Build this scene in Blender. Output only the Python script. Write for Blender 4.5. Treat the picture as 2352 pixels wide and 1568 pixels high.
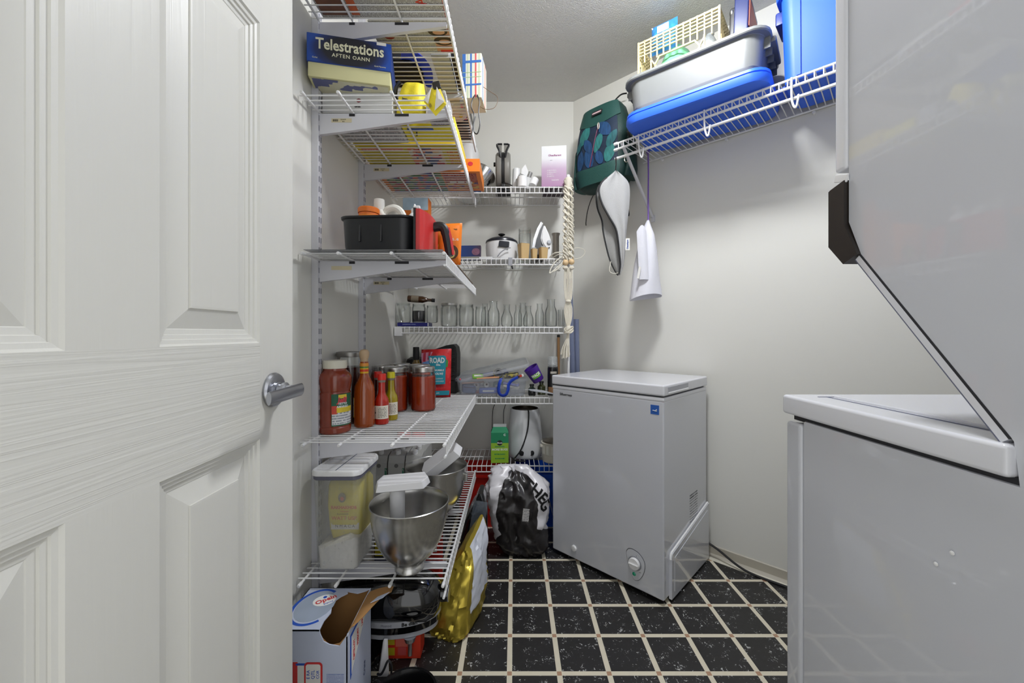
import bpy, bmesh, math, random
from mathutils import Vector, Matrix, Euler, noise
PI = math.pi
R = math.radians
random.seed(7)
SC = bpy.context.scene
COL = SC.collection
for _o in list(bpy.data.objects):
    bpy.data.objects.remove(_o)

# ------------------------------------------------------------------ camera
CAM_H = 1.04
cd = bpy.data.cameras.new('camera')
cam = bpy.data.objects.new('camera', cd)
COL.objects.link(cam)
cd.sensor_fit = 'HORIZONTAL'; cd.sensor_width = 36.0; cd.lens = 14.0
cd.shift_x = -4 / 2352; cd.shift_y = -19 / 2352
cd.clip_start = 0.02
cam.location = (0, 0, CAM_H)
cam.rotation_euler = (R(90), 0, 0)
SC.camera = cam

# ------------------------------------------------------------------ world (even ambient fill added through the doorway for the unseen hallway)
wd = bpy.data.worlds.new('hallway_fill'); SC.world = wd; wd.use_nodes = True
wbg = wd.node_tree.nodes['Background']
wbg.inputs[0].default_value = (0.97, 0.985, 1.0, 1); wbg.inputs[1].default_value = 1.3
LAMP_POS = (0.46, 1.20, 2.43)
LAMP_STRENGTH = 128.0

SC.view_settings.view_transform = 'Standard'
try: SC.view_settings.look = 'None'
except Exception: pass
SC.view_settings.gamma = 1.0
SC.view_settings.use_curve_mapping = False
SC.view_settings.exposure = 0.0
SC.cycles.use_adaptive_sampling = True
SC.cycles.adaptive_threshold = 0.08
SC.cycles.max_bounces = 8
SC.cycles.use_light_tree = False
SC.cycles.caustics_reflective = False
SC.cycles.caustics_refractive = False

# ------------------------------------------------------------------ helpers
FPX = 914.667
def gx(px, Y): return (px - 1180) / FPX * Y
def gz(py, Y): return CAM_H - (py - 765) / FPX * Y

def lin(c):
    out = []
    for v in c[:3]:
        v = v / 255.0
        out.append(v / 12.92 if v <= 0.04045 else ((v + 0.055) / 1.055) ** 2.4)
    return (out[0], out[1], out[2], 1.0)

MATS = {}
def nd(nt, kind, **kw):
    n = nt.nodes.new(kind)
    for k, v in kw.items():
        if k.startswith('i_'):
            key = k[2:]
            key = int(key) if key.isdigit() else key.replace('_', ' ')
            n.inputs[key].default_value = v
        else:
            setattr(n, k, v)
    return n

def mat(name, col=None, rough=0.5, metal=0.0, var=0.04, vscale=9.0, bump=0.0, bscale=60.0, stretch=None, emit=None, spec=0.5, coat=0.0, sheen=0.0, trans=0.0, alpha=1.0, sss=0.0):
    """principled material with noise driven colour variation and fine relief"""
    if name in MATS: return MATS[name]
    m = bpy.data.materials.new(name); MATS[name] = m
    m.use_nodes = True
    nt = m.node_tree; L = nt.links
    p = nt.nodes['Principled BSDF']
    c = lin(col)
    p.inputs['Roughness'].default_value = rough
    p.inputs['Metallic'].default_value = metal
    p.inputs['Specular IOR Level'].default_value = spec
    p.inputs['Coat Weight'].default_value = coat
    p.inputs['Sheen Weight'].default_value = sheen
    p.inputs['Transmission Weight'].default_value = trans
    p.inputs['Alpha'].default_value = alpha
    tc = nd(nt, 'ShaderNodeTexCoord')
    mp = nd(nt, 'ShaderNodeMapping')
    if stretch: mp.inputs['Scale'].default_value = stretch
    L.new(tc.outputs['Object'], mp.inputs[0])
    n1 = nd(nt, 'ShaderNodeTexNoise', i_Scale=vscale, i_Detail=1.0)
    L.new(mp.outputs[0], n1.inputs['Vector'])
    mx = nd(nt, 'ShaderNodeMix', data_type='RGBA')
    lo = tuple(max(0, v * (1 - var)) for v in c[:3]) + (1,)
    hi = tuple(min(1, v * (1 + var)) for v in c[:3]) + (1,)
    mx.inputs[6].default_value = lo; mx.inputs[7].default_value = hi
    L.new(n1.outputs[0], mx.inputs[0]); L.new(mx.outputs[2], p.inputs['Base Color'])
    if bump > 0:
        n2 = nd(nt, 'ShaderNodeTexNoise', i_Scale=bscale, i_Detail=1.0)
        L.new(mp.outputs[0], n2.inputs['Vector'])
        b = nd(nt, 'ShaderNodeBump', i_Strength=bump, i_Distance=0.004)
        L.new(n2.outputs[0], b.inputs['Height']); L.new(b.outputs[0], p.inputs['Normal'])
    if emit:
        p.inputs['Emission Color'].default_value = lin(emit[0]); p.inputs['Emission Strength'].default_value = emit[1]
    return m

def glass_mat(name, tint=(250, 252, 251), clear=0.90, rough=0.03):
    """thin clear glass or clear plastic: see-through with fresnel reflections"""
    if name in MATS: return MATS[name]
    m = bpy.data.materials.new(name); MATS[name] = m
    m.use_nodes = True
    nt = m.node_tree; L = nt.links
    nt.nodes.remove(nt.nodes['Principled BSDF'])
    out = nt.nodes['Material Output']
    tr = nd(nt, 'ShaderNodeBsdfTransparent'); tr.inputs[0].default_value = lin(tint)
    gl = nd(nt, 'ShaderNodeBsdfGlossy'); gl.inputs['Roughness'].default_value = rough
    lw = nd(nt, 'ShaderNodeLayerWeight', i_Blend=0.22)
    nz = nd(nt, 'ShaderNodeTexNoise', i_Scale=35.0)
    mr = nd(nt, 'ShaderNodeMath', operation='MULTIPLY_ADD'); mr.inputs[1].default_value = 0.75; mr.inputs[2].default_value = (1 - clear) * 0.3
    L.new(lw.outputs['Fresnel'], mr.inputs[0])
    mr2 = nd(nt, 'ShaderNodeMath', operation='MULTIPLY_ADD'); mr2.inputs[1].default_value = 0.05
    L.new(nz.outputs[0], mr2.inputs[0]); L.new(mr.outputs[0], mr2.inputs[2])
    ms = nd(nt, 'ShaderNodeMixShader')
    L.new(mr2.outputs[0], ms.inputs[0]); L.new(tr.outputs[0], ms.inputs[1]); L.new(gl.outputs[0], ms.inputs[2])
    L.new(ms.outputs[0], out.inputs[0])
    return m

def frost_mat(name, col, opac=0.45, rough=0.3):
    """milky translucent plastic: part see-through, part diffuse"""
    if name in MATS: return MATS[name]
    m = mat(name, col, rough=rough, var=0.05)
    nt = m.node_tree; L = nt.links
    p = nt.nodes['Principled BSDF']; out = nt.nodes['Material Output']
    tr = nd(nt, 'ShaderNodeBsdfTransparent'); tr.inputs[0].default_value = (0.95, 0.96, 0.97, 1)
    nz = nd(nt, 'ShaderNodeTexNoise', i_Scale=14.0, i_Detail=4.0)
    mr = nd(nt, 'ShaderNodeMath', operation='MULTIPLY_ADD'); mr.inputs[1].default_value = 0.25; mr.inputs[2].default_value = opac - 0.12
    L.new(nz.outputs[0], mr.inputs[0])
    ms = nd(nt, 'ShaderNodeMixShader')
    L.new(mr.outputs[0], ms.inputs[0]); L.new(tr.outputs[0], ms.inputs[1]); L.new(p.outputs[0], ms.inputs[2])
    L.new(ms.outputs[0], out.inputs[0])
    return m

def bmx(): return bmesh.new()

def M_(loc=(0, 0, 0), rot=(0, 0, 0), scale=(1, 1, 1)):
    return Matrix.LocRotScale(Vector(loc), Euler(rot), Vector(scale))

def box(bm, c, s, rot=(0, 0, 0), bev=0.0, seg=2, mi=0):
    t = bmesh.new()
    bmesh.ops.create_cube(t, size=1.0)
    bmesh.ops.scale(t, vec=Vector(s), verts=t.verts)
    if bev > 0:
        bmesh.ops.bevel(t, geom=list(t.edges), offset=min(bev, min(s) * 0.49), segments=seg, affect='EDGES', profile=0.5)
    merge(bm, t, M_(c, rot), mi)

def merge(bm, t, M=None, mi=0):
    if M is None: M = Matrix()
    vs = [bm.verts.new(M @ v.co) for v in t.verts]
    t.verts.index_update()
    flip = M.to_3x3().determinant() < 0
    for f in t.faces:
        idx = [vs[v.index] for v in f.verts]
        if flip: idx.reverse()
        try:
            nf = bm.faces.new(idx); nf.material_index = mi if mi else f.material_index
        except ValueError: pass
    t.free()

def loft(bm, rings, cap=True, mi=0, closed=True, M=None, loop=False):
    """rings: list of lists of points with equal count"""
    vr = []
    for r in rings:
        vr.append([bm.verts.new((M @ Vector(p)) if M else Vector(p)) for p in r])
    n = len(vr[0])
    fs = []
    rr = range(len(vr) if loop else len(vr) - 1)
    for i in rr:
        a, b = vr[i], vr[(i + 1) % len(vr)]
        for j in range(n if closed else n - 1):
            k = (j + 1) % n
            try:
                f = bm.faces.new((a[j], a[k], b[k], b[j])); f.material_index = mi; fs.append(f)
            except ValueError: pass
    if cap and closed and not loop:
        for r, rev in ((vr[0], True), (vr[-1], False)):
            try:
                f = bm.faces.new(list(reversed(r)) if rev else r); f.material_index = mi; fs.append(f)
            except ValueError: pass
    return vr

def lathe(bm, prof, seg=28, M=None, mi=0, cap=True, a0=0.0, a1=None):
    """profile of (radius, z) turned about z"""
    full = a1 is None
    n = seg
    rings = []
    for r, z in prof:
        r = max(r, 0.00005)
        if full: rings.append([(r * math.cos(2 * PI * i / n), r * math.sin(2 * PI * i / n), z) for i in range(n)])
        else: rings.append([(r * math.cos(a0 + (a1 - a0) * i / n), r * math.sin(a0 + (a1 - a0) * i / n), z) for i in range(n + 1)])
    loft(bm, rings, cap=cap and full, mi=mi, closed=full, M=M)

def frame_of(d):
    d = d.normalized()
    up = Vector((0, 0, 1)) if abs(d.z) < 0.95 else Vector((1, 0, 0))
    x = d.cross(up).normalized(); y = x.cross(d).normalized()
    return x, y

def cyl(bm, p0, p1, r0, r1=None, seg=12, mi=0, cap=True):
    p0 = Vector(p0); p1 = Vector(p1); r1 = r0 if r1 is None else r1
    x, y = frame_of(p1 - p0)
    # ring order chosen so that faces look outward
    ring = lambda p, r: [p + (x * math.cos(-2 * PI * i / seg) + y * math.sin(-2 * PI * i / seg)) * r for i in range(seg)]
    loft(bm, [ring(p0, r0), ring(p1, r1)], mi=mi, cap=cap)

def smooth_path(pts, n=6):
    pts = [Vector(p) for p in pts]
    out = []
    for i in range(len(pts) - 1):
        p0 = pts[max(i - 1, 0)]; p1 = pts[i]; p2 = pts[i + 1]; p3 = pts[min(i + 2, len(pts) - 1)]
        for k in range(n):
            t = k / n
            out.append(0.5 * ((2 * p1) + (-p0 + p2) * t + (2 * p0 - 5 * p1 + 4 * p2 - p3) * t * t + (-p0 + 3 * p1 - 3 * p2 + p3) * t ** 3))
    out.append(pts[-1])
    return out

def tube(bm, pts, r, seg=8, mi=0, smooth=0, flat=1.0, loop=False):
    """round (or flattened) tube along a path; r may be a list"""
    pts = smooth_path(pts, smooth) if smooth else [Vector(p) for p in pts]
    n = len(pts)
    rs = r if isinstance(r, (list, tuple)) else [r] * n
    if len(rs) != n: rs = [rs[min(int(i * len(rs) / n), len(rs) - 1)] for i in range(n)]
    rings = []; px = None
    for i, p in enumerate(pts):
        if loop: d = pts[(i + 1) % n] - pts[i - 1]
        else: d = pts[min(i + 1, n - 1)] - pts[max(i - 1, 0)]
        if d.length < 1e-9: d = Vector((0, 0, 1))
        d.normalize()
        if px is None: x, y = frame_of(d)
        else:
            x = (px - d * px.dot(d))
            x = x.normalized() if x.length > 1e-6 else frame_of(d)[0]
            y = x.cross(d).normalized()
        px = x
        rings.append([p + (x * math.cos(-2 * PI * k / seg) + y * math.sin(-2 * PI * k / seg) * flat) * rs[i] for k in range(seg)])
    loft(bm, rings, mi=mi, loop=loop)

def prism(bm, poly, h0, h1, M=None, mi=0, bev=0.0, seg=2):
    """polygon in xy, extruded along z"""
    t = bmesh.new()
    a = sum(poly[i][0] * poly[(i + 1) % len(poly)][1] - poly[(i + 1) % len(poly)][0] * poly[i][1] for i in range(len(poly)))
    if a < 0: poly = list(reversed(poly))
    loft(t, [[(x, y, h0) for x, y in poly], [(x, y, h1) for x, y in poly]])
    if bev > 0:
        bmesh.ops.bevel(t, geom=[e for e in t.edges if e.calc_face_angle(0) > 0.5], offset=bev, segments=seg, affect='EDGES', profile=0.5)
    merge(bm, t, M, mi)

def rrect(w, h, r, n=5, cx=0.0, cy=0.0):
    """rounded rectangle outline in xy, counter clockwise"""
    out = []
    r = min(r, w / 2 - 1e-5, h / 2 - 1e-5)
    for sx, sy, a in ((1, 1, 0), (-1, 1, 90), (-1, -1, 180), (1, -1, 270)):
        for k in range(n + 1):
            t = R(a + 90 * k / n)
            out.append((cx + sx * (w / 2 - r) + r * math.cos(t), cy + sy * (h / 2 - r) + r * math.sin(t)))
    return out

def OB(name, bm, m, parent=None, loc=(0, 0, 0), rot=(0, 0, 0), smooth=35, label=None):
    me = bpy.data.meshes.new(name)
    bmesh.ops.recalc_face_normals(bm, faces=bm.faces) if len(bm.faces) < 60000 else None
    bm.to_mesh(me); bm.free()
    for x in (m if isinstance(m, (list, tuple)) else [m]): me.materials.append(x)
    if smooth:
        me.shade_smooth(); me.set_sharp_from_angle(angle=R(smooth))
    o = bpy.data.objects.new(name, me); COL.objects.link(o)
    o.location = loc; o.rotation_euler = rot
    if smooth == 35 and len(me.polygons) > 6:
        w = o.modifiers.new('weighted_normals', 'WEIGHTED_NORMAL'); w.keep_sharp = True
    if parent: o.parent = parent
    if label: o['label'] = label
    return o

def tag(o, label, cat, group=None):
    o['label'] = label; o['category'] = cat
    if group: o['group'] = group
    return o

def thing(name, label, cat, loc=(0, 0, 0), rotz=0.0, group=None, rot=None):
    o = bpy.data.objects.new(name, None); COL.objects.link(o)
    o.empty_display_size = 0.05
    o.location = loc; o.rotation_euler = rot if rot else (0, 0, rotz)
    return tag(o, label, cat, group)

def struct(o):
    o['kind'] = 'structure'; return o

def link_copy(o, parent=None, loc=None, rot=None):
    c = o.copy(); COL.objects.link(c); c.parent = parent
    if loc is not None: c.location = loc
    if rot is not None: c.rotation_euler = rot
    return c

def dup(root, loc, rotz=None, label=None, group=None, rot=None):
    r = root.copy(); COL.objects.link(r); r.location = loc
    if rotz is not None: r.rotation_euler = (0, 0, rotz)
    if rot is not None: r.rotation_euler = rot
    if label: r['label'] = label
    if group: r['group'] = group
    for ch in list(root.children):
        c = ch.copy(); COL.objects.link(c); c.parent = r
        for g in list(ch.children):
            d = g.copy(); COL.objects.link(d); d.parent = c
    return r

def text(body, size, m, parent, loc, rot=(PI / 2, 0, 0), name='lettering', bold=0.0, sx=1.0, bend=None, align='CENTER', depth=0.0002, shear=0.0, space=1.0):
    cu = bpy.data.curves.new('lettering', 'FONT'); cu.body = body; cu.size = size
    cu.align_x = align; cu.align_y = 'CENTER'; cu.extrude = depth; cu.offset = bold; cu.shear = shear
    cu.space_character = space; cu.resolution_u = 2
    t = bpy.data.objects.new('t', cu); COL.objects.link(t)
    dg = bpy.context.evaluated_depsgraph_get()
    me = bpy.data.meshes.new_from_object(t.evaluated_get(dg))
    bpy.data.objects.remove(t); bpy.data.curves.remove(cu)
    for v in me.vertices:
        v.co.x *= sx
        if bend:                      # wrap round a vertical cylinder of this radius
            a = v.co.x / bend
            v.co = Vector((bend * math.sin(a), v.co.y, bend * math.cos(a) - bend + v.co.z))
    me.materials.clear(); me.materials.append(m)
    me.name = name
    o = bpy.data.objects.new(name, me); COL.objects.link(o)
    o.location = loc; o.rotation_euler = rot; o.parent = parent
    return o

def pillow(bm, w, h, t, nx=12, ny=12, M=None, mi=0, nz=0.0, ns=18.0, seed=0.0, edge=0.5, shape=None):
    """soft closed pouch in the xz plane, thickness along y, base at z=0; shape(u,v)->(x,z) may bend the outline"""
    def P(i, j, s):
        u = i / nx; v = j / ny
        x = (u - 0.5) * w; z = v * h
        if shape: x, z = shape(u, v)
        e = (max(0.0, 1 - abs(2 * u - 1) ** 2.6) ** edge) * (max(0.0, 1 - abs(2 * v - 1) ** 2.6) ** edge)
        y = s * t / 2 * e
        if nz: y += nz * e * noise.noise(Vector((x * ns + seed, z * ns, s * 3.1 + seed)))
        p = Vector((x, y, z))
        return M @ p if M else p
    f = [[bm.verts.new(P(i, j, -1)) for i in range(nx + 1)] for j in range(ny + 1)]
    b = [[f[j][i] if i in (0, nx) or j in (0, ny) else bm.verts.new(P(i, j, 1)) for i in range(nx + 1)] for j in range(ny + 1)]
    for j in range(ny):
        for i in range(nx):
            q = bm.faces.new((f[j][i], f[j][i + 1], f[j + 1][i + 1], f[j + 1][i])); q.material_index = mi
            vs = (b[j][i], b[j + 1][i], b[j + 1][i + 1], b[j][i + 1])
            try:
                q = bm.faces.new(vs); q.material_index = mi
            except ValueError: pass

def sheet(bm, fn, nu, nv, mi=0):
    """open grid surface fn(u,v)->point"""
    g = [[bm.verts.new(Vector(fn(i / nu, j / nv))) for i in range(nu + 1)] for j in range(nv + 1)]
    for j in range(nv):
        for i in range(nu):
            f = bm.faces.new((g[j][i], g[j][i + 1], g[j + 1][i + 1], g[j + 1][i])); f.material_index = mi
    return g

def thicken(bm, t):
    bmesh.ops.recalc_face_normals(bm, faces=bm.faces)
    bmesh.ops.solidify(bm, geom=list(bm.faces), thickness=t)

# ------------------------------------------------------------------ shared materials
WALL = mat('wall_paint', (226, 225, 218), rough=0.5, var=0.015, vscale=3)
CEIL = mat('ceiling_paint', (214, 214, 211), rough=0.9, var=0.03, vscale=60, bump=0.5, bscale=240)
WIRE = mat('white_wire_coating', (232, 232, 232), rough=0.32, var=0.02)
STEELW = mat('painted_steel', (214, 214, 220), rough=0.4, var=0.02)
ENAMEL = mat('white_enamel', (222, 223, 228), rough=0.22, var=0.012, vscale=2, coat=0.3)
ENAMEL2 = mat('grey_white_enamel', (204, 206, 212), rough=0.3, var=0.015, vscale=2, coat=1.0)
BLACKP = mat('black_plastic', (22, 22, 24), rough=0.42, var=0.1)
WHITEP = mat('white_plastic', (236, 236, 236), rough=0.35, var=0.02)
CHROME = mat('brushed_nickel', (176, 178, 184), rough=0.28, metal=1.0, var=0.05)
INK = mat('black_ink', (34, 34, 36), rough=0.6)
INKW = mat('white_ink', (240, 240, 238), rough=0.6)
PAPERW = mat('white_label_paper', (232, 230, 224), rough=0.7, var=0.03)

def print_mat(name, cols, scale=(60, 60, 60), rough=0.45, cell='CHEBYCHEV'):
    """flat colour print: blocks of the given colours"""
    if name in MATS: return MATS[name]
    m = mat(name, cols[0], rough=rough)
    nt = m.node_tree; L = nt.links; p = nt.nodes['Principled BSDF']
    tc = nd(nt, 'ShaderNodeTexCoord'); mp = nd(nt, 'ShaderNodeMapping'); mp.inputs['Scale'].default_value = scale
    L.new(tc.outputs['Object'], mp.inputs[0])
    v = nd(nt, 'ShaderNodeTexVoronoi', distance=cell, i_Scale=1.0); L.new(mp.outputs[0], v.inputs['Vector'])
    sp = nd(nt, 'ShaderNodeSeparateColor'); L.new(v.outputs['Color'], sp.inputs[0])
    cr = nd(nt, 'ShaderNodeValToRGB'); cr.color_ramp.interpolation = 'CONSTANT'
    e = cr.color_ramp.elements
    while len(e) > 1: e.remove(e[-1])
    e[0].position = 0; e[0].color = lin(cols[0])
    for i, c in enumerate(cols[1:]):
        k = e.new((i + 1) / len(cols)); k.color = lin(c)
    L.new(sp.outputs[0], cr.inputs[0]); L.new(cr.outputs[0], p.inputs['Base Color'])
    return m

def lines_mat(name, paper, ink, pitch=0.006, axis=2, along=0, fill=0.5, word=160.0, cover=0.46, rough=0.6):
    """flat print: rows of fine lettering too small to read"""
    if name in MATS: return MATS[name]
    m = mat(name, paper, rough=rough)
    nt = m.node_tree; L = nt.links; p = nt.nodes['Principled BSDF']
    tc = nd(nt, 'ShaderNodeTexCoord'); sx = nd(nt, 'ShaderNodeSeparateXYZ'); L.new(tc.outputs['Object'], sx.inputs[0])
    mu = nd(nt, 'ShaderNodeMath', operation='MULTIPLY'); mu.inputs[1].default_value = 1.0 / pitch; L.new(sx.outputs[axis], mu.inputs[0])
    fr = nd(nt, 'ShaderNodeMath', operation='FRACT'); L.new(mu.outputs[0], fr.inputs[0])
    fl = nd(nt, 'ShaderNodeMath', operation='FLOOR'); L.new(mu.outputs[0], fl.inputs[0])
    lt = nd(nt, 'ShaderNodeMath', operation='LESS_THAN'); lt.inputs[1].default_value = fill; L.new(fr.outputs[0], lt.inputs[0])
    cx = nd(nt, 'ShaderNodeCombineXYZ'); m2 = nd(nt, 'ShaderNodeMath', operation='MULTIPLY'); m2.inputs[1].default_value = word
    L.new(sx.outputs[along], m2.inputs[0]); L.new(m2.outputs[0], cx.inputs[0]); L.new(fl.outputs[0], cx.inputs[1])
    n = nd(nt, 'ShaderNodeTexNoise', i_Scale=1.7, i_Detail=1.0); L.new(cx.outputs[0], n.inputs['Vector'])
    gt = nd(nt, 'ShaderNodeMath', operation='GREATER_THAN'); gt.inputs[1].default_value = cover; L.new(n.outputs[0], gt.inputs[0])
    an = nd(nt, 'ShaderNodeMath', operation='MULTIPLY'); L.new(lt.outputs[0], an.inputs[0]); L.new(gt.outputs[0], an.inputs[1])
    mx = nd(nt, 'ShaderNodeMix', data_type='RGBA'); mx.inputs[6].default_value = lin(paper); mx.inputs[7].default_value = lin(ink)
    L.new(an.outputs[0], mx.inputs[0]); L.new(mx.outputs[2], p.inputs['Base Color'])
    return m

def ramp_mat(name, stops, axis=2, lo=0.0, hi=1.0, rough=0.5, radial=None):
    """flat print with a colour blend across the object"""
    if name in MATS: return MATS[name]
    m = mat(name, stops[0][1], rough=rough)
    nt = m.node_tree; L = nt.links; p = nt.nodes['Principled BSDF']
    tc = nd(nt, 'ShaderNodeTexCoord')
    cr = nd(nt, 'ShaderNodeValToRGB'); e = cr.color_ramp.elements
    while len(e) > 1: e.remove(e[-1])
    e[0].position = stops[0][0]; e[0].color = lin(stops[0][1])
    for q, c in stops[1:]:
        k = e.new(q); k.color = lin(c)
    if radial:
        mp = nd(nt, 'ShaderNodeMapping', vector_type='POINT'); mp.inputs['Location'].default_value = radial[0]; mp.inputs['Scale'].default_value = radial[1]
        L.new(tc.outputs['Object'], mp.inputs[0])
        ln = nd(nt, 'ShaderNodeVectorMath', operation='LENGTH'); L.new(mp.outputs[0], ln.inputs[0]); L.new(ln.outputs['Value'], cr.inputs[0])
    else:
        sx = nd(nt, 'ShaderNodeSeparateXYZ'); L.new(tc.outputs['Object'], sx.inputs[0])
        mr = nd(nt, 'ShaderNodeMapRange'); mr.inputs[1].default_value = lo; mr.inputs[2].default_value = hi
        L.new(sx.outputs[axis], mr.inputs[0]); L.new(mr.outputs[0], cr.inputs[0])
    L.new(cr.outputs[0], p.inputs['Base Color'])
    return m

def patch(parent, c, s, m, name='print', rot=(0, 0, 0), bev=0.0, label=None):
    bm = bmx(); box(bm, (0, 0, 0), s, bev=bev)
    return OB(name, bm, m, parent, c, rot, smooth=0 if not bev else 35, label=label)

def disc(parent, c, rx, ry, m, name='print', rot=(PI / 2, 0, 0), h=0.0005, n=24):
    bm = bmx(); prism(bm, [(rx * math.cos(2 * PI * k / n), ry * math.sin(2 * PI * k / n)) for k in range(n)], 0, h)
    return OB(name, bm, m, parent, c, rot)

# ================================================================== the room
WX = -0.635; FY = 2.41; CZ = 2.44
C1 = Vector((0.361, FY, 0)); WA = R(46)
WD = Vector((math.sin(WA), -math.cos(WA), 0))          # along the slanted wall
WN = Vector((-math.cos(WA), -math.sin(WA), 0))         # out of the slanted wall into the room
RX = 1.62
TL = (RX - C1.x) / WD.x
C2 = C1 + WD * TL
NY = 0.05                                              # room side of the wall with the doorway

def slab_wall(name, a, b, z0, z1, out, t=0.1):
    a = Vector(a); b = Vector(b); o = Vector(out) * -t
    bm = bmx()
    loft(bm, [[(a.x, a.y, z0), (b.x, b.y, z0), (b.x + o.x, b.y + o.y, z0), (a.x + o.x, a.y + o.y, z0)],
              [(a.x, a.y, z1), (b.x, b.y, z1), (b.x + o.x, b.y + o.y, z1), (a.x + o.x, a.y + o.y, z1)]])
    return struct(OB(name, bm, WALL, smooth=0))
slab_wall('wall_left', (WX, NY - 0.1, 0), (WX, FY + 0.1, 0), 0, CZ, (1, 0, 0))
slab_wall('wall_far', (WX, FY, 0), (C1.x + 0.05, FY, 0), 0, CZ, (0, -1, 0))
slab_wall('wall_slanted', C1, C2, 0, CZ, WN)
slab_wall('wall_right', (RX, C2.y, 0), (RX, NY - 0.1, 0), 0, CZ, (-1, 0, 0))
slab_wall('wall_near', (RX, NY, 0), (0.34, NY, 0), 0, CZ, (0, 1, 0))
bm = bmx(); box(bm, ((WX - 0.50) / 2, NY - 0.05, CZ / 2), (abs(WX + 0.50), 0.1, CZ)); struct(OB('wall_hinge_side', bm, WALL, smooth=0))
bm = bmx(); box(bm, (-0.08, NY - 0.05, (2.06 + CZ) / 2), (0.84, 0.1, CZ - 2.06)); struct(OB('wall_above_doorway', bm, WALL, smooth=0))
bm = bmx(); box(bm, (0.5, 1.2, CZ + 0.05), (2.5, 2.7, 0.1)); struct(OB('ceiling', bm, CEIL, smooth=0))

# floor: cream strips with raised black tiles and small tan corner squares
CREAM = mat('cream_vinyl', (222, 214, 192), rough=0.4, var=0.05, vscale=30)
bm = bmx(); box(bm, (0.5, 0.95, -0.05), (2.6, 3.2, 0.1)); floor = struct(OB('floor', bm, CREAM, smooth=0))

def tile_material():
    m = bpy.data.materials.new('black_speckled_vinyl'); m.use_nodes = True
    nt = m.node_tree; L = nt.links; p = nt.nodes['Principled BSDF']
    tc = nd(nt, 'ShaderNodeTexCoord'); oi = nd(nt, 'ShaderNodeObjectInfo')
    ad = nd(nt, 'ShaderNodeVectorMath', operation='MULTIPLY_ADD')
    cx = nd(nt, 'ShaderNodeCombineXYZ'); L.new(oi.outputs['Random'], cx.inputs[0]); L.new(oi.outputs['Random'], cx.inputs[1])
    ad.inputs[1].default_value = (37, 53, 0)
    L.new(cx.outputs[0], ad.inputs[0]); L.new(tc.outputs['Object'], ad.inputs[2])
    # domain warp for squiggly marks
    nw = nd(nt, 'ShaderNodeTexNoise', i_Scale=55.0, i_Detail=2.0)
    L.new(ad.outputs[0], nw.inputs['Vector'])
    wm = nd(nt, 'ShaderNodeVectorMath', operation='MULTIPLY_ADD'); wm.inputs[1].default_value = (0.03, 0.03, 0)
    L.new(nw.outputs[1], wm.inputs[0]); L.new(ad.outputs[0], wm.inputs[2])
    mp = nd(nt, 'ShaderNodeMapping'); mp.inputs['Scale'].default_value = (1, 1, 1)
    L.new(wm.outputs[0], mp.inputs[0])
    n1 = nd(nt, 'ShaderNodeTexNoise', i_Scale=150.0, i_Detail=2.0, i_Roughness=0.6); L.new(mp.outputs[0], n1.inputs['Vector'])
    n2 = nd(nt, 'ShaderNodeTexNoise', i_Scale=28.0, i_Detail=2.0); L.new(ad.outputs[0], n2.inputs['Vector'])
    mul = nd(nt, 'ShaderNodeMath', operation='MULTIPLY'); L.new(n1.outputs[0], mul.inputs[0])
    mr = nd(nt, 'ShaderNodeMapRange'); mr.inputs[1].default_value = 0.3; mr.inputs[2].default_value = 0.75; mr.inputs[3].default_value = 0.75; mr.inputs[4].default_value = 1.2
    L.new(n2.outputs[0], mr.inputs[0]); L.new(mr.outputs[0], mul.inputs[1])
    cr = nd(nt, 'ShaderNodeValToRGB')
    e = cr.color_ramp.elements
    e[0].position = 0.0; e[0].color = lin((33, 31, 31)); e[1].position = 0.635; e[1].color = lin((38, 37, 37))
    k = e.new(0.672); k.color = lin((170, 172, 170)); k = e.new(0.8); k.color = lin((205, 206, 202))
    L.new(mul.outputs[0], cr.inputs[0]); L.new(cr.outputs[0], p.inputs['Base Color'])
    n3 = nd(nt, 'ShaderNodeTexNoise', i_Scale=6.0)
    mr2 = nd(nt, 'ShaderNodeMapRange'); mr2.inputs[3].default_value = 0.3; mr2.inputs[4].default_value = 0.5
    L.new(n3.outputs[0], mr2.inputs[0]); L.new(mr2.outputs[0], p.inputs['Roughness'])
    return m
TILE = tile_material()
TAN = mat('tan_vinyl', (178, 140, 112), rough=0.45, var=0.1, vscale=80)
PITCH = 0.1524; STRIP = 0.0165
def inside(x, y, m=0.0):
    q = Vector((x, y, 0)) - C1
    return WX + m < x < RX - m and NY + m < y < FY - m and q.dot(WN) > m
def frustum_tile(s, h, t):
    bm = bmx()
    loft(bm, [[(-s, -s, 0), (s, -s, 0), (s, s, 0), (-s, s, 0)], [(-s + t, -s + t, h), (s - t, -s + t, h), (s - t, s - t, h), (-s + t, s - t, h)]])
    return bm
first = None; firsti = None
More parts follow.
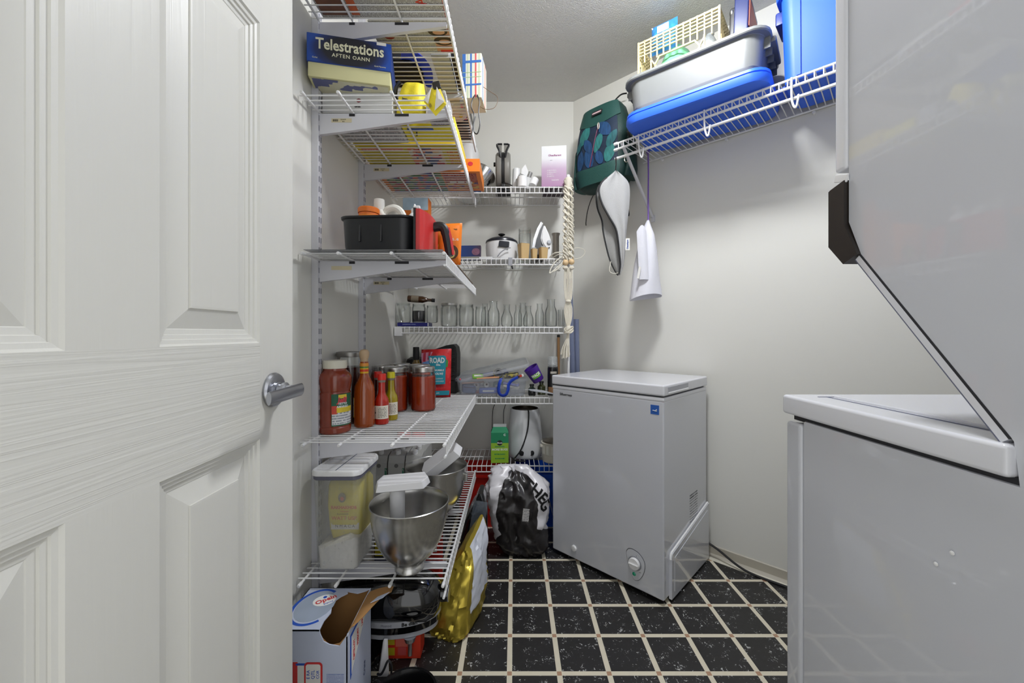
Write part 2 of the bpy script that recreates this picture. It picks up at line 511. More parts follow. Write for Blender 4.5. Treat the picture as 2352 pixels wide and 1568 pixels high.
for i in range(-5, 12):
    for j in range(-8, 9):
        x = -0.0129 + (i + 0.5) * PITCH; y = 1.2174 + (j + 0.5) * PITCH
        hs_ = (PITCH - STRIP) / 2; EDGE = 0.045
        if WX < x < RX and NY < y < FY:
            dmin = (Vector((x, y, 0)) - C1).dot(WN) - hs_ * (abs(WN.x) + abs(WN.y))
            dmax = dmin + 2 * hs_ * (abs(WN.x) + abs(WN.y))
            if dmin > EDGE:
                if first is None: first = OB('floor_tile', frustum_tile(hs_, 0.0012, 0.0006), TILE, floor, (x, y, 0), smooth=0)
                else: link_copy(first, floor, (x, y, 0))
            elif dmax > EDGE + 0.02 and y > 0.9:          # tile cut along the slanted wall
                sq = [(-hs_, -hs_), (hs_, -hs_), (hs_, hs_), (-hs_, hs_)]; cut = []
                dd = [(Vector((x + p[0], y + p[1], 0)) - C1).dot(WN) - EDGE for p in sq]
                for q in range(4):
                    r_ = (q + 1) % 4
                    if dd[q] >= 0: cut.append(sq[q])
                    if (dd[q] >= 0) != (dd[r_] >= 0):
                        f = dd[q] / (dd[q] - dd[r_]); cut.append((sq[q][0] + (sq[r_][0] - sq[q][0]) * f, sq[q][1] + (sq[r_][1] - sq[q][1]) * f))
                bm = bmx(); prism(bm, cut, 0, 0.0012); OB('floor_tile', bm, TILE, floor, (x, y, 0), smooth=0)
        x = -0.0129 + i * PITCH; y = 1.2174 + j * PITCH
        if y > 0.9 and inside(x, y, 0.02):
            if firsti is None: firsti = OB('corner_inset', frustum_tile(STRIP / 2 - 0.0012, 0.0008, 0.0003), TAN, floor, (x, y, 0), smooth=0)
            else: link_copy(firsti, floor, (x, y, 0))

# vinyl baseboards and pale floor edging
BASEB = mat('beige_baseboard', (186, 180, 166), rough=0.45, var=0.03)
def baseboard(name, a, b, n, h=0.052, t=0.006):
    a = Vector(a); b = Vector(b); n = Vector(n)
    bm = bmx()
    prof = [(0, 0), (t + 0.012, 0), (t + 0.006, 0.006), (t, 0.014), (t, h - 0.003), (t * 0.5, h), (0, h)]
    loft(bm, [[a + n * u + Vector((0, 0, z)) for u, z in prof], [b + n * u + Vector((0, 0, z)) for u, z in prof]])
    return struct(OB(name, bm, BASEB))
baseboard('baseboard_slanted', C1, C2, WN)
baseboard('baseboard_left', (WX, 0.3, 0), (WX, FY, 0), (1, 0, 0))
baseboard('baseboard_far', (WX, FY, 0), (C1.x, FY, 0), (0, -1, 0))
bm = bmx(); M = Matrix.Translation(C1) @ Matrix.Rotation(math.atan2(WD.y, WD.x), 4, 'Z')
box(bm, M @ Vector((TL / 2, -0.03, 0.0012)), (TL, 0.03, 0.0024), rot=(0, 0, math.atan2(WD.y, WD.x)))
struct(OB('trim_1', bm, mat('pale_floor_edging', (226, 222, 206), rough=0.5)))

# ceiling lamp
lamp = thing('ceiling_lamp', 'round flush ceiling lamp with frosted glowing dome', 'lamp', LAMP_POS)
bm = bmx(); lathe(bm, [(0.0, 0.01), (0.165, 0.01), (0.17, 0.0), (0.165, -0.012), (0.0, -0.012)], 40); OB('base_plate', bm, STEELW, lamp)
bm = bmx(); lathe(bm, [(0.120 * math.cos(R(a)), -0.013 - 0.075 * math.sin(R(a))) for a in range(0, 91, 9)], 40, cap=False)
OB('dome', bm, mat('frosted_lamp_glass', (250, 248, 240), rough=0.5, emit=((250, 252, 255), LAMP_STRENGTH)), lamp)

# ================================================================== the open door
def door_paint(name, stretch, bump):
    m = mat(name, (217, 216, 209), rough=0.38, var=0.012, vscale=4)
    nt = m.node_tree; L = nt.links; p = nt.nodes['Principled BSDF']
    tc = nd(nt, 'ShaderNodeTexCoord'); mp = nd(nt, 'ShaderNodeMapping'); mp.inputs['Scale'].default_value = stretch
    L.new(tc.outputs['Object'], mp.inputs[0])
    nw = nd(nt, 'ShaderNodeTexNoise', i_Scale=2.2, i_Detail=1.0); L.new(mp.outputs[0], nw.inputs['Vector'])
    va = nd(nt, 'ShaderNodeVectorMath', operation='MULTIPLY_ADD'); va.inputs[1].default_value = (0.0, 0.9, 0.9) if stretch[1] < stretch[2] else (0, 0.9, 0.05)
    L.new(nw.outputs[1], va.inputs[0]); L.new(mp.outputs[0], va.inputs[2])
    w = nd(nt, 'ShaderNodeTexNoise', i_Scale=3.0, i_Detail=2.5, i_Roughness=0.55); L.new(va.outputs[0], w.inputs['Vector'])
    b = nd(nt, 'ShaderNodeBump', i_Strength=bump, i_Distance=0.003)
    L.new(w.outputs[0], b.inputs['Height']); L.new(b.outputs[0], p.inputs['Normal'])
    return m
DP_V = door_paint('door_paint_upright_grain', (1, 26, 1.1), 0.13)
DP_H = door_paint('door_paint_level_grain', (1, 0.9, 46), 0.42)
DX = -0.4705; DY1 = 0.8465; DW = 0.762; DT = 0.036; DH = 2.03
bmE = bpy.data.objects.new('door_1', None); COL.objects.link(bmE); door = struct(bmE)
door.location = (DX, DY1 - DW, 0); door.rotation_euler = (0, 0, R(1.2))
door.location.x = DX + DW * math.sin(R(1.2))
ST = 0.112; PW = (DW - 3 * ST) / 2
SY = [(0, ST), (ST + PW, 2 * ST + PW), (DW - ST, DW)]
PY = [(ST, ST + PW), (2 * ST + PW, DW - ST)]
PZ = [(0.22, 0.845), (1.022, 1.612), (1.725, 1.915)]
RZ = [(0.008, 0.22), (0.845, 1.022), (1.612, 1.725), (1.915, DH)]
for y0, y1 in (SY[0], SY[2]):
    bm = bmx(); box(bm, (-DT / 2, (y0 + y1) / 2, DH / 2 + 0.004), (DT, y1 - y0, DH - 0.008)); OB('stile', bm, DP_V, door, smooth=0)
for z0, z1 in RZ:
    bm = bmx(); box(bm, (-DT / 2, (SY[0][1] + SY[2][0]) / 2, (z0 + z1) / 2), (DT, SY[2][0] - SY[0][1], z1 - z0)); OB('rail', bm, DP_H, door, smooth=0)
for z0, z1 in PZ:
    bm = bmx(); box(bm, (-DT / 2, (SY[1][0] + SY[1][1]) / 2, (z0 + z1) / 2), (DT, ST, z1 - z0)); OB('mullion', bm, DP_V, door, smooth=0)
RP = [(0, 0), (0.003, -0.0035), (0.0085, -0.0045), (0.0095, -0.007), (0.0155, -0.008), (0.0165, -0.0105), (0.0235, -0.0115), (0.0245, -0.0125), (0.054, -0.0045), (0.0545, -0.0025), (0.058, -0.0022)]
for z0, z1 in PZ:
    for y0, y1 in PY:
        bm = bmx(); rings = []
        for ins, d in RP:
            rings.append([(d, y0 + ins, z0 + ins), (d, y1 - ins, z0 + ins), (d, y1 - ins, z1 - ins), (d, y0 + ins, z1 - ins)])
        back = [(-DT, y0, z0), (-DT, y1, z0), (-DT, y1, z1), (-DT, y0, z1)]
        loft(bm, [back] + rings)
        OB('panel', bm, DP_V, door, smooth=0)
# lever handle
HZ = 0.93; HY = DW - 0.072
hnd = OB('door_handle', (lambda b: (lathe(b, [(0, 0), (0.033, 0), (0.0335, 0.004), (0.031, 0.008), (0.026, 0.0095), (0.0, 0.0095)], 36, M_((0, HY, HZ), (0, PI / 2, 0))), b)[1])(bmx()), CHROME, door)
bm = bmx(); lathe(bm, [(0, 0.009), (0.015, 0.009), (0.0155, 0.013), (0.0125, 0.014), (0.0125, 0.02), (0.0145, 0.021), (0.0145, 0.026), (0.0095, 0.028), (0.0095, 0.05), (0, 0.05)], 28, M_((0, HY, HZ), (0, PI / 2, 0))); OB('neck', bm, CHROME, hnd)
bm = bmx()
rings = []
for t in [i / 10 for i in range(11)]:
    y = HY + 0.010 - 0.118 * t
    hh = 0.0125 - 0.001 * t; th = 0.006 - 0.0015 * t
    xx = 0.050 + 0.006 * math.sin(t * PI / 2)
    zz = HZ
    rings.append([(xx + th * math.cos(a), y, zz + hh * math.sin(a)) for a in [2 * PI * k / 14 for k in range(14)]])
loft(bm, rings); OB('lever', bm, CHROME, hnd, smooth=50)

# ================================================================== wire shelving
LX0, LX1 = WX, -0.198          # left run of shelves: wall to front edge
def wire_shelf(label, loc, rotz, length, depth, rails, lip=0.036, r_rail=0.0036, r_wire=0.0021, over=0.018, group=None, extra=None, caps=True, pitch=0.0254, lipr=0.0036):
    """local x points out of the wall, local y runs along it; deck surface at z = 0"""
    s = thing('wire_shelf', label, 'shelf', loc, rotz, group)
    bm = bmx(); cyl(bm, (0, 0, 0), (0, length, 0), r_rail, seg=8); f = None
    for x in rails:
        if f is None: f = OB('rail', bm, WIRE, s, (x, 0, -r_rail - r_wire))
        else: link_copy(f, s, (x, 0, -r_rail - r_wire))
    bm = bmx(); cyl(bm, (0, 0, 0), (0, length, 0), lipr, seg=8); OB('front_rail', bm, WIRE, s, (depth - 0.002, 0, -lip))
    bm = bmx(); tube(bm, [(0.004, 0, -r_wire), (depth - 0.006, 0, -r_wire), (depth - 0.001, 0, -0.004), (depth, 0, -0.010), (depth, 0, -lip)], r_wire, seg=6)
    n = int((length - 2 * over) / pitch) + 1; y0 = (length - (n - 1) * pitch) / 2
    w = None
    for k in range(n):
        if w is None: w = OB('deck_wire', bm, WIRE, s, (0, y0, 0))
        else: link_copy(w, s, (0, y0 + k * pitch, 0))
    if caps:
        bm = bmx(); lathe(bm, [(0.0, -0.0025), (0.0042, -0.002), (0.0052, 0.0), (0.0052, 0.014), (0.0045, 0.015)], 10, M_(rot=(-PI / 2, 0, 0)))
        c = None
        for x in rails:
            for y, a in ((0, 0), (length, PI)):
                if c is None: c = OB('end_cap', bm, WHITEP, s, (x, 0, -r_rail - r_wire))
                else: link_copy(c, s, (x, y, -r_rail - r_wire), (0, 0, a))
    return s

LDEP = LX1 - LX0
LRAILS = [0.022, 0.127, 0.281, LDEP - 0.004]
LEFT = [('top', 2.03, 1.10), ('game', 1.742, 1.15), ('basket', 1.277, 1.15), ('sauce', 0.720, 1.155), ('flour', 0.325, 1.135)]
LLAB = {'top': 'topmost white wire shelf carrying magazines above the boxed games',
        'game': 'white wire shelf holding the board games and yellow pouches',
        'basket': 'white wire shelf under the black and red fryer basket',
        'sauce': 'white wire shelf carrying sauce bottles and tomato jars',
        'flour': 'lowest long white wire shelf under the flour bin and steel bowls'}
LZ = {}
for key, z, y0 in LEFT:
    LZ[key] = z
    wire_shelf(LLAB[key], (LX0, y0, z), 0.0, 2.085 - y0, LDEP, LRAILS, lip=0.04, group='long wire shelves on the wall standards')

# slotted standards and brackets
SLOT = mat('dark_slot', (38, 38, 42), rough=0.7)
SLOTG = mat('shaded_slot', (134, 135, 144), rough=0.7)
STY = [1.262, 1.640]
def standard(y, label):
    s = thing('wall_standard', label, 'wall standard', (WX, y, 0.12), 0, 'slotted steel wall standards')
    bm = bmx(); box(bm, (0.0105, 0, 1.11), (0.021, 0.026, 2.22), bev=0.0015); OB('channel', bm, STEELW, s)
    bm = bmx(); box(bm, (0, 0, 0), (0.0012, 0.0045, 0.017)); f = None
    for k in range(68):
        for sy in (-0.0062, 0.0062):
            if f is None: f = OB('slot', bm, SLOTG, s, (0.0212, sy, 0.03 + k * 0.032), smooth=0)
            else: link_copy(f, s, (0.0212, sy, 0.03 + k * 0.032))
    return s
standard(STY[0], 'slotted steel wall standard nearer the open door')
standard(STY[1], 'slotted steel wall standard farther from the open door')
STICK = mat('yellowed_sticker', (214, 203, 170), rough=0.7, var=0.06)
def bracket(y, z, label, sticker, faded=False):
    b = thing('shelf_bracket', label, 'shelf bracket', (WX + 0.02, y, z - 0.0095), 0, 'tapered steel shelf brackets')
    L_ = LDEP - 0.034
    poly = [(0, -0.066), (0.10, -0.054), (0.25, -0.032), (L_, -0.012), (L_, 0), (0, 0)]
    bm = bmx(); prism(bm, poly, -0.006, 0.006, M_(rot=(PI / 2, 0, 0)), bev=0.0012); OB('arm', bm, STEELW, b)
    for xx, w in ((0.105, 0.018), (0.262, 0.044)):
        bm = bmx(); box(bm, (xx, -0.0063, -0.005), (w, 0.0012, 0.008)); OB('notch', bm, SLOT, b, smooth=0)
    if sticker:
        bm = bmx(); box(bm, (0.072, -0.0065, -0.022), (0.064, 0.0006, 0.0125)); st = OB('sticker', bm, STICK, b, smooth=0)
        if not faded:
            bm = bmx()
            for k in range(5): box(bm, (0.046 + k * 0.0034, -0.0069, -0.022), (0.0022, 0.0003, 0.007))
            OB('barcode', bm, INK, st, smooth=0)
            text('52/2271', 0.0055, INK, st, (0.078, -0.0069, -0.0195), name='lettering')
            text('Bend', 0.0035, INK, st, (0.078, -0.0069, -0.0255), name='lettering', bold=0.0001)
BL = {'top': 'topmost magazine shelf', 'game': 'board game shelf', 'basket': 'fryer basket shelf', 'sauce': 'sauce shelf', 'flour': 'flour bin shelf'}
for key, z, y0 in LEFT:
    bracket(STY[0], z, 'white tapered steel bracket under the %s on the nearer standard' % BL[key], key in ('game', 'basket'), key == 'basket')
    bracket(STY[1], z, 'white tapered steel bracket under the %s on the farther standard' % BL[key], key in ('game', 'basket'))

# far wall shelves
FSY = 2.10; FDEP = FY - FSY
FARZ = {'A': 1.815, 'B': 1.437, 'C': 1.076, 'D': 0.704, 'E': 0.345}
FLAB = {'A': 'topmost white wire shelf on the far wall holding kitchen gadgets',
        'B': 'white wire shelf on the far wall holding the iron',
        'C': 'white wire shelf on the far wall lined with empty glass jars',
        'D': 'white wire shelf on the far wall holding the clear storage box',
        'E': 'lowest white wire shelf on the far wall holding the green carton'}
for k, z in FARZ.items():
    x0 = -0.622; L_ = 0.283 - x0
    s = wire_shelf(FLAB[k], (x0, FY - 0.002, z), -PI / 2, L_, FDEP, [0.012, 0.15, FDEP - 0.004], lip=0.036, group='short wire shelves on the far wall', caps=False)
    if k in 'CB':
        bm = bmx(); box(bm, (FDEP - 0.012, 0.012, -0.026), (0.03, 0.04, 0.05), bev=0.003); OB('end_bracket', bm, WHITEP, s)
# pole that ties the shelf fronts together
pole = thing('shelf_pole', 'white vertical pole joining the far shelf fronts by the macrame cord', 'pole', (0.287, FSY - 0.006, 0.0))
bm = bmx(); cyl(bm, (0, 0, 0.0), (0, 0, 1.86), 0.0075, seg=16); OB('tube', bm, WIRE, pole)
bm = bmx(); lathe(bm, [(0.009, 1.852), (0.0095, 1.856), (0.0095, 1.868), (0.007, 1.872), (0, 1.872)], 16); OB('cap', bm, WHITEP, pole)
bm = bmx(); lathe(bm, [(0.011, 0.001), (0.011, 0.012), (0.0085, 0.016)], 16); OB('foot', bm, WHITEP, pole)

# shelf on the slanted wall
RSZ = 1.937; RDEP = 0.305; RT0 = 0.452; RLEN = 1.16
so = C1 + WD * RT0
RZROT = math.atan2(WN.y, WN.x)
rs = wire_shelf('white wire shelf with hanging rod on the slanted wall above the chest freezer', (so.x, so.y, RSZ), RZROT, RLEN, RDEP, [0.010, RDEP - 0.003], lip=0.034, r_rail=0.0042, caps=False, lipr=0.005)
bm = bmx(); cyl(bm, (RDEP - 0.012, 0, -0.072), (RDEP - 0.012, RLEN, -0.072), 0.0058, seg=10); OB('hanging_rod', bm, WIRE, rs)
bm = bmx(); tube(bm, [(RDEP + 0.005, -0.006, -0.005), (RDEP + 0.005, -0.006, -0.04), (RDEP - 0.004, -0.006, -0.08), (RDEP - 0.008, 0.0, -0.104), (RDEP - 0.008, 0.006, -0.104), (RDEP - 0.004, 0.012, -0.08), (RDEP - 0.008, 0.012, -0.066)], 0.0036, seg=8, smooth=4); f = None
for y in (0.13, 0.41, 0.70, 0.98):
    if f is None: f = OB('rod_hook', bm, WIRE, rs, (0, y, 0))
    else: link_copy(f, rs, (0, y, 0))
for z in (-0.0063, -0.034, -0.072):
    bm = bmx(); lathe(bm, [(0, -0.004), (0.006, -0.003), (0.007, 0), (0.007, 0.014), (0.005, 0.016)], 10, M_((RDEP - (0.012 if z < -0.05 else 0.003), 0.0, z), (-PI / 2, 0, 0))); OB('end_cap', bm, WHITEP, rs)
bm = bmx(); f = None
lathe(bm, [(0, 0), (0.006, 0), (0.006, 0.012), (0, 0.012)], 10, M_((0, 0, -0.016), (0, PI / 2, 0)))
for y in (0.10, 0.40, 0.72, 1.04):
    if f is None: f = OB('wall_clip', bm, WHITEP, rs, (0, y, 0))
    else: link_copy(f, rs, (0, y, 0))
bm = bmx(); a = Vector((RDEP - 0.002, 0.035, -0.006)); b_ = Vector((0.012, 0.05, -0.30)); d = (b_ - a)
tube(bm, [a, a + d * 0.02, b_ - d * 0.02, b_], 0.0085, seg=4, flat=0.45); box(bm, (0.004, 0.05, -0.305), (0.008, 0.018, 0.035)); OB('diagonal_brace', bm, STEELW, rs)

# ================================================================== stacked laundry unit
LXs = 0.575; LXe = 1.262; LYf = 0.843; LYb = 0.10
lu = thing('laundry_unit', 'white stacked washer and dryer unit with slanted side panel', 'washer dryer', (0, 0, 0))
WT = 0.91
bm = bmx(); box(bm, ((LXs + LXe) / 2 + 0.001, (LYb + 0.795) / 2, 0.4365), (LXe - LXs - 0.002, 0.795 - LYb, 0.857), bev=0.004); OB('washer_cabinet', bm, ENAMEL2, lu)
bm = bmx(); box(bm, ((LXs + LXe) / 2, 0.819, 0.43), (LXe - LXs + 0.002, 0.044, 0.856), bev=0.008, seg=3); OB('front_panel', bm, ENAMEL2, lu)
bm = bmx(); box(bm, ((LXs + LXe) / 2, 0.46, 0.868), (LXe - LXs - 0.012, 0.73, 0.012)); OB('top_gap', bm, SLOT, lu)
# washer top: deck with rounded edges, lid recessed into it
bm = bmx(); box(bm, ((LXs + LXe) / 2 - 0.002, (0.459 + LYf + 0.002) / 2, 0.8915), (LXe - LXs + 0.008, LYf - 0.459 + 0.002, 0.039), bev=0.006, seg=3); OB('washer_top', bm, ENAMEL, lu)
bm = bmx(); box(bm, ((LXs + LXe) / 2 + 0.01, 0.655, 0.9125), (LXe - LXs - 0.115, 0.29, 0.005), bev=0.002); lid = OB('lid', bm, ENAMEL, lu)
bm = bmx()
for c, s in (((0.915, 0.805, 0.9113), (0.60, 0.0025, 0.001)), ((0.632, 0.655, 0.9113), (0.0025, 0.30, 0.001))): box(bm, c, s)
OB('lid_seam', bm, mat('seam_grey', (104, 108, 126), rough=0.6), lu, smooth=0)
# dryer: side outline in (y, z), extruded across
DXs = LXs + 0.004
poly = [(0.688, 1.95), (0.688, 1.232), (0.664, 1.172), (0.461, 0.915), (0.455, 0.86), (LYb, 0.86), (LYb, 1.95)]
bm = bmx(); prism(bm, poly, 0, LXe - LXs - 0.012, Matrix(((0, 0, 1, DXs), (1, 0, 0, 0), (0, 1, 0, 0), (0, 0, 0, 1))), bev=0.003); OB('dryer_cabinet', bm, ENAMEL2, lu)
bm = bmx(); box(bm, ((LXs + LXe) / 2, 0.702, 1.64), (LXe - LXs, 0.026, 0.63), bev=0.006, seg=3); OB('dryer_front', bm, ENAMEL, lu)
# slanted lower front with pale flange and dark seam
def slant(y_off, y_off2, x0, x1, m, nm):
    a0 = Vector((0, 0.664, 1.172)); a1 = Vector((0, 0.463, 0.918)); n = Vector((0, 0.784, -0.62))
    b = bmx(); pts = [a0 + n * y_off, a1 + n * y_off, a1 + n * y_off2, a0 + n * y_off2]
    loft(b, [[(x0, p.y, p.z) for p in pts], [(x1, p.y, p.z) for p in pts]]); OB(nm, b, m, lu, smooth=0)
slant(0.0, 0.003, DXs - 0.001, LXe - 0.01, SLOT, 'seam')
slant(0.003, 0.012, DXs - 0.001, LXe - 0.01, ENAMEL, 'slanted_panel')
slant(0.012, 0.0135, DXs - 0.0012, LXe - 0.01, mat('seam_grey', (104, 108, 126)), 'seam')
# black end cap of the control panel
poly = [(0.690, 1.305), (0.690, 1.228), (0.664, 1.172), (0.692, 1.160), (0.724, 1.196), (0.724, 1.296), (0.720, 1.298)]
bm = bmx(); prism(bm, poly, -0.003, 0.03, Matrix(((0, 0, 1, LXs), (1, 0, 0, 0), (0, 1, 0, 0), (0, 0, 0, 1))), bev=0.0015); OB('control_end_cap', bm, mat('dark_brown_plastic', (40, 34, 30), rough=0.5), lu)
bm = bmx(); prism(bm, [(0.692, 1.30), (0.692, 1.23), (0.668, 1.174), (0.690, 1.166), (0.718, 1.20), (0.718, 1.30)], 0.03, LXe - LXs - 0.03, Matrix(((0, 0, 1, LXs), (1, 0, 0, 0), (0, 1, 0, 0), (0, 0, 0, 1)))); OB('control_panel', bm, ENAMEL, lu)
bm = bmx(); box(bm, (LXs + 0.0008, 0.70, 1.312), (0.004, 0.028, 0.014), rot=(R(18), 0, 0), bev=0.0015); OB('corner_trim', bm, WHITEP, lu)
for y, z in ((0.522, 0.752), (0.542, 0.726)):
    bm = bmx(); lathe(bm, [(0, 0), (0.0028, 0.0), (0.0028, 0.0008), (0, 0.0014)], 12, M_((LXs, y, z), (0, -PI / 2, 0))); OB('rivet', bm, WHITEP, lu)

# ================================================================== chest freezer
FA = R(45.6)
fz = thing('chest_freezer', 'small white chest freezer standing against the slanted wall', 'freezer', (0.570, 1.511, 0), 0)
# local x runs along the long front, away to the far corner; local y runs along the short side
ux = Vector((-math.sin(FA), math.cos(FA), 0)); uy = Vector((math.cos(FA), math.sin(FA), 0))
fz.rotation_euler = (0, 0, math.atan2(ux.y, ux.x))
FL, FWd, FH = 0.541, 0.457, 0.842
# in this local frame +y of the short side points to -y (right handed), so the box spans y in [-FWd, 0]
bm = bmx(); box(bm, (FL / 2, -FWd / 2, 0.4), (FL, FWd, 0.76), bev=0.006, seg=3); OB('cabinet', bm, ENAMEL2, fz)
bm = bmx(); box(bm, (FL / 2, -FWd / 2, 0.786), (FL + 0.001, FWd + 0.001, 0.016), bev=0.004); OB('top_rim', bm, ENAMEL, fz)
bm = bmx(); box(bm, (FL / 2, -FWd / 2, 0.797), (FL - 0.02, FWd - 0.02, 0.01)); OB('gasket', bm, mat('grey_gasket', (60, 62, 66), rough=0.7), fz)
bm = bmx(); box(bm, (FL / 2, -FWd / 2, 0.8205), (FL + 0.006, FWd + 0.006, 0.043), bev=0.007, seg=3); lid = OB('lid', bm, ENAMEL, fz)
bm = bmx(); box(bm, (-0.0035, -0.128, 0.8195), (0.002, 0.20, 0.026), bev=0.0008); OB('handle_recess', bm, mat('recess_grey', (176, 177, 182), rough=0.5), lid)
bm = bmx(); box(bm, (-0.0052, -0.128, 0.8095), (0.004, 0.196, 0.006), bev=0.0015); OB('handle_grip', bm, WHITEP, lid)
for x in (0.06, FL - 0.06):
    for y in (-0.06, -FWd + 0.06):
        bm = bmx(); lathe(bm, [(0, 0), (0.016, 0), (0.016, 0.018), (0.012, 0.022), (0, 0.022)], 14, M_((x, y, 0))); OB('foot', bm, BLACKP, fz)
# front (faces local +y): logo, sticker, dial plate, drain cap
FR = (PI / 2, 0, PI)
text('Silluerrees', 0.0165, INK, fz, (0.462, 0.0006, 0.757), FR, bold=0.0003, name='maker_lettering')
bm = bmx(); box(bm, (0.036, 0.0004, 0.745), (0.034, 0.0008, 0.036)); stk = OB('energy_sticker', bm, mat('sticker_blue', (40, 92, 176), rough=0.4), fz, label='small blue sticker')
bm = bmx(); tube(bm, [(0.045, 0.0012, 0.742), (0.040, 0.0012, 0.7425), (0.034, 0.0012, 0.741), (0.030, 0.0012, 0.746), (0.027, 0.0012, 0.7465)], 0.0011, seg=5, smooth=4); box(bm, (0.031, 0.0012, 0.741), (0.008, 0.0006, 0.003)); OB('mark', bm, INKW, stk)
def egg(w_top, w_bot, h, n=28):
    pts = [(-0.028, 0.062), (-0.01, 0.066), (0.018, 0.058), (0.038, 0.036), (0.041, 0.01), (0.031, -0.022), (0.014, -0.046), (-0.004, -0.05), (-0.018, -0.03), (-0.028, 0.0), (-0.036, 0.034), (-0.036, 0.05)]
    P3 = [Vector((x, y, 0)) for x, y in pts]; P3 = P3 + P3[:1]
    return [(p.x, p.y) for p in smooth_path(P3, 4)[:-1]]
PF = M_((0.118, 0, 0.105), FR)
bm = bmx(); prism(bm, [(x * 1.05, y * 1.05) for x, y in egg(0, 0, 0)], 0, 0.0007, PF); OB('dial_plate_seam', bm, mat('seam_dark', (92, 94, 100), rough=0.5), fz, smooth=0)
bm = bmx(); prism(bm, egg(0, 0, 0), 0.0, 0.002, PF); dp = OB('dial_plate', bm, ENAMEL2, fz)
bm = bmx(); lathe(bm, [(0, 0.002), (0.027, 0.002), (0.0285, 0.0035), (0.027, 0.005), (0.0255, 0.0042), (0, 0.0042)], 32, PF @ M_((0.0, 0.016, 0))); OB('dial_ring', bm, mat('dial_ring_grey', (140, 142, 148), rough=0.4), dp)  # plain mid grey ring round the dial
bm = bmx(); lathe(bm, [(0, 0.004), (0.0235, 0.004), (0.0235, 0.012), (0.0215, 0.015), (0.0, 0.0155)], 32, PF @ M_((0.0, 0.016, 0))); box(bm, PF @ Vector((0, 0.016, 0.018)), (0.040, 0.006, 0.0055), rot=(0, 0, 0), bev=0.002); dl = OB('temperature_dial', bm, WHITEP, dp)
bm = bmx(); lathe(bm, [(0, 0.002), (0.0075, 0.002), (0.0075, 0.0035), (0.005, 0.0055), (0, 0.006)], 20, PF @ M_((-0.003, -0.028, 0))); OB('indicator_light', bm, mat('green_indicator', (20, 160, 120), rough=0.2, coat=0.6), dp, label='green indicator light')
text('max', 0.005, INK, dp, PF @ Vector((0.022, -0.012, 0.0023)), FR, name='dial_mark')
text('I', 0.006, INK, dp, PF @ Vector((0.006, 0.046, 0.0023)), FR, name='dial_mark', bold=0.0003)
bm = bmx(); lathe(bm, [(0, 0), (0.014, 0), (0.014, 0.004), (0.011, 0.007), (0, 0.008)], 24, M_((0.415, 0, 0.068), FR) ); OB('drain_cap', bm, WHITEP, fz)
# short side (faces local -x): spec label and compressor cover
SR = (PI / 2, 0, -PI / 2)
SM = M_((0, 0, 0), SR)
bm = bmx()
for k in range(13):
    w = 0.085 if k not in (0, 1) else 0.09
    for q in range(8):
        ww = random.uniform(0.004, 0.0095)
        box(bm, SM @ Vector((0.258 + q * 0.0112 + random.uniform(0, 0.002), 0.348 - k * 0.0112, 0.0006)), (0.0004, ww, 0.0022 if k > 1 else 0.0048))
OB('rating_print', bm, mat('print_grey', (58, 60, 64), rough=0.6), fz, smooth=0, label='grey printed rating label')
poly = [(0.045, 0.012), (0.045, 0.172), (0.052, 0.186), (0.40, 0.252), (0.452, 0.262), (0.452, 0.012)]
bm = bmx(); prism(bm, poly, 0.0, 0.012, SM, bev=0.005, seg=3); cc = OB('compressor_cover', bm, ENAMEL2, fz)
bm = bmx(); prism(bm, [(0.07, 0.035), (0.07, 0.165), (0.43, 0.236), (0.43, 0.035)], 0.0118, 0.0135, SM, bev=0.0008); OB('cover_face', bm, ENAMEL2, cc)
bm = bmx(); pts = [(0.045, 0.165), (0.048, 0.181), (0.056, 0.189), (0.40, 0.2545), (0.45, 0.264)]
tube(bm, [SM @ Vector((x, y, 0.006)) for x, y in pts], 0.0042, seg=8); OB('cover_lip', bm, WHITEP, cc)
bm = bmx()
cp = C1 + WD * 0.80 + WN * 0.035; ce = C1 + WD * 1.35 + WN * 0.03
inv = (Matrix.Translation(fz.location) @ fz.rotation_euler.to_matrix().to_4x4()).inverted()
pts = [inv @ Vector(p) for p in ((cp.x - 0.1, cp.y + 0.06, 0.10), (cp.x, cp.y, 0.065), (cp.x + 0.09, cp.y - 0.10, 0.012), (cp.x + 0.20, cp.y - 0.205, 0.006), (cp.x + 0.30, cp.y - 0.29, 0.005), (cp.x + 0.42, cp.y - 0.36, 0.005))]
tube(bm, pts, 0.0052, seg=8, smooth=6); OB('power_cord', bm, BLACKP, fz)

# ================================================================== topmost long shelf
Z1 = LZ['top'] + 0.0005
mg = thing('magazine', 'newsprint magazine lying near the end of the topmost shelf', 'magazine', (-0.405, 1.105, Z1))
NEWS = lines_mat('newsprint_columns', (206, 204, 196), (120, 112, 106), pitch=0.0048, axis=1, along=0, word=240, cover=0.44)
patch(mg, (0, 0.072, 0.007), (0.385, 0.144, 0.012), mat('newsprint_pages', (214, 211, 202), rough=0.8), 'pages')
patch(mg, (0, 0.072, 0.0004), (0.387, 0.146, 0.0008), NEWS, 'cover')
patch(mg, (0.1935, 0.072, 0.006), (0.004, 0.148, 0.014), mat('magazine_red', (206, 44, 36), rough=0.4), 'spine')
patch(mg, (-0.145, 0.075, -0.0002), (0.085, 0.12, 0.0006), mat('photo_brown', (120, 78, 56), rough=0.5, var=0.4, vscale=30), 'picture')
patch(mg, (-0.085, 0.075, -0.0002), (0.025, 0.12, 0.0006), mat('photo_orange', (196, 96, 52), rough=0.5, var=0.3, vscale=40), 'picture')
text('Ariou', 0.045, mat('magazine_red', (206, 44, 36)), mg, (0.125, 0.055, -0.0004), (PI, 0, -PI / 2 - 0.1), sx=0.8, bold=0.0004)
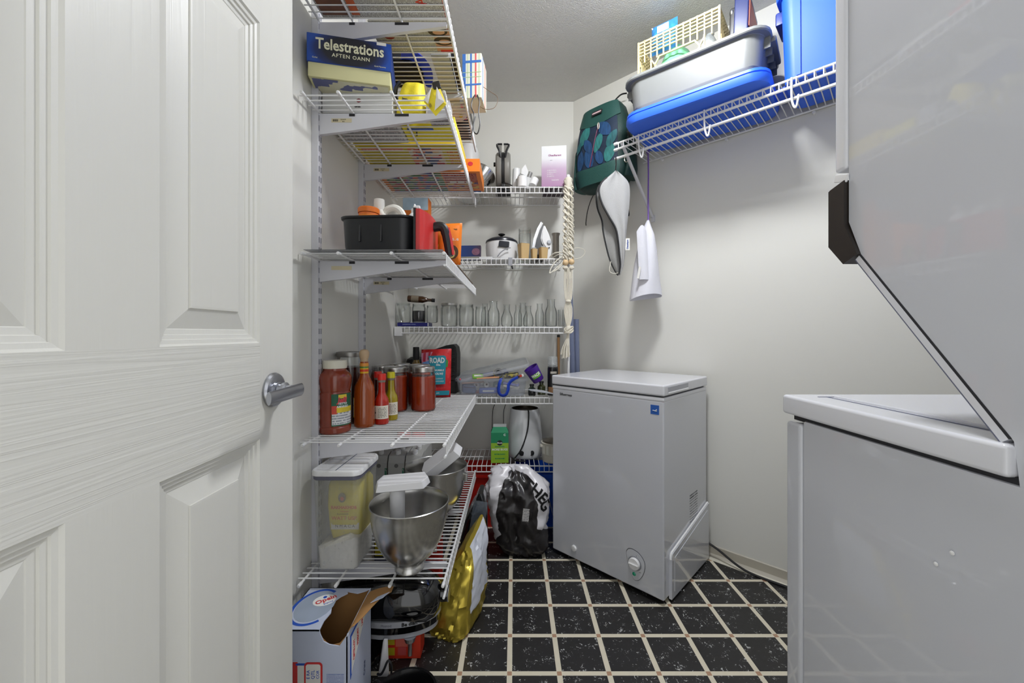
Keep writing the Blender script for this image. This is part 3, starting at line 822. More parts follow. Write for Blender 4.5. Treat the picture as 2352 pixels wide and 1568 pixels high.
text('rFoy', 0.042, INK, mg, (0.165, 0.05, -0.0004), (PI, 0, -PI / 2 - 0.1), sx=0.8)
mg2 = thing('magazine', 'magazine with two dark haired portraits on the topmost shelf', 'magazine', (-0.335, 1.262, Z1))
NEWS2 = lines_mat('newsprint_columns_fine', (200, 198, 190), (132, 128, 120), pitch=0.0055, axis=1, along=0, word=300, cover=0.42)
patch(mg2, (0, 0.072, 0.006), (0.255, 0.142, 0.010), mat('newsprint_pages', (214, 211, 202)), 'pages')
patch(mg2, (0, 0.072, 0.0004), (0.258, 0.144, 0.0008), NEWS2, 'cover')
patch(mg2, (0.098, 0.085, -0.0002), (0.06, 0.105, 0.0005), mat('portrait_skin', (196, 150, 122), rough=0.5, var=0.2, vscale=40), 'picture')
for yy, dx in ((0.045, 0.0), (0.088, 0.012)):
    disc(mg2, (0.085 + dx, yy, -0.0006), 0.032, 0.020, mat('portrait_hair', (46, 32, 28), rough=0.5), 'portrait_hair', rot=(PI, 0, 0))
    disc(mg2, (0.088 + dx, yy + 0.003, -0.0010), 0.020, 0.010, mat('portrait_face', (206, 158, 130), rough=0.5), 'portrait_face', rot=(PI, 0, 0))
patch(mg2, (0.105, 0.136, -0.0005), (0.05, 0.012, 0.0006), mat('magazine_red', (206, 44, 36)), 'picture')
disc(mg2, (-0.08, 0.06, -0.0004), 0.020, 0.020, mat('deep_red_print', (128, 30, 34)), 'picture', rot=(PI, 0, 0))

cap_ = thing('baseball_cap', 'black cap with bright blue brim lying on the topmost shelf', 'cap', (-0.425, 1.535, Z1), R(-12))
bm = bmx(); lathe(bm, [(0.085 * math.cos(R(a)), 0.002 + 0.085 * math.sin(R(a))) for a in range(0, 91, 10)], 24, M_((0, 0, 0), (0, 0, 0), (0.9, 1.05, 1))); OB('crown', bm, mat('navy_black_fabric', (18, 20, 30), rough=0.8, bump=0.3), cap_)
bm = bmx(); sheet(bm, lambda u, v: ((0.055 + 0.058 * v) * math.cos((u - 0.5) * 1.9), -0.02 + (0.075 + 0.075 * v) * math.sin((u - 0.5) * 1.9), 0.008 + 0.012 * (1 - (2 * u - 1) ** 2)), 14, 4); thicken(bm, 0.003)
OB('brim', bm, mat('bright_blue_fabric', (28, 62, 214), rough=0.6), cap_)
bd = thing('grey_board', 'pale grey board lying along the topmost shelf front', 'board', (-0.264, 1.57, Z1))
patch(bd, (0, 0, 0.016), (0.066, 0.30, 0.030), mat('pale_grey_card', (176, 176, 176), rough=0.6), 'panel', bev=0.003)
patch(bd, (0, 0, 0.034), (0.060, 0.29, 0.006), mat('darker_grey_card', (120, 120, 124), rough=0.6), 'cover', bev=0.002)
kb = thing('keyboard', 'black ribbed keyboard at the edge of the topmost shelf', 'keyboard', (-0.213, 1.53, Z1))
patch(kb, (0, 0, 0.010), (0.026, 0.20, 0.018), BLACKP, 'case', bev=0.002)
for k in range(8): patch(kb, (0, -0.088 + k * 0.025, 0.0206), (0.018, 0.016, 0.004), BLACKP, 'key', bev=0.001)
pl = thing('plush_toy', 'white plush toy with pink spots on the topmost shelf', 'plush toy', (-0.262, 1.845, Z1))
PLUSH = mat('white_plush', (226, 224, 226), rough=0.9, bump=0.8, bscale=300)
def ball(bm, c, r, sc=(1, 1, 1), seg=18, rings=10):
    lathe(bm, [(r * math.sin(PI * k / rings), -r * math.cos(PI * k / rings)) for k in range(rings + 1)], seg, M_(c, (0, 0, 0), sc), cap=False)
bm = bmx(); ball(bm, (0, 0, 0.042), 0.055, (0.95, 1.15, 0.76)); OB('body', bm, PLUSH, pl)
bm = bmx(); ball(bm, (0.01, -0.055, 0.032), 0.035, (0.95, 1, 0.9)); OB('head', bm, PLUSH, pl)
for k, (x, y, z) in enumerate(((0.03, -0.075, 0.018), (0.02, -0.02, 0.004), (0.035, 0.03, 0.02))):
    bm = bmx(); ball(bm, (x, y, z), 0.009, (1, 1, 0.6)); OB('spot', bm, mat('pink_felt' if k != 1 else 'yellow_felt', (222, 110, 150) if k != 1 else (214, 206, 90), rough=0.9), pl)
ve = thing('slotted_black_box', 'black slotted electronics box at the far end of the topmost shelf', 'electronics box', (-0.255, 1.985, Z1))
patch(ve, (0, 0, 0.052), (0.09, 0.14, 0.10), BLACKP, 'case', bev=0.004)
for k in range(7): patch(ve, (0, -0.056 + k * 0.0185, 0.0012), (0.07, 0.006, 0.002), SLOTG, 'vent_slot')

pb = thing('plaid_gift_box', 'white box with blue and red plaid overhanging the topmost shelf', 'box', (-0.170, 1.74, Z1), R(-6))
PLW = mat('plaid_cream_card', (232, 231, 214), rough=0.6)
patch(pb, (0, 0, 0.096), (0.082, 0.12, 0.188), PLW, 'carton', bev=0.003)
PBL = mat('plaid_blue', (66, 118, 196), rough=0.6); PRD = mat('plaid_red', (226, 92, 96), rough=0.6); PGN = mat('plaid_green', (178, 206, 150), rough=0.6)
for xx, w, m in ((-0.034, 0.014, PBL), (-0.004, 0.007, PBL), (0.016, 0.006, PRD), (-0.018, 0.002, PGN), (0.031, 0.002, PGN)): patch(pb, (xx, -0.0602, 0.096), (w, 0.0006, 0.186), m, 'stripe')
for zz, w, m in ((0.155, 0.010, PBL), (0.058, 0.007, PBL), (0.11, 0.002, PGN), (0.09, 0.002, PGN)): patch(pb, (0, -0.0606, zz), (0.08, 0.0006, w), m, 'stripe')
for yy, w, m in ((-0.03, 0.008, PBL), (0.02, 0.008, PRD)): patch(pb, (0.0412, yy, 0.096), (0.0006, w, 0.186), m, 'stripe')
ck = thing('dangling_cord', 'black looped cord dangling from the plaid box', 'cord', (-0.162, 1.675, Z1))
bm = bmx(); tube(bm, [(0.0, 0, 0.012), (-0.012, 0, -0.01), (-0.016, 0.0, -0.04), (-0.004, 0, -0.075), (-0.008, 0, -0.11), (-0.014, 0, -0.15), (-0.018, 0, -0.178)], 0.0026, seg=6, smooth=5); OB('strand', bm, BLACKP, ck)
bm = bmx(); tube(bm, [(0.008, 0, 0.012), (0.018, 0, -0.02), (0.014, 0.0, -0.06), (0.020, 0, -0.11), (0.010, 0, -0.15), (-0.004, 0, -0.145), (-0.006, 0, -0.11), (0.0, 0, -0.08)], 0.0026, seg=6, smooth=5); OB('strand', bm, BLACKP, ck)
wl = thing('thin_wire', 'thin brown wire loop sticking out below the plaid box', 'wire', (-0.10, 1.70, Z1))
bm = bmx(); tube(bm, [(-0.05, 0.0, -0.02), (-0.02, 0, -0.035), (0.015, 0, -0.03), (0.03, 0, -0.005), (0.028, 0, 0.02), (0.0, 0, 0.04), (-0.03, 0.0, 0.06)], 0.0012, seg=5, smooth=5); OB('loop', bm, mat('brown_wire', (118, 92, 68), rough=0.5), wl)

# ================================================================== board game shelf
Z2 = LZ['game'] + 0.0005
wb = thing('white_game_box', 'low white box with small print under the blue game box', 'box', (-0.500, 1.372, Z2))
patch(wb, (0, 0, 0.033), (0.225, 0.20, 0.065), mat('white_box_card', (206, 206, 204), rough=0.55), 'carton', bev=0.002)
patch(wb, (0, 0, -0.0001), (0.205, 0.18, 0.0008), lines_mat('underside_rules', (188, 186, 186), (120, 118, 120), pitch=0.011, axis=1, along=0, word=90), 'printed_underside')
disc(wb, (0.005, -0.1006, 0.040), 0.008, 0.006, mat('deep_red_print', (128, 30, 34)), 'emblem')
text('Bhs.', 0.012, INK, wb, (0.002, -0.1008, 0.022), bold=0.0004)

tb = thing('party_game_box', 'blue lidded game box with large cream title on the board game shelf', 'board game', (-0.5, 1.2165, Z2 + 0.066), R(12.5))
LIDB = ramp_mat('lid_front_blue', [(0.0, (24, 25, 33)), (0.62, (24, 26, 38)), (0.86, (24, 46, 108)), (1.1, (30, 76, 168))], radial=((-0.0, 0.0, -1.45), (8.6, 0.0, 15.0)))
patch(tb, (0, 0.098, 0.033), (0.236, 0.20, 0.064), mat('cream_game_card', (214, 210, 160), rough=0.55), 'base', bev=0.0015)
patch(tb, (0, 0.098, -0.0002), (0.222, 0.186, 0.0006), print_mat('game_underside', [(206, 204, 176), (210, 208, 180), (96, 100, 140), (204, 200, 170)], (28, 34, 30)), 'printed_underside')
lidt = patch(tb, (0, 0.098, 0.086), (0.242, 0.206, 0.086), mat('lid_blue_card', (28, 66, 150), rough=0.4), 'lid', bev=0.0015)
bm = bmx(); box(bm, (0, 0, 0.0967), (0.239, 0.0008, 0.083)); OB('lid_print', bm, LIDB, tb, (0, -0.0054, -0.0107), smooth=0)
TCR = mat('cream_ink', (222, 220, 190), rough=0.55)
text('Telestrations', 0.046, TCR, tb, (0.002, -0.0062, 0.098), bold=0.0010, sx=0.80)
text('AFTEN OANN', 0.0155, TCR, tb, (0.004, -0.0062, 0.0695), bold=0.0002, sx=1.0, space=1.15)
text('Goliai', 0.0065, TCR, tb, (-0.098, -0.0062, 0.056)); text('Gold Panome', 0.0062, TCR, tb, (0.088, -0.0062, 0.0535))
patch(tb, (0.092, -0.006, 0.124), (0.028, 0.0008, 0.009), PAPERW, 'worn_corner')

YEL = mat('yellow_fabric', (232, 212, 44), rough=0.6, var=0.08, bump=0.3, bscale=120)
yp = thing('yellow_pouch', 'stuffed yellow fabric pouch with black trim behind the game box', 'pouch', (-0.340, 1.312, Z2))
bm = bmx(); pillow(bm, 0.098, 0.118, 0.075, 14, 14, nz=0.008, ns=30, seed=3, edge=0.42, shape=lambda u, v: ((u - 0.5) * 0.098 * (1 - 0.35 * v * v) + 0.012 * v, v * 0.118)); OB('bag', bm, YEL, yp)
bm = bmx(); tube(bm, [(-0.030, -0.012, 0.118), (-0.044, -0.010, 0.10), (-0.047, -0.008, 0.075), (-0.040, -0.01, 0.062)], [0.006, 0.0065, 0.006, 0.003], seg=8, smooth=4); OB('trim', bm, BLACKP, yp)
patch(yp, (-0.006, -0.0365, 0.05), (0.022, 0.001, 0.016), mat('dark_print', (96, 92, 60), rough=0.6), 'print', rot=(0, R(8), 0))
yt = thing('yellow_white_pouch', 'folded yellow and white pouch clipped to the shelf corner', 'pouch', (-0.2205, 1.128, Z2 - 0.088))
bm = bmx()
def diamond(pts, y, bulge, m, nm):
    b = bmx(); c = Vector((sum(p[0] for p in pts) / len(pts), y - bulge, sum(p[1] for p in pts) / len(pts)))
    a = [b.verts.new((p[0], y, p[1])) for p in pts]; k = b.verts.new((p0 := c)); bk = b.verts.new((c.x, y + bulge * 0.6, c.z))
    for i in range(len(a)):
        b.faces.new((a[i], a[(i + 1) % len(a)], k)); b.faces.new((a[(i + 1) % len(a)], a[i], bk))
    return OB(nm, b, m, yt, smooth=0)
bm.free()
WPC = mat('white_pouch_fabric', (226, 222, 216), rough=0.7)
diamond([(-0.012, 0.080), (-0.034, 0.040), (0.0, 0.0), (0.030, 0.034), (0.012, 0.080)], 0.0, 0.012, YEL, 'bag')
diamond([(0.004, 0.078), (-0.002, 0.010), (0.026, 0.036)], -0.010, 0.004, WPC, 'white_panel')
diamond([(-0.010, 0.078), (-0.033, 0.042), (-0.020, 0.030)], -0.008, 0.003, WPC, 'white_panel')
disc(yt, (-0.014, -0.011, 0.024), 0.004, 0.006, mat('olive_print', (150, 132, 40)), 'emblem')
patch(yt, (0.002, 0.002, 0.086), (0.022, 0.014, 0.022), mat('dark_brown_plastic', (40, 34, 30)), 'clip', rot=(0, R(-15), 0), bev=0.003)
gb = thing('small_grey_box', 'small grey printed box beside the yellow pouch', 'box', (-0.243, 1.318, Z2))
patch(gb, (0, 0, 0.026), (0.07, 0.062, 0.05), mat('grey_box_card', (172, 170, 172), rough=0.6), 'carton', bev=0.001)
patch(gb, (0, 0, -0.0001), (0.066, 0.058, 0.0006), lines_mat('grey_rules', (168, 166, 168), (116, 112, 116), pitch=0.009, axis=1, along=0, word=110), 'printed_underside')
yf = thing('yellow_card_box', 'flat yellow box with blue band lying behind the yellow pouch', 'box', (-0.292, 1.41, Z2))
patch(yf, (0, 0, 0.017), (0.182, 0.112, 0.032), mat('bright_yellow_card', (240, 224, 60), rough=0.5), 'carton', bev=0.001)
patch(yf, (-0.03, -0.034, -0.0002), (0.09, 0.02, 0.0006), mat('print_blue', (66, 96, 176), rough=0.5), 'band')
patch(yf, (-0.05, -0.005, -0.0003), (0.004, 0.03, 0.0006), INK, 'band', rot=(0, 0, R(12)))

def game(name, label, loc, s, base, prints, cat='board game'):
    g = thing(name, label, cat, loc)
    patch(g, (0, 0, s[2] / 2 + 0.0006), s, base, 'carton', bev=0.0015)
    for c, q, m, nm in prints: patch(g, (c[0], c[1], -0.0001 - c[2]), (q[0], q[1], 0.0007), m, nm)
    return g
YG = mat('yellow_game_card', (226, 200, 56), rough=0.5)
REDP = mat('print_red', (200, 48, 42), rough=0.5)
g1 = game('game_box', 'yellow board game box with pictures printed on its underside', (-0.402, 1.598, Z2), (0.392, 0.232, 0.058), YG, [
    ((0.0, -0.005, 0.0), (0.36, 0.195, 0), mat('print_olive', (196, 176, 48), rough=0.5), 'printed_underside'),
    ((0.06, -0.01, 0.0005), (0.13, 0.165, 0), print_mat('picture_grid', [(186, 60, 46), (206, 170, 120), (70, 84, 120), (214, 120, 60), (150, 52, 44), (200, 190, 160)], (30, 40, 30)), 'picture'),
    ((-0.10, -0.075, 0.0005), (0.16, 0.016, 0), lines_mat('red_heading', (206, 120, 100), (226, 200, 180), pitch=0.02, axis=1, along=0, word=140), 'heading'),
    ((-0.11, 0.075, 0.0005), (0.045, 0.022, 0), mat('picture_teal', (70, 110, 110), rough=0.5, var=0.5, vscale=60), 'picture'),
    ((-0.03, 0.075, 0.0005), (0.055, 0.024, 0), mat('picture_dark_teal', (60, 120, 104), rough=0.5, var=0.5, vscale=60), 'picture'),
    ((-0.10, 0.105, 0.0005), (0.18, 0.012, 0), print_mat('small_reds', [(196, 70, 50), (226, 200, 56), (186, 90, 60)], (90, 60, 30)), 'heading'),
    ((0.165, 0.0, 0.0005), (0.045, 0.14, 0), lines_mat('red_on_yellow_rules', (206, 180, 60), (196, 80, 50), pitch=0.014, axis=1, along=0, word=130), 'rules')])
OR = mat('orange_game_card', (240, 132, 36), rough=0.45)
g2 = game('game_box', 'orange board game box overhanging the end of the board game shelf', (-0.3765, 1.856, Z2), (0.457, 0.248, 0.056), OR, [
    ((-0.075, 0.0, 0.0), (0.26, 0.215, 0), print_mat('busy_green_art', [(70, 120, 70), (60, 84, 150), (196, 90, 70), (150, 170, 120), (84, 130, 90), (170, 70, 80)], (44, 60, 30), cell='EUCLIDEAN'), 'picture'),
    ((0.135, -0.055, 0.0), (0.15, 0.10, 0), lines_mat('red_rules', (150, 50, 48), (214, 140, 110), pitch=0.016, axis=1, along=0, word=110), 'rules'),
    ((0.135, 0.04, 0.0), (0.15, 0.08, 0), print_mat('warm_art', [(190, 70, 60), (206, 130, 70), (90, 60, 110), (214, 170, 80)], (40, 50, 30)), 'picture'),
    ((0.095, 0.0, 0.0006), (0.030, 0.022, 0), PAPERW, 'note'), ((0.132, 0.0, 0.0006), (0.030, 0.022, 0), PAPERW, 'note'), ((0.169, 0.0, 0.0006), (0.030, 0.022, 0), PAPERW, 'note'),
    ((0.0, 0.116, 0.0), (0.43, 0.014, 0), mat('print_blue', (66, 96, 176)), 'band')])
disc(g2, (0.188, -0.1245, 0.034), 0.011, 0.009, mat('heart_red', (206, 40, 60), rough=0.5), 'emblem')

# ================================================================== fryer basket shelf
Z3 = LZ['basket']
KRAFT = mat('kraft_card', (168, 152, 134), rough=0.85, var=0.06)
cb = tag(patch(None, (-0.375, 1.66, Z3 + 0.0014), (0.36, 0.52, 0.002), KRAFT, 'cardboard_sheet'), 'thin brown cardboard sheet lying on the fryer basket shelf', 'cardboard')
ln = tag(patch(None, (-0.405, 1.445, Z3 + 0.0034), (0.40, 0.60, 0.0012), glass_mat('clear_liner', (240, 242, 244), 0.65, 0.12), 'shelf_liner'), 'clear plastic liner sheet on the fryer basket shelf', 'shelf liner')
Z3 = Z3 + 0.0045
fb = thing('fryer_basket', 'black fryer basket with red front and black handle', 'fryer basket', (-0.286, 1.268, Z3), R(-4))
bm = bmx(); rings = []
for (w, h, z, r) in ((0.205, 0.182, 0.0, 0.03), (0.213, 0.190, 0.02, 0.035), (0.222, 0.198, 0.098, 0.038), (0.232, 0.208, 0.101, 0.04), (0.234, 0.210, 0.106, 0.04), (0.222, 0.198, 0.107, 0.036), (0.214, 0.190, 0.10, 0.034), (0.20, 0.176, 0.012, 0.03)):
    rings.append([(x, y, z) for x, y in rrect(w, h, r, 6, -0.118, 0)])
loft(bm, rings); OB('bin', bm, mat('satin_black', (26, 27, 30), rough=0.38, var=0.08), fb)
for xx in (-0.165, -0.10): patch(fb, (xx, -0.0975, 0.055), (0.006, 0.006, 0.052), mat('satin_black', (26, 27, 30)), 'pressed_rib', rot=(R(-3), 0, 0), bev=0.0025)
FRED = mat('satin_red', (196, 46, 46), rough=0.35, var=0.04, coat=0.3)
def front_sheet(x0, thick, z1, w, m, nm, sag):
    b = bmx()
    rings = []
    for k in range(13):
        v = k / 12; y = (v - 0.5) * w
        bx_ = x0 + sag * (1 - (2 * v - 1) ** 2)
        top = z1 - 0.012 * (2 * abs(v - 0.15)) ** 2 * 0.6
        rings.append([(bx_, y, 0.0), (bx_ + thick, y, 0.0), (bx_ + thick, y, top), (bx_, y, top)])
    loft(b, rings); return OB(nm, b, m, fb, smooth=25)
front_sheet(0.0, 0.006, 0.126, 0.212, BLACKP, 'backing', 0.010)
front_sheet(0.006, 0.012, 0.124, 0.206, FRED, 'front_panel', 0.016)
bm = bmx(); hp = [(0.026, 0, 0.094), (0.052, 0, 0.097), (0.066, 0, 0.088), (0.073, 0, 0.06), (0.079, 0, 0.025), (0.083, 0, 0.002)]
tube(bm, hp, [0.015, 0.015, 0.0145, 0.013, 0.012, 0.011], seg=10, smooth=4, flat=1.0); hn = OB('handle', bm, BLACKP, fb)
bm = bmx(); tube(bm, [(x + 0.011, y, z + 0.004) for x, y, z in hp[2:]], 0.006, seg=8, smooth=4); OB('accent_strip', bm, FRED, hn)

oj = thing('orange_jar', 'small jar with orange lid and yellow label inside the fryer basket', 'jar', (-0.464, 1.275, Z3 + 0.014))
bm = bmx(); lathe(bm, [(0.0, 0), (0.030, 0), (0.031, 0.005), (0.031, 0.125), (0, 0.125)], 28); OB('body', bm, ramp_mat('jar_orange_yellow', [(0.0, (226, 80, 30)), (0.6, (236, 190, 40)), (1.0, (230, 90, 30))], axis=2, lo=0.0, hi=0.13), oj)
bm = bmx(); lathe(bm, [(0.0, 0.126), (0.033, 0.126), (0.0335, 0.13), (0.0335, 0.14), (0.031, 0.143), (0, 0.143)], 28); OB('lid', bm, mat('orange_lid', (222, 112, 22), rough=0.4), oj)
HDPE = mat('milky_white_plastic', (222, 220, 212), rough=0.45, var=0.02)
jg = thing('white_jug', 'white plastic jug with loop handle inside the fryer basket', 'jug', (-0.41, 1.318, Z3 + 0.014))
bm = bmx(); rings = []
for (w, z, cx) in ((0.10, 0, 0), (0.108, 0.008, 0), (0.108, 0.085, 0), (0.10, 0.10, 0), (0.06, 0.122, -0.022), (0.040, 0.138, -0.032), (0.034, 0.15, -0.035)):
    rings.append([(x, y, z) for x, y in rrect(w * 0.9, min(w, 0.058), w * 0.3, 6, cx, 0)])
loft(bm, rings); OB('body', bm, HDPE, jg)
bm = bmx(); lathe(bm, [(0.016, 0.148), (0.0175, 0.15), (0.0175, 0.176), (0.0165, 0.186), (0.0, 0.187)], 24, M_((-0.035, 0, 0))); OB('cap', bm, HDPE, jg)
bm = bmx(); tube(bm, [(-0.022, 0, 0.128), (-0.008, 0, 0.152), (0.016, 0, 0.158), (0.036, 0, 0.146), (0.048, 0, 0.118), (0.05, 0, 0.085)], [0.010, 0.0115, 0.012, 0.012, 0.0115, 0.011], seg=10, smooth=5); OB('handle', bm, HDPE, jg)
sb = thing('spray_bottle', 'white squeeze bottle with pointed cap behind the red panel', 'bottle', (-0.332, 1.335, Z3 + 0.014))
bm = bmx(); lathe(bm, [(0, 0), (0.0215, 0), (0.0225, 0.004), (0.0225, 0.125), (0.019, 0.138), (0.012, 0.146), (0, 0.147)], 24); OB('body', bm, WHITEP, sb)
bm = bmx(); lathe(bm, [(0.0115, 0.147), (0.0115, 0.160), (0.0045, 0.163), (0.003, 0.176), (0, 0.178)], 18); box(bm, (0.008, -0.002, 0.165), (0.022, 0.014, 0.011), bev=0.003); OB('cap', bm, WHITEP, sb)
tb2 = thing('cereal_box', 'tall orange and pale blue carton standing behind the fryer basket', 'carton', (-0.412, 1.70, LZ['basket'] + 0.0026))
patch(tb2, (0, 0, 0.165), (0.108, 0.062, 0.328), mat('orange_carton', (232, 122, 30), rough=0.5), 'carton', bev=0.0015)
patch(tb2, (0, -0.0312, 0.302), (0.106, 0.0006, 0.052), mat('pale_blue_print', (176, 200, 216), rough=0.5, var=0.2, vscale=40), 'picture')
op = thing('orange_snack_pouch', 'orange snack pouch with clear window beside the fryer handle', 'pouch', (-0.232, 1.405, Z3), R(4))
bm = bmx(); pillow(bm, 0.096, 0.145, 0.052, 12, 14, nz=0.004, ns=30, edge=0.4, shape=lambda u, v: ((u - 0.5) * (0.088 + 0.012 * v), v * 0.142 + 0.006 * u * v)); OB('bag', bm, mat('orange_foil', (240, 128, 30), rough=0.35, var=0.06), op)
disc(op, (0.018, -0.0245, 0.04), 0.020, 0.024, mat('window_dark', (74, 52, 24), rough=0.3), 'window', rot=(PI / 2, 0, 0))
disc(op, (0.014, -0.0252, 0.036), 0.013, 0.017, mat('cracker_pale', (206, 200, 120), rough=0.8), 'cracker', rot=(PI / 2, 0, 0))
disc(op, (-0.030, -0.022, 0.052), 0.010, 0.014, mat('lemon_print', (214, 196, 60), rough=0.6), 'picture', rot=(PI / 2, 0, 0))
text('Us..e', 0.017, mat('pale_print', (232, 226, 220)), op, (0.022, -0.0262, 0.085), (PI / 2, 0, 0), bold=0.0003)
text('zibmmo', 0.010, mat('olive_ink', (110, 84, 40)), op, (0.018, -0.0205, 0.120), (PI / 2, -R(4), 0), bold=0.0003)

# ================================================================== sauce shelf
from mathutils.bvhtree import BVHTree
Z4 = LZ['sauce'] + 0.0006
def band(parent, r, z0, z1, a0, a1, m, name='label', seg=14, bulge=0.0):
    bm = bmx(); lathe(bm, [(r, z0), (r, z1)], seg, a0=R(a0), a1=R(a1)); thicken(bm, -0.0003)
    return OB(name, bm, m, parent)
def ctext(body, size, m, parent, r, th, z, **kw):
    return text(body, size, m, parent, (r * math.cos(R(th)), r * math.sin(R(th)), z), (PI / 2, 0, R(th + 90)), bend=r, **kw)
TOM = mat('tomato_sauce', (192, 62, 24), rough=0.25, var=0.25, vscale=40)
SALSA = mat('salsa_brown', (132, 50, 26), rough=0.22, var=0.2, vscale=30, coat=0.6)
GLASS = glass_mat('clear_glass')
GLASSG = glass_mat('greenish_glass', (248, 250, 249), 0.8)
LIDM = mat('jar_lid_metal', (190, 188, 184), rough=0.3, metal=1.0, var=0.06)

sj = thing('salsa_jar', 'large plastic salsa jar with cream cap and green label', 'jar', (-0.583, 1.298, Z4))
bm = bmx(); lathe(bm, [(0, 0), (0.046, 0), (0.0495, 0.004), (0.0495, 0.018), (0.047, 0.0215), (0.0485, 0.025), (0.0485, 0.128), (0.046, 0.1325), (0.0475, 0.137), (0.0515, 0.165), (0.0515, 0.178), (0.046, 0.190), (0.037, 0.198), (0.035, 0.201), (0.035, 0.208), (0, 0.208)], 40); OB('body', bm, SALSA, sj)
bm = bmx(); lathe(bm, [(0, 0.206), (0.0365, 0.206), (0.037, 0.209), (0.037, 0.228), (0.0355, 0.2315), (0, 0.232)], 40); OB('cap', bm, mat('cream_cap', (226, 222, 204), rough=0.45), sj)
lb = band(sj, 0.0489, 0.026, 0.127, -78, 6, mat('label_green', (22, 92, 62), rough=0.5))
band(lb, 0.0493, 0.030, 0.068, -76, 6, lines_mat('white_info_label', (222, 222, 222), (150, 154, 160), pitch=0.008, axis=2, along=0, word=200, cover=0.40), 'info_panel')
band(lb, 0.0495, 0.068, 0.085, -60, 6, mat('pepper_yellow', (222, 196, 50), rough=0.5, var=0.3, vscale=60), 'picture')
band(lb, 0.0494, 0.064, 0.090, -77, -58, mat('tomato_print', (206, 70, 50), rough=0.5, var=0.2), 'picture')
band(lb, 0.0493, 0.113, 0.1245, -54, -22, mat('sunny_yellow_print', (224, 196, 60), rough=0.5), 'picture')
ctext('Jefii', 0.023, mat('logo_red', (214, 70, 80)), lb, 0.0497, -40, 0.107, bold=0.0009, sx=0.9, shear=0.2)
ctext('TETTO', 0.0095, INKW, lb, 0.0497, -38, 0.0955, bold=0.0003); ctext('AMARGO', 0.009, INKW, lb, 0.0499, -38, 0.0865, bold=0.0003)

bj = thing('tall_lidded_jar', 'tall dark preserve jar with grey metal lid behind the salsa jar', 'jar', (-0.586, 1.424, Z4))
bm = bmx(); lathe(bm, [(0, 0.002), (0.042, 0.002), (0.0445, 0.01), (0.0445, 0.20), (0, 0.20)], 32); OB('contents', bm, mat('dark_preserve', (58, 20, 16), rough=0.3, var=0.2), bj)
bm = bmx(); lathe(bm, [(0.044, 0), (0.0462, 0.004), (0.0462, 0.218), (0.041, 0.232), (0.041, 0.24)], 32, cap=False); OB('glass', bm, GLASS, bj)
bm = bmx(); lathe(bm, [(0, 0.236), (0.0445, 0.236), (0.0455, 0.239), (0.0455, 0.250), (0.044, 0.253), (0.040, 0.2535), (0.039, 0.252), (0, 0.252)], 36); OB('lid', bm, mat('dull_grey_lid', (150, 148, 144), rough=0.4, metal=0.9), bj)

hs = thing('hot_sauce_bottle', 'tall orange hot sauce bottle with round wooden stopper', 'bottle', (-0.515, 1.372, Z4))
bm = bmx(); lathe(bm, [(0, 0), (0.030, 0), (0.0335, 0.004), (0.0345, 0.012), (0.0345, 0.118), (0.032, 0.138), (0.024, 0.156), (0.0165, 0.172), (0.014, 0.184), (0.0135, 0.222), (0, 0.222)], 36); OB('bottle', bm, mat('orange_hot_sauce', (150, 66, 12), rough=0.16, var=0.12, coat=0.7), hs)
bm = bmx(); lathe(bm, [(0.0, 0.220), (0.0125, 0.220), (0.0125, 0.231), (0.015, 0.236), (0.0168, 0.246), (0.0165, 0.254), (0.012, 0.262), (0, 0.265)], 28); OB('stopper', bm, mat('pale_wood', (196, 168, 134), rough=0.55, var=0.12, vscale=60, stretch=(1, 1, 0.2)), hs)
YB = mat('band_yellow', (226, 178, 40), rough=0.4)
for z0, z1, m in ((0.182, 0.188, YB), (0.188, 0.196, mat('band_red', (212, 62, 30), rough=0.4)), (0.196, 0.200, YB), (0.200, 0.206, mat('band_green', (92, 132, 52), rough=0.4)), (0.206, 0.217, mat('band_orange', (226, 150, 60), rough=0.4))):
    bm = bmx(); lathe(bm, [(0.0147, z0), (0.0145, z1)], 24, cap=False); OB('neck_band', bm, m, hs)
lb = band(hs, 0.0349, 0.034, 0.100, -178, -134, YB)
band(lb, 0.0352, 0.038, 0.096, -175, -139, lines_mat('side_label_lines', (198, 196, 198), (120, 118, 124), pitch=0.006, axis=2, along=0, word=200), 'info_panel')

def sauce(label, loc, rz, liquid, cap_m, lab_m):
    b = thing('sauce_bottle', label, 'bottle', loc, rz, 'small sauce bottles')
    bm = bmx(); lathe(bm, [(0, 0), (0.0225, 0), (0.0245, 0.003), (0.0245, 0.076), (0.0225, 0.088), (0.0155, 0.101), (0.0125, 0.112), (0.0115, 0.150), (0, 0.150)], 32); OB('bottle', bm, liquid, b)
    bm = bmx(); lathe(bm, [(0.0118, 0.146), (0.0128, 0.147), (0.0128, 0.156), (0.0118, 0.157)], 24, cap=False); OB('neck_seal', bm, mat('clear_grey_seal', (130, 124, 112), rough=0.3), b)
    bm = bmx(); lathe(bm, [(0, 0.154), (0.0142, 0.154), (0.0145, 0.156), (0.0145, 0.173), (0.0135, 0.176), (0, 0.1765)], 28); OB('cap', bm, cap_m, b)
    l = band(b, 0.0249, 0.020, 0.066, -170, -20, lab_m)
    band(l, 0.0252, 0.024, 0.062, -112, -40, lines_mat('ingredients_lines', (224, 218, 202), (132, 128, 118), pitch=0.0052, axis=2, along=0, word=260, cover=0.42), 'info_panel')
    ctext('Yolo', 0.010, INK, l, 0.0253, -150, 0.042, bold=0.0003)
    return b
LABC = mat('cream_label', (226, 220, 206), rough=0.6)
REDS = mat('red_sauce', (176, 34, 18), rough=0.14, var=0.08, coat=0.7)
sauce('small red sauce bottle with red cap and cream label in front', (-0.468, 1.412, Z4), R(8), REDS, mat('red_cap', (222, 50, 40), rough=0.4), LABC)
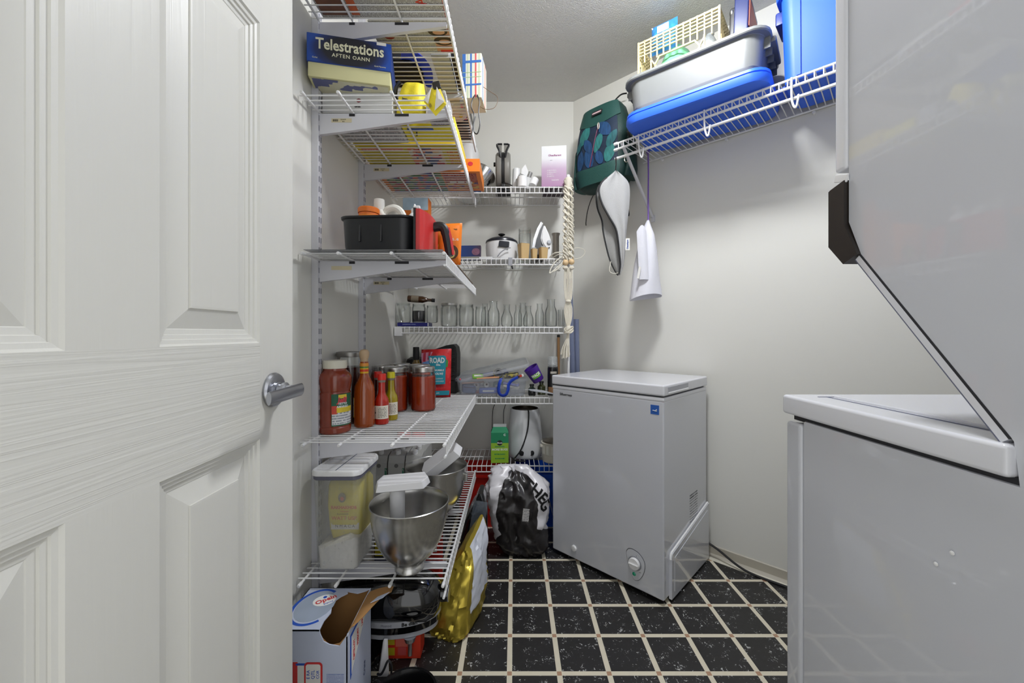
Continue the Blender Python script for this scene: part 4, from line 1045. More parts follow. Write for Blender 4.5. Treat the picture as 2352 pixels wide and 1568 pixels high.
sauce('small yellow green sauce bottle with yellow cap', (-0.4555, 1.478, Z4), R(14), mat('yellow_green_sauce', (160, 140, 12), rough=0.14, var=0.08, coat=0.7), mat('yellow_cap', (214, 204, 34), rough=0.4), LABC)
sauce('small red sauce bottle with red cap hidden behind the other two', (-0.5085, 1.490, Z4), 0, mat('dark_red_sauce', (70, 22, 14), rough=0.14, var=0.08, coat=0.7), MATS['red_cap'], LABC)

def mason(label, loc, fill=0.142):
    j = thing('mason_jar', label, 'jar', loc, random.uniform(0, 6), 'mason jars of tomato sauce')
    bm = bmx(); lathe(bm, [(0, 0.003), (0.042, 0.003), (0.0485, 0.010), (0.0485, fill - 0.006), (0.047, fill), (0, fill + 0.001)], 36); OB('tomato_sauce', bm, TOM, j)
    bm = bmx(); lathe(bm, [(0.040, 0.0), (0.046, 0.002), (0.0502, 0.010), (0.0502, 0.138), (0.047, 0.152), (0.0425, 0.160), (0.0425, 0.168)], 36, cap=False); OB('glass', bm, GLASS, j)
    bm = bmx(); lathe(bm, [(0.044, 0.160), (0.0462, 0.1615), (0.0458, 0.166), (0.0466, 0.170), (0.0466, 0.178), (0.0448, 0.181), (0.0385, 0.1815), (0.038, 0.180), (0, 0.180)], 36); OB('lid', bm, LIDM, j)
    return j
mason('mason jar of tomato sauce nearest the shelf front', (-0.3755, 1.655, Z4))
mason('mason jar of tomato sauce beside the yellow capped bottle', (-0.489, 1.640, Z4), 0.148)
mason('mason jar of tomato sauce in the second row beside the wall standard', (-0.563, 1.715, Z4), 0.146)
mason('mason jar of tomato sauce in the second row behind the red capped bottles', (-0.520, 1.820, Z4), 0.146)
mason('mason jar of tomato sauce in the second row behind the shelf front jar', (-0.418, 1.765, Z4), 0.146)

# red and teal snack pouch
rp = thing('snack_pouch', 'red and teal snack pouch lettered ROAD standing at the sauce shelf end', 'snack pouch', (-0.385, 1.985, Z4), R(4))
bm = bmx(); pillow(bm, 0.148, 0.238, 0.05, 14, 18, nz=0.004, ns=22, edge=0.5, shape=lambda u, v: ((u - 0.5) * (0.138 + 0.010 * v), v * 0.238 + 0.004 * u * v))
HONEY = print_mat('red_honeycomb', [(206, 36, 40), (196, 28, 34), (222, 60, 60), (214, 44, 46)], (60, 60, 60), cell='EUCLIDEAN')
pouch = OB('bag', bm, HONEY, rp)
TEAL = mat('teal_print', (34, 150, 170), rough=0.45)
def sticker_poly(parent, pts, y, m, name='print', t=0.0006):
    b = bmx(); prism(b, pts, 0, t, M_((0, y, 0), (PI / 2, 0, 0))); return OB(name, b, m, parent, smooth=0)
sticker_poly(rp, [(-0.070, 0.222), (-0.015, 0.228), (-0.034, 0.19), (-0.03, 0.15), (-0.068, 0.12)], -0.0268, mat('pink_print', (226, 150, 176), rough=0.45), 'picture')
sticker_poly(rp, [(-0.060, 0.222), (-0.048, 0.224), (-0.050, 0.18), (-0.062, 0.18)], -0.0275, mat('crimson_print', (196, 30, 66), rough=0.45), 'stripe')
sticker_poly(rp, [(-0.034, 0.226), (-0.024, 0.227), (-0.028, 0.19), (-0.04, 0.19)], -0.0275, mat('crimson_print', (196, 30, 66)), 'stripe')
sticker_poly(rp, [(-0.066, 0.175), (-0.034, 0.185), (-0.03, 0.145), (-0.055, 0.14)], -0.0278, mat('sky_print', (110, 160, 220), rough=0.45), 'picture')
sticker_poly(rp, [(0.045, 0.195), (0.060, 0.185), (0.058, 0.155), (0.046, 0.15)], -0.0262, mat('leaf_print_green', (70, 150, 70), rough=0.45), 'picture')
pn = sticker_poly(rp, [(-0.036, 0.208), (0.042, 0.210), (0.050, 0.203), (0.046, 0.070), (-0.016, 0.066)], -0.0292, TEAL, 'title_panel')
text('ROAD', 0.036, INKW, pn, (0.007, -0.0302, 0.185), bold=0.0012, sx=0.72)
text('Elba', 0.013, INKW, pn, (0.012, -0.0302, 0.164), bold=0.0003)
text('THUMMUS', 0.0125, INKW, pn, (0.014, -0.0302, 0.137), bold=0.0003, shear=0.2, sx=0.85); text('OLIVE', 0.014, INKW, pn, (0.016, -0.0302, 0.120), bold=0.0004, shear=0.2)
text('CUISINAT', 0.0085, INKW, pn, (0.017, -0.0302, 0.096)); text('FLAVOURED', 0.0085, INKW, pn, (0.016, -0.0302, 0.083))
sticker_poly(rp, [(-0.064, 0.012), (0.064, 0.014), (0.066, 0.036), (-0.066, 0.034)], -0.0195, TEAL, 'bottom_band')
text('FAISACELLIES', 0.009, INKW, rp, (-0.01, -0.021, 0.024)); text('VALUED', 0.011, mat('teal_print', (34, 150, 170)), rp, (-0.02, -0.0285, 0.052), bold=0.0003)
sticker_poly(rp, [(-0.069, 0.2315), (0.070, 0.236), (0.070, 0.243), (0.0, 0.240), (-0.069, 0.238)], 0.004, TEAL, 'seal_edge', 0.002)

# ================================================================== flour bin shelf
Z5 = LZ['flour'] + 0.0006
fbn = thing('flour_bin', 'clear flour bin with white lid holding a yellow flour bag', 'storage bin', (-0.535, 1.278, Z5))
def rings_rr(spec, cx=0, cy=0):
    return [[(x, y, z) for x, y in rrect(w, d, r, 5, cx, cy)] for (w, d, r, z) in spec]
bm = bmx(); loft(bm, rings_rr([(0.120, 0.150, 0.016, 0.0), (0.126, 0.156, 0.018, 0.004), (0.142, 0.174, 0.022, 0.278), (0.143, 0.175, 0.022, 0.284)]), cap=False); OB('bin_wall', bm, frost_mat('hazy_clear_plastic', (218, 218, 214), 0.28, 0.15), fbn)
bm = bmx(); rr = rings_rr([(0.114, 0.144, 0.015, 0.0015), (0.119, 0.149, 0.016, 0.05)])
top = [(x, y, 0.066 + 0.030 * (0.5 + x / 0.14) + 0.02 * noise.noise(Vector((x * 30, y * 30, 0))) - 0.01 * (y > 0)) for x, y in rrect(0.122, 0.152, 0.016, 5)]
mid = [(x * 0.5, y * 0.5, z + 0.008 * noise.noise(Vector((x * 50, y * 50, 3)))) for x, y, z in top]
loft(bm, rr + [top, mid]); OB('flour', bm, mat('white_flour', (226, 223, 216), rough=0.95, bump=0.5, bscale=80), fbn)
bm = bmx(); loft(bm, rings_rr([(0.141, 0.173, 0.022, 0.274), (0.145, 0.177, 0.023, 0.276), (0.145, 0.177, 0.023, 0.286), (0.141, 0.173, 0.022, 0.287)])); OB('seal', bm, mat('grey_seal', (104, 104, 120), rough=0.5), fbn)
bm = bmx(); loft(bm, rings_rr([(0.146, 0.178, 0.024, 0.286), (0.152, 0.186, 0.027, 0.288), (0.152, 0.186, 0.027, 0.298), (0.147, 0.181, 0.025, 0.303), (0.136, 0.170, 0.022, 0.3035), (0.134, 0.168, 0.022, 0.302)])); ld = OB('lid', bm, WHITEP, fbn)
patch(ld, (0, 0.0, 0.3026), (0.0018, 0.172, 0.0018), mat('seam_grey', (104, 108, 126)), 'hinge_line')
patch(ld, (0, 0.02, 0.3026), (0.134, 0.0015, 0.0014), mat('light_seam', (200, 202, 206), rough=0.5), 'seam_line')
YFB = mat('yellow_flour_bag', (206, 190, 62), rough=0.5, var=0.08, vscale=14)
bm = bmx(); loft(bm, rings_rr([(0.090, 0.085, 0.012, 0.066), (0.100, 0.11, 0.014, 0.11), (0.108, 0.12, 0.014, 0.18), (0.110, 0.10, 0.012, 0.24), (0.106, 0.020, 0.006, 0.27)], 0.010, 0.012)); fb2 = OB('flour_bag', bm, YFB, fbn, smooth=60)
FRD = mat('flour_bag_red', (200, 96, 60), rough=0.6)
text('RAKHAKHOB', 0.013, FRD, fb2, (0.010, -0.0478, 0.176), bold=0.0005); text('hokusana', 0.007, FRD, fb2, (0.012, -0.047, 0.164))
text('FLOURCOS', 0.007, mat('olive_ink', (110, 84, 40)), fb2, (0.006, -0.0465, 0.155)); text('WATT USP', 0.016, FRD, fb2, (0.010, -0.0455, 0.142), bold=0.0002)
disc(fb2, (0.004, -0.0466, 0.206), 0.012, 0.015, mat('mascot_free_emblem', (130, 120, 90), rough=0.6, var=0.5, vscale=120), 'emblem'); disc(fb2, (0.004, -0.0474, 0.203), 0.006, 0.006, FRD, 'emblem')
patch(fb2, (0.012, -0.0435, 0.117), (0.086, 0.001, 0.020), mat('pale_band', (206, 202, 190), rough=0.6), 'band', rot=(R(-3), 0, 0)); text('N M A C A', 0.013, mat('dark_olive_ink', (96, 92, 84)), fb2, (0.012, -0.0447, 0.117))

STEEL = mat('brushed_steel', (198, 197, 194), rough=0.26, metal=1.0, var=0.08, vscale=6, stretch=(0.2, 0.2, 14))
def bowl(label, loc, rz):
    b = thing('mixing_bowl', label, 'bowl', loc, rz, 'steel mixer bowls')
    prof = [(0.0, 0.010), (0.030, 0.008), (0.040, 0.0), (0.044, 0.0), (0.0435, 0.010), (0.038, 0.016), (0.052, 0.028), (0.078, 0.056), (0.097, 0.092), (0.109, 0.136), (0.115, 0.178), (0.117, 0.197)]
    inner = [(0.1185, 0.200), (0.119, 0.203), (0.117, 0.2045), (0.1148, 0.202), (0.113, 0.178), (0.107, 0.138), (0.095, 0.095), (0.075, 0.060), (0.05, 0.034), (0.0, 0.022)]
    bm = bmx(); lathe(bm, prof + inner, 48, cap=False); OB('bowl', bm, STEEL, b, smooth=50)
    bm = bmx(); box(bm, (0.118, 0, 0.165), (0.012, 0.018, 0.03), bev=0.003); OB('side_lug', bm, STEEL, b)
    return b
bowl('steel mixing bowl standing at the near end of the flour bin shelf', (-0.318, 1.215, Z5), R(150))
bowl('steel mixing bowl farther back on the flour bin shelf', (-0.300, 1.545, Z5), R(-10))
def tray_bm(bm, w, d, h, M, flare=0.022):
    t = bmx()
    def ol(s, z):
        a, b = w / 2 * s, d / 2 * s
        return [(-a, -b, z), (a - d * 0.18, -b, z), (a, 0, z), (a - d * 0.18, b, z), (-a, b, z), (-a - d * 0.12, 0, z)]
    loft(t, [ol(0.86, 0), ol(1.0, 0.004), ol(0.93, h), ol(0.91, h + 0.0015)])
    merge(bm, t, M)
GT = mat('white_grinder_plastic', (226, 226, 228), rough=0.35)
gt = thing('grinder_tray', 'white T shaped feeding tray with tube standing in the near bowl', 'mixer attachment', (-0.352, 1.205, Z5 + 0.045), R(6))
bm = bmx(); lathe(bm, [(0.018, 0.0), (0.0215, 0.0), (0.0225, 0.208), (0.019, 0.208), (0.018, 0.02)], 26, cap=False); OB('tube', bm, GT, gt)
bm = bmx(); tray_bm(bm, 0.152, 0.082, 0.022, M_((0.022, 0, 0.207), (R(3), R(-3), 0))); OB('tray', bm, GT, gt, smooth=0)
gt2 = thing('grinder_tray', 'white feeding tray leaning out of the farther bowl', 'mixer attachment', (-0.262, 1.545, Z5 + 0.150), R(0))
bm = bmx(); tray_bm(bm, 0.165, 0.105, 0.036, M_((0, 0, 0.065), (R(10), R(-38), R(8)))); OB('tray', bm, GT, gt2, smooth=0)

# cartons with caps
CRT = mat('grey_white_carton', (190, 190, 186), rough=0.5, var=0.03)
def carton(label, loc, rz):
    c = thing('milk_carton', label, 'carton', loc, rz, 'capped drink cartons on the flour bin shelf')
    bm = bmx(); s = 0.034
    loft(bm, [[(-s, -s, 0), (s, -s, 0), (s, s, 0), (-s, s, 0)], [(-s, -s, 0.160), (s, -s, 0.160), (s, s, 0.160), (-s, s, 0.160)], [(-s, -s * 0.55, 0.186), (s, -s * 0.55, 0.186), (s, s, 0.192), (-s, s, 0.192)]])
    OB('carton', bm, CRT, c, smooth=0)
    bm = bmx(); lathe(bm, [(0.010, 0), (0.0115, 0.002), (0.0115, 0.016), (0.010, 0.018), (0, 0.018)], 18, M_((0, 0.004, 0.187), (R(8), 0, 0))); OB('cap', bm, WHITEP, c)
    disc(c, (0.0, -s - 0.0003, 0.148), 0.0085, 0.0085, mat('carton_dot', (120, 118, 116), rough=0.6), 'emblem')
    patch(c, (0.029, -s - 0.0003, 0.10), (0.009, 0.0006, 0.075), print_mat('green_side_text', [(38, 110, 84), (60, 126, 100), (38, 110, 84), (186, 190, 184)], (300, 300, 120)), 'side_print')
    return c
cn = 0
order = ['first', 'second', 'third']
c0 = None
for r_ in range(3):
    for q in range(3):
        lab = 'white capped drink carton, %s from the wall in the %s row' % (order[q], ['front', 'middle', 'rear'][r_])
        loc = (-0.578 + q * 0.074, 1.735 + r_ * 0.074, Z5)
        if c0 is None: c0 = carton(lab, loc, R(3))
        else: dup(c0, loc, R(random.uniform(-4, 4)), lab)
for k, (x, lab) in enumerate(((-0.548, 'red snack bag behind the cartons beside the wall'), (-0.475, 'red snack bag behind the cartons farther from the wall'))):
    r_ = thing('red_bag', lab, 'snack bag', (x, 1.985, Z5), 0, 'red bags behind the cartons')
    bm = bmx(); pillow(bm, 0.07, 0.225, 0.05, 8, 10, nz=0.006, ns=30, seed=k * 5); OB('bag', bm, mat('red_foil', (204, 42, 30), rough=0.35, var=0.1), r_)
    bm = bmx(); pillow(bm, 0.03, 0.03, 0.006, 4, 4); OB('white_emblem', bm, INKW, r_, (0, -0.025, 0.175))

# ================================================================== on the floor below
TBX = mat('pale_blue_card', (196, 204, 224), rough=0.45, var=0.10, vscale=9)
KR = mat('kraft_inside', (170, 126, 76), rough=0.85, var=0.06)
tbx = thing('torn_carton', 'pale blue carton with torn open top standing by the door', 'carton', (-0.510, 1.088, 0.0012))
W2, D2, HB = 0.090, 0.084, 0.290
DZ = -0.010
def wallpoly(pts, axis, at_, m, nm, t=0.0025, parent=tbx):
    b = bmx(); lo_ = []
    if axis == 'y': a = [[(x, at_, z) for x, z in pts], [(x, at_ + t, z) for x, z in pts]]
    elif axis == 'x': a = [[(at_, y, z) for y, z in pts], [(at_ - t, y, z) for y, z in pts]]
    else: a = [[(x, y, at_) for x, y in pts], [(x, y, at_ - t) for x, y in pts]]
    loft(b, a); return OB(nm, b, m, parent, smooth=0)
frontw = wallpoly([(-W2, 0), (W2, 0), (W2, 0.282), (0.088, 0.276), (0.070, 0.250), (0.045, 0.254), (0.030, 0.262), (0.022, 0.280), (0.020, HB), (-W2, HB)], 'y', -D2, TBX, 'front_wall')
wallpoly([(-W2, 0), (W2, 0), (W2, HB), (-W2, HB)], 'y', D2 - 0.0025, TBX, 'back_wall')
wallpoly([(-D2, 0), (D2, 0), (D2, HB), (-D2, HB)], 'x', -W2 + 0.0025, TBX, 'side_wall')
sidew = wallpoly([(-D2, 0), (D2, 0), (D2, 0.288), (0.03, 0.286), (-0.05, 0.280), (-D2, 0.274)], 'x', W2, TBX, 'side_wall')
topw = wallpoly([(-W2, -D2), (0.020, -D2), (0.016, -0.050), (0.020, -0.02), (0.006, 0.02), (0.018, 0.045), (0.032, 0.060), (0.028, 0.068), (0.060, 0.060), (0.082, 0.072), (W2, D2), (-W2, D2)], 'z', HB, TBX, 'top_panel')
# kraft inside faces
for pts, ax, at_ in (([(-W2 + 0.004, 0.003), (W2 - 0.004, 0.003), (W2 - 0.004, 0.274), (0.07, 0.256), (0.045, 0.250), (0.02, 0.275), (-W2 + 0.004, 0.287)], 'y', -D2 + 0.0026), ([(-W2 + 0.004, 0.003), (W2 - 0.004, 0.003), (W2 - 0.004, 0.286), (-W2 + 0.004, 0.286)], 'y', D2 - 0.0036), ([(-D2 + 0.004, 0.003), (D2 - 0.004, 0.003), (D2 - 0.004, 0.283), (-D2 + 0.004, 0.271)], 'x', W2 - 0.0026), ([(-D2 + 0.004, 0.003), (D2 - 0.004, 0.003), (D2 - 0.004, 0.286), (-D2 + 0.004, 0.286)], 'x', -W2 + 0.0036), ([(-W2 + 0.004, -D2 + 0.004), (W2 - 0.004, -D2 + 0.004), (W2 - 0.004, D2 - 0.004), (-W2 + 0.004, D2 - 0.004)], 'z', 0.004)):
    wallpoly(pts, ax, at_, KR, 'inner_face', 0.001)
# torn flap bent up and outward, kraft side showing
bm = bmx()
FLP = [((0.088, -0.074, 0.280), (0.100, -0.066, 0.288)), ((0.089, -0.045, 0.282), (0.116, -0.042, 0.296)), ((0.089, -0.010, 0.284), (0.128, -0.012, 0.301)), ((0.089, 0.025, 0.286), (0.140, 0.018, 0.304)), ((0.089, 0.055, 0.287), (0.162, 0.046, 0.304)), ((0.092, 0.070, 0.288), (0.160, 0.072, 0.302))]
sheet(bm, lambda u, v: (lambda i, f: [FLP[i][0][k] * (1 - f) + FLP[i][1][k] * f + (0.004 * math.sin(PI * f) if k == 2 else 0) for k in range(3)])(round(v * 5), u), 5, 5); thicken(bm, 0.0016)
flap = OB('torn_flap', bm, KR, tbx, label='bent kraft brown flap')
bm = bmx(); sheet(bm, lambda u, v: (0.118 + 0.030 * u + 0.012 * v, 0.000 + 0.024 * v + 0.012 * u, 0.3025 + 0.006 * u + 0.001 * v), 2, 2); thicken(bm, 0.0008); OB('printed_patch', bm, TBX, flap)
# print on the carton
BLU = mat('carton_blue', (34, 84, 186), rough=0.45); CRD = mat('carton_red', (206, 52, 52), rough=0.45)
bm = bmx(); tube(bm, [(-0.035 + 0.056 * math.cos(a), 0.004 + 0.070 * math.sin(a), HB + 0.0003) for a in [R(60 + 250 * k / 40) for k in range(41)]], 0.0042, seg=6, flat=0.12); OB('ring_print', bm, BLU, topw)
disc(topw, (-0.035, 0.006, HB + 0.0001), 0.050, 0.062, mat('silver_blue_print', (160, 172, 190), rough=0.4, var=0.2, vscale=14), 'picture', rot=(0, 0, 0))
disc(topw, (-0.020, 0.028, HB + 0.0007), 0.030, 0.024, INKW, 'logo_oval', rot=(0, 0, R(18)))
text('Opein', 0.022, CRD, topw, (-0.017, 0.030, HB + 0.0015), (0, 0, R(38)), bold=0.0006)
text('blancs', 0.010, BLU, topw, (-0.005, 0.018, HB + 0.0015), (0, 0, R(38)))
disc(topw, (-0.024, 0.040, HB + 0.0014), 0.005, 0.005, BLU, 'emblem', rot=(0, 0, 0))
fy = -D2 - 0.0004
patch(frontw, (-0.041, fy, 0.11), (0.012, 0.0006, 0.20), CRD, 'red_strip'); text('CSI tellot laumi', 0.011, INKW, frontw, (-0.041, fy - 0.0006, 0.10), (PI / 2, -PI / 2, 0), bold=0.0002)
patch(frontw, (-0.022, fy, 0.10), (0.026, 0.0006, 0.205), PAPERW, 'white_strip'); text('doux facilites', 0.0095, BLU, frontw, (-0.025, fy - 0.0006, 0.115), (PI / 2, -PI / 2, 0))
patch(frontw, (-0.024, fy - 0.0002, 0.2045), (0.03, 0.0006, 0.005), BLU, 'blue_bar'); patch(frontw, (-0.005, fy - 0.0002, 0.085), (0.008, 0.0006, 0.14), BLU, 'blue_bar')
bq = bmx(); prism(bq, rrect(0.046, 0.060, 0.009), 0, 0.0008, M_((0.005, fy, 0.180), (PI / 2, 0, 0))); rb = OB('red_badge', bq, CRD, frontw)
bq = bmx(); prism(bq, rrect(0.037, 0.051, 0.006), 0, 0.0006, M_((0.005, fy - 0.0009, 0.180), (PI / 2, 0, 0))); OB('badge_face', bq, PAPERW, rb)
for k, (s_, t_) in enumerate(((0.011, 'E RA'), (0.012, 'QTL'), (0.010, 'COR'))): text(t_, s_, BLU, rb, (-0.007 + k * 0.012, fy - 0.0018, 0.180), (PI / 2, -PI / 2, 0))
patch(frontw, (0.060, fy, 0.09), (0.044, 0.0006, 0.18), lines_mat('nutrition_print', (196, 204, 224), (126, 140, 190), pitch=0.0034, axis=2, along=0, word=420, cover=0.36), 'fine_print')
sx_ = W2 + 0.0004
bq = bmx(); prism(bq, [(-0.066, 0.262), (0.070, 0.275), (-0.066, 0.150)], 0, 0.0008, M_((sx_, 0, 0), (PI / 2, 0, PI / 2))); OB('blue_triangle', bq, BLU, sidew, smooth=0)
bq = bmx(); prism(bq, [(-0.060, 0.256), (0.058, 0.267), (-0.060, 0.160)], 0, 0.0006, M_((sx_ + 0.0008, 0, 0), (PI / 2, 0, PI / 2))); wt = OB('white_triangle', bq, PAPERW, sidew, smooth=0)
for k, (yy, zz, t_) in enumerate(((-0.045, 0.212, 'CSITELLOT'), (-0.020, 0.228, 'PRESORT'), (0.010, 0.248, 'LARD'))): text(t_, 0.0135, CRD, wt, (sx_ + 0.0018, yy, zz), (PI / 2, -PI / 2, PI / 2), bold=0.0003, sx=0.8)
text('Crane', 0.016, mat('navy_ink', (60, 76, 120)), sidew, (sx_ + 0.0006, 0.03, 0.10), (PI / 2, -PI / 2, PI / 2))

GLB = mat('gloss_black', (8, 8, 10), rough=0.08, var=0.05, coat=0.8)
mx_ = thing('stand_mixer', 'glossy black stand mixer tucked under the lowest long shelf', 'stand mixer', (-0.588, 1.310, 0.0012)); mx_.scale = (1, 1, 0.92)
bm = bmx(); rings = []
for x, ry, rz_, zc in ((0.0, 0.028, 0.03, 0.205), (0.015, 0.052, 0.055, 0.202), (0.06, 0.074, 0.078, 0.196), (0.13, 0.083, 0.089, 0.193), (0.21, 0.085, 0.092, 0.192), (0.27, 0.083, 0.090, 0.191), (0.31, 0.074, 0.082, 0.190), (0.335, 0.056, 0.064, 0.190), (0.348, 0.036, 0.042, 0.192), (0.352, 0.026, 0.028, 0.196)):
    rings.append([(x, ry * math.cos(a), zc + rz_ * math.sin(a) * (1.0 if math.sin(a) > 0 else 0.92)) for a in [2 * PI * k / 32 for k in range(32)]])
loft(bm, rings); OB('motor_head', bm, GLB, mx_, smooth=60)
def head_band(z0, z1, grow, m, nm):
    b = bmx(); rg = []
    out = lambda g: [(0.19 + (0.155 + g) * math.cos(a) ** 1 * (1 if math.cos(a) > 0 else 1.0), (0.082 + g) * math.sin(a)) for a in [2 * PI * k / 48 for k in range(48)]]
    loft(b, [[(x, y, z0) for x, y in out(grow - 0.003)], [(x, y, z0 + 0.003) for x, y in out(grow)], [(x, y, z1) for x, y in out(grow)]]); return OB(nm, b, m, mx_)
bnd = head_band(0.138, 0.160, 0.003, mat('silver_trim', (176, 178, 184), rough=0.35, metal=0.25), 'silver_band')
head_band(0.112, 0.137, -0.002, GLB, 'lower_head'); head_band(0.094, 0.112, -0.006, MATS['silver_trim'], 'bottom_band')
for a, t_, s_ in ((-62, 'Be dlan', 0.016), (-88, 'Fhenod', 0.011)):
    text(t_, s_, INK if s_ > 0.012 else SLOTG, bnd, (0.19 + 0.1592 * math.cos(R(a)), 0.0862 * math.sin(R(a)), 0.150), (PI / 2, 0, math.atan2(0.085 * math.cos(R(a)), -0.158 * math.sin(R(a)))), bold=0.0005)
bm = bmx(); cyl(bm, (0.345, 0, 0.200), (0.372, 0, 0.200), 0.027, 0.025, seg=24); hub = OB('hub', bm, GLB, mx_)
bm = bmx(); lathe(bm, [(0, 0), (0.026, 0), (0.027, 0.002), (0.026, 0.004), (0, 0.004)], 24, M_((0.372, 0, 0.200), (0, PI / 2, 0))); OB('hub_ring', bm, CHROME, hub)
bm = bmx(); lathe(bm, [(0, 0), (0.009, 0), (0.010, 0.012), (0.006, 0.018), (0, 0.018)], 16, M_((0.358, -0.006, 0.225))); OB('hub_knob', bm, BLACKP, hub)
bm = bmx(); cyl(bm, (0.262, -0.058, 0.096), (0.262, -0.058, 0.080), 0.020, 0.016, seg=20); cyl(bm, (0.262, -0.058, 0.082), (0.262, -0.058, 0.030), 0.0065, seg=14); OB('beater_shaft', bm, CHROME, mx_)
bm = bmx(); loft(bm, [[(0.075 + x, y, z) for x, y in rrect(w, d, 0.03, 5)] for w, d, z in ((0.10, 0.10, 0.03), (0.085, 0.085, 0.08), (0.10, 0.10, 0.15))]); OB('column', bm, GLB, mx_)
bm = bmx(); loft(bm, [[(0.085 + x, y, z) for x, y in rrect(w, d, 0.04, 5)] for w, d, z in ((0.165, 0.15, 0.0), (0.17, 0.155, 0.008), (0.165, 0.15, 0.026), (0.14, 0.13, 0.034))]); OB('foot_plate', bm, GLB, mx_)
rbx = thing('red_yellow_box', 'small red and yellow box under the black mixer', 'box', (-0.357, 1.300, 0.0012), R(1))
patch(rbx, (0, 0, 0.042), (0.118, 0.06, 0.081), mat('vermilion_card', (216, 58, 34), rough=0.5), 'carton', bev=0.001)
for c, s, m, nm in (((-0.04, -0.0305, 0.063), (0.034, 0.0006, 0.034), mat('print_yellow', (206, 186, 40), rough=0.5), 'panel'), ((-0.04, -0.0308, 0.025), (0.034, 0.0006, 0.024), MATS['print_yellow'], 'panel'), ((0.0, -0.0305, 0.060), (0.04, 0.0006, 0.04), mat('salmon_print', (220, 110, 96), rough=0.5), 'panel'), ((0.0, -0.031, 0.026), (0.026, 0.0006, 0.026), mat('pinkish_print', (206, 84, 84), rough=0.5), 'emblem')): patch(rbx, c, s, m, nm)
nv = thing('navy_box', 'dark navy box with yellow corner behind the mixer head', 'box', (-0.44, 1.50, 0.0012))
patch(nv, (0, 0, 0.14), (0.14, 0.09, 0.278), mat('navy_card', (28, 30, 62), rough=0.5), 'carton', bev=0.001); patch(nv, (-0.045, -0.0455, 0.25), (0.045, 0.0006, 0.05), MATS['print_yellow'], 'corner_print')
rb2 = thing('red_tub', 'red box standing behind the mixer near the gold bag', 'box', (-0.335, 1.60, 0.0012))
patch(rb2, (0, 0, 0.135), (0.085, 0.09, 0.268), mat('bright_red_card', (222, 52, 38), rough=0.45), 'carton', bev=0.002); patch(rb2, (0, -0.0455, 0.2), (0.07, 0.0006, 0.03), INKW, 'band')
wf = thing('white_bag_strip', 'thin white folded bag squeezed beside the torn carton', 'bag', (-0.388, 1.205, 0.0012))
bm = bmx(); pillow(bm, 0.034, 0.115, 0.018, 6, 10, nz=0.004, ns=40, shape=lambda u, v: ((u - 0.5) * 0.034 * (1 - 0.6 * v) - 0.006 + 0.006 * v, v * 0.115)); OB('bag', bm, mat('white_film', (224, 222, 222), rough=0.35), wf)
mc = thing('mixer_cord', 'black appliance cord coiled beside the torn carton', 'cord', (-0.372, 1.16, 0.0012))
bm = bmx(); tube(bm, [(-0.030, 0.01, 0.02), (-0.004, 0, 0.012), (0.012, 0, 0.03), (0.016, 0, 0.07), (0.006, 0, 0.085), (-0.006, -0.002, 0.06), (-0.016, 0, 0.045), (-0.028, 0.01, 0.038)], 0.0034, seg=7, smooth=6); OB('cord', bm, BLACKP, mc)
bp = thing('black_pan', 'black pan with a steel rim on the floor beside the torn carton', 'pan', (-0.292, 1.075, 0.0012))
bm = bmx(); lathe(bm, [(0, 0.0), (0.062, 0.0), (0.068, 0.004), (0.080, 0.06), (0.084, 0.066), (0.084, 0.069), (0.078, 0.068), (0.066, 0.010), (0, 0.008)], 40); OB('pan', bm, mat('black_enamel', (14, 14, 16), rough=0.2, coat=0.5), bp)
bm = bmx(); lathe(bm, [(0.046, 0.009), (0.05, 0.05), (0.048, 0.052), (0.040, 0.050), (0.0, 0.048)], 36); OB('steel_insert', bm, STEEL, bp)

# gold bag
gb_ = thing('gold_bag', 'crinkled gold foil bag with a white side beside the lowest shelf', 'bag', (-0.200, 1.455, 0.0012), R(-17))
def crumple(rings, amp, fr, seed):
    out = []
    for r_ in rings:
        c = sum((Vector(p) for p in r_), Vector()) / len(r_)
        nr = []
        for p in r_:
            p = Vector(p); d = Vector((p.x - c.x, p.y - c.y, 0)); d = d.normalized() if d.length > 1e-6 else Vector((0, 0, 0))
            q = Vector((p.x * fr, p.y * fr, p.z * fr * 0.45)); q2 = Vector((p.x * fr * 1.7 + p.z * fr * 0.8, p.y * fr * 1.7, p.z * fr * 0.9))
            k = 0.55 * noise.noise(q * 0.6 + Vector((seed, 0, 0))) + 0.8 * (0.35 - abs(noise.noise(q2 + Vector((0, seed, 0)))))
            nr.append(p + d * amp * k)
        out.append(nr)
    return out
def interp_rings(spec, n, fn):
    out = []
    for i in range(n + 1):
        t = i / n * (len(spec) - 1); k = min(int(t), len(spec) - 2); f = t - k
        out.append(fn([a + (b - a) * f for a, b in zip(spec[k], spec[k + 1])]))
    return out
def rrn(w, d, r, cx, cy, z, tilt_y=0.0, n=9, m=6):
    """rounded rectangle ring with extra points along the sides"""
    base = rrect(w, d, r, 3, cx, cy); out = []
    for i in range(len(base)):
        a = base[i]; b = base[(i + 1) % len(base)]; L_ = math.dist(a, b); k = max(1, int(round(L_ / max(w, d) * m)))
        k = m if (i + 1) % 4 == 0 else 1
        for q in range(k): out.append((a[0] + (b[0] - a[0]) * q / k, a[1] + (b[1] - a[1]) * q / k, z + tilt_y * ((a[1] + (b[1] - a[1]) * q / k) - cy)))
    return out
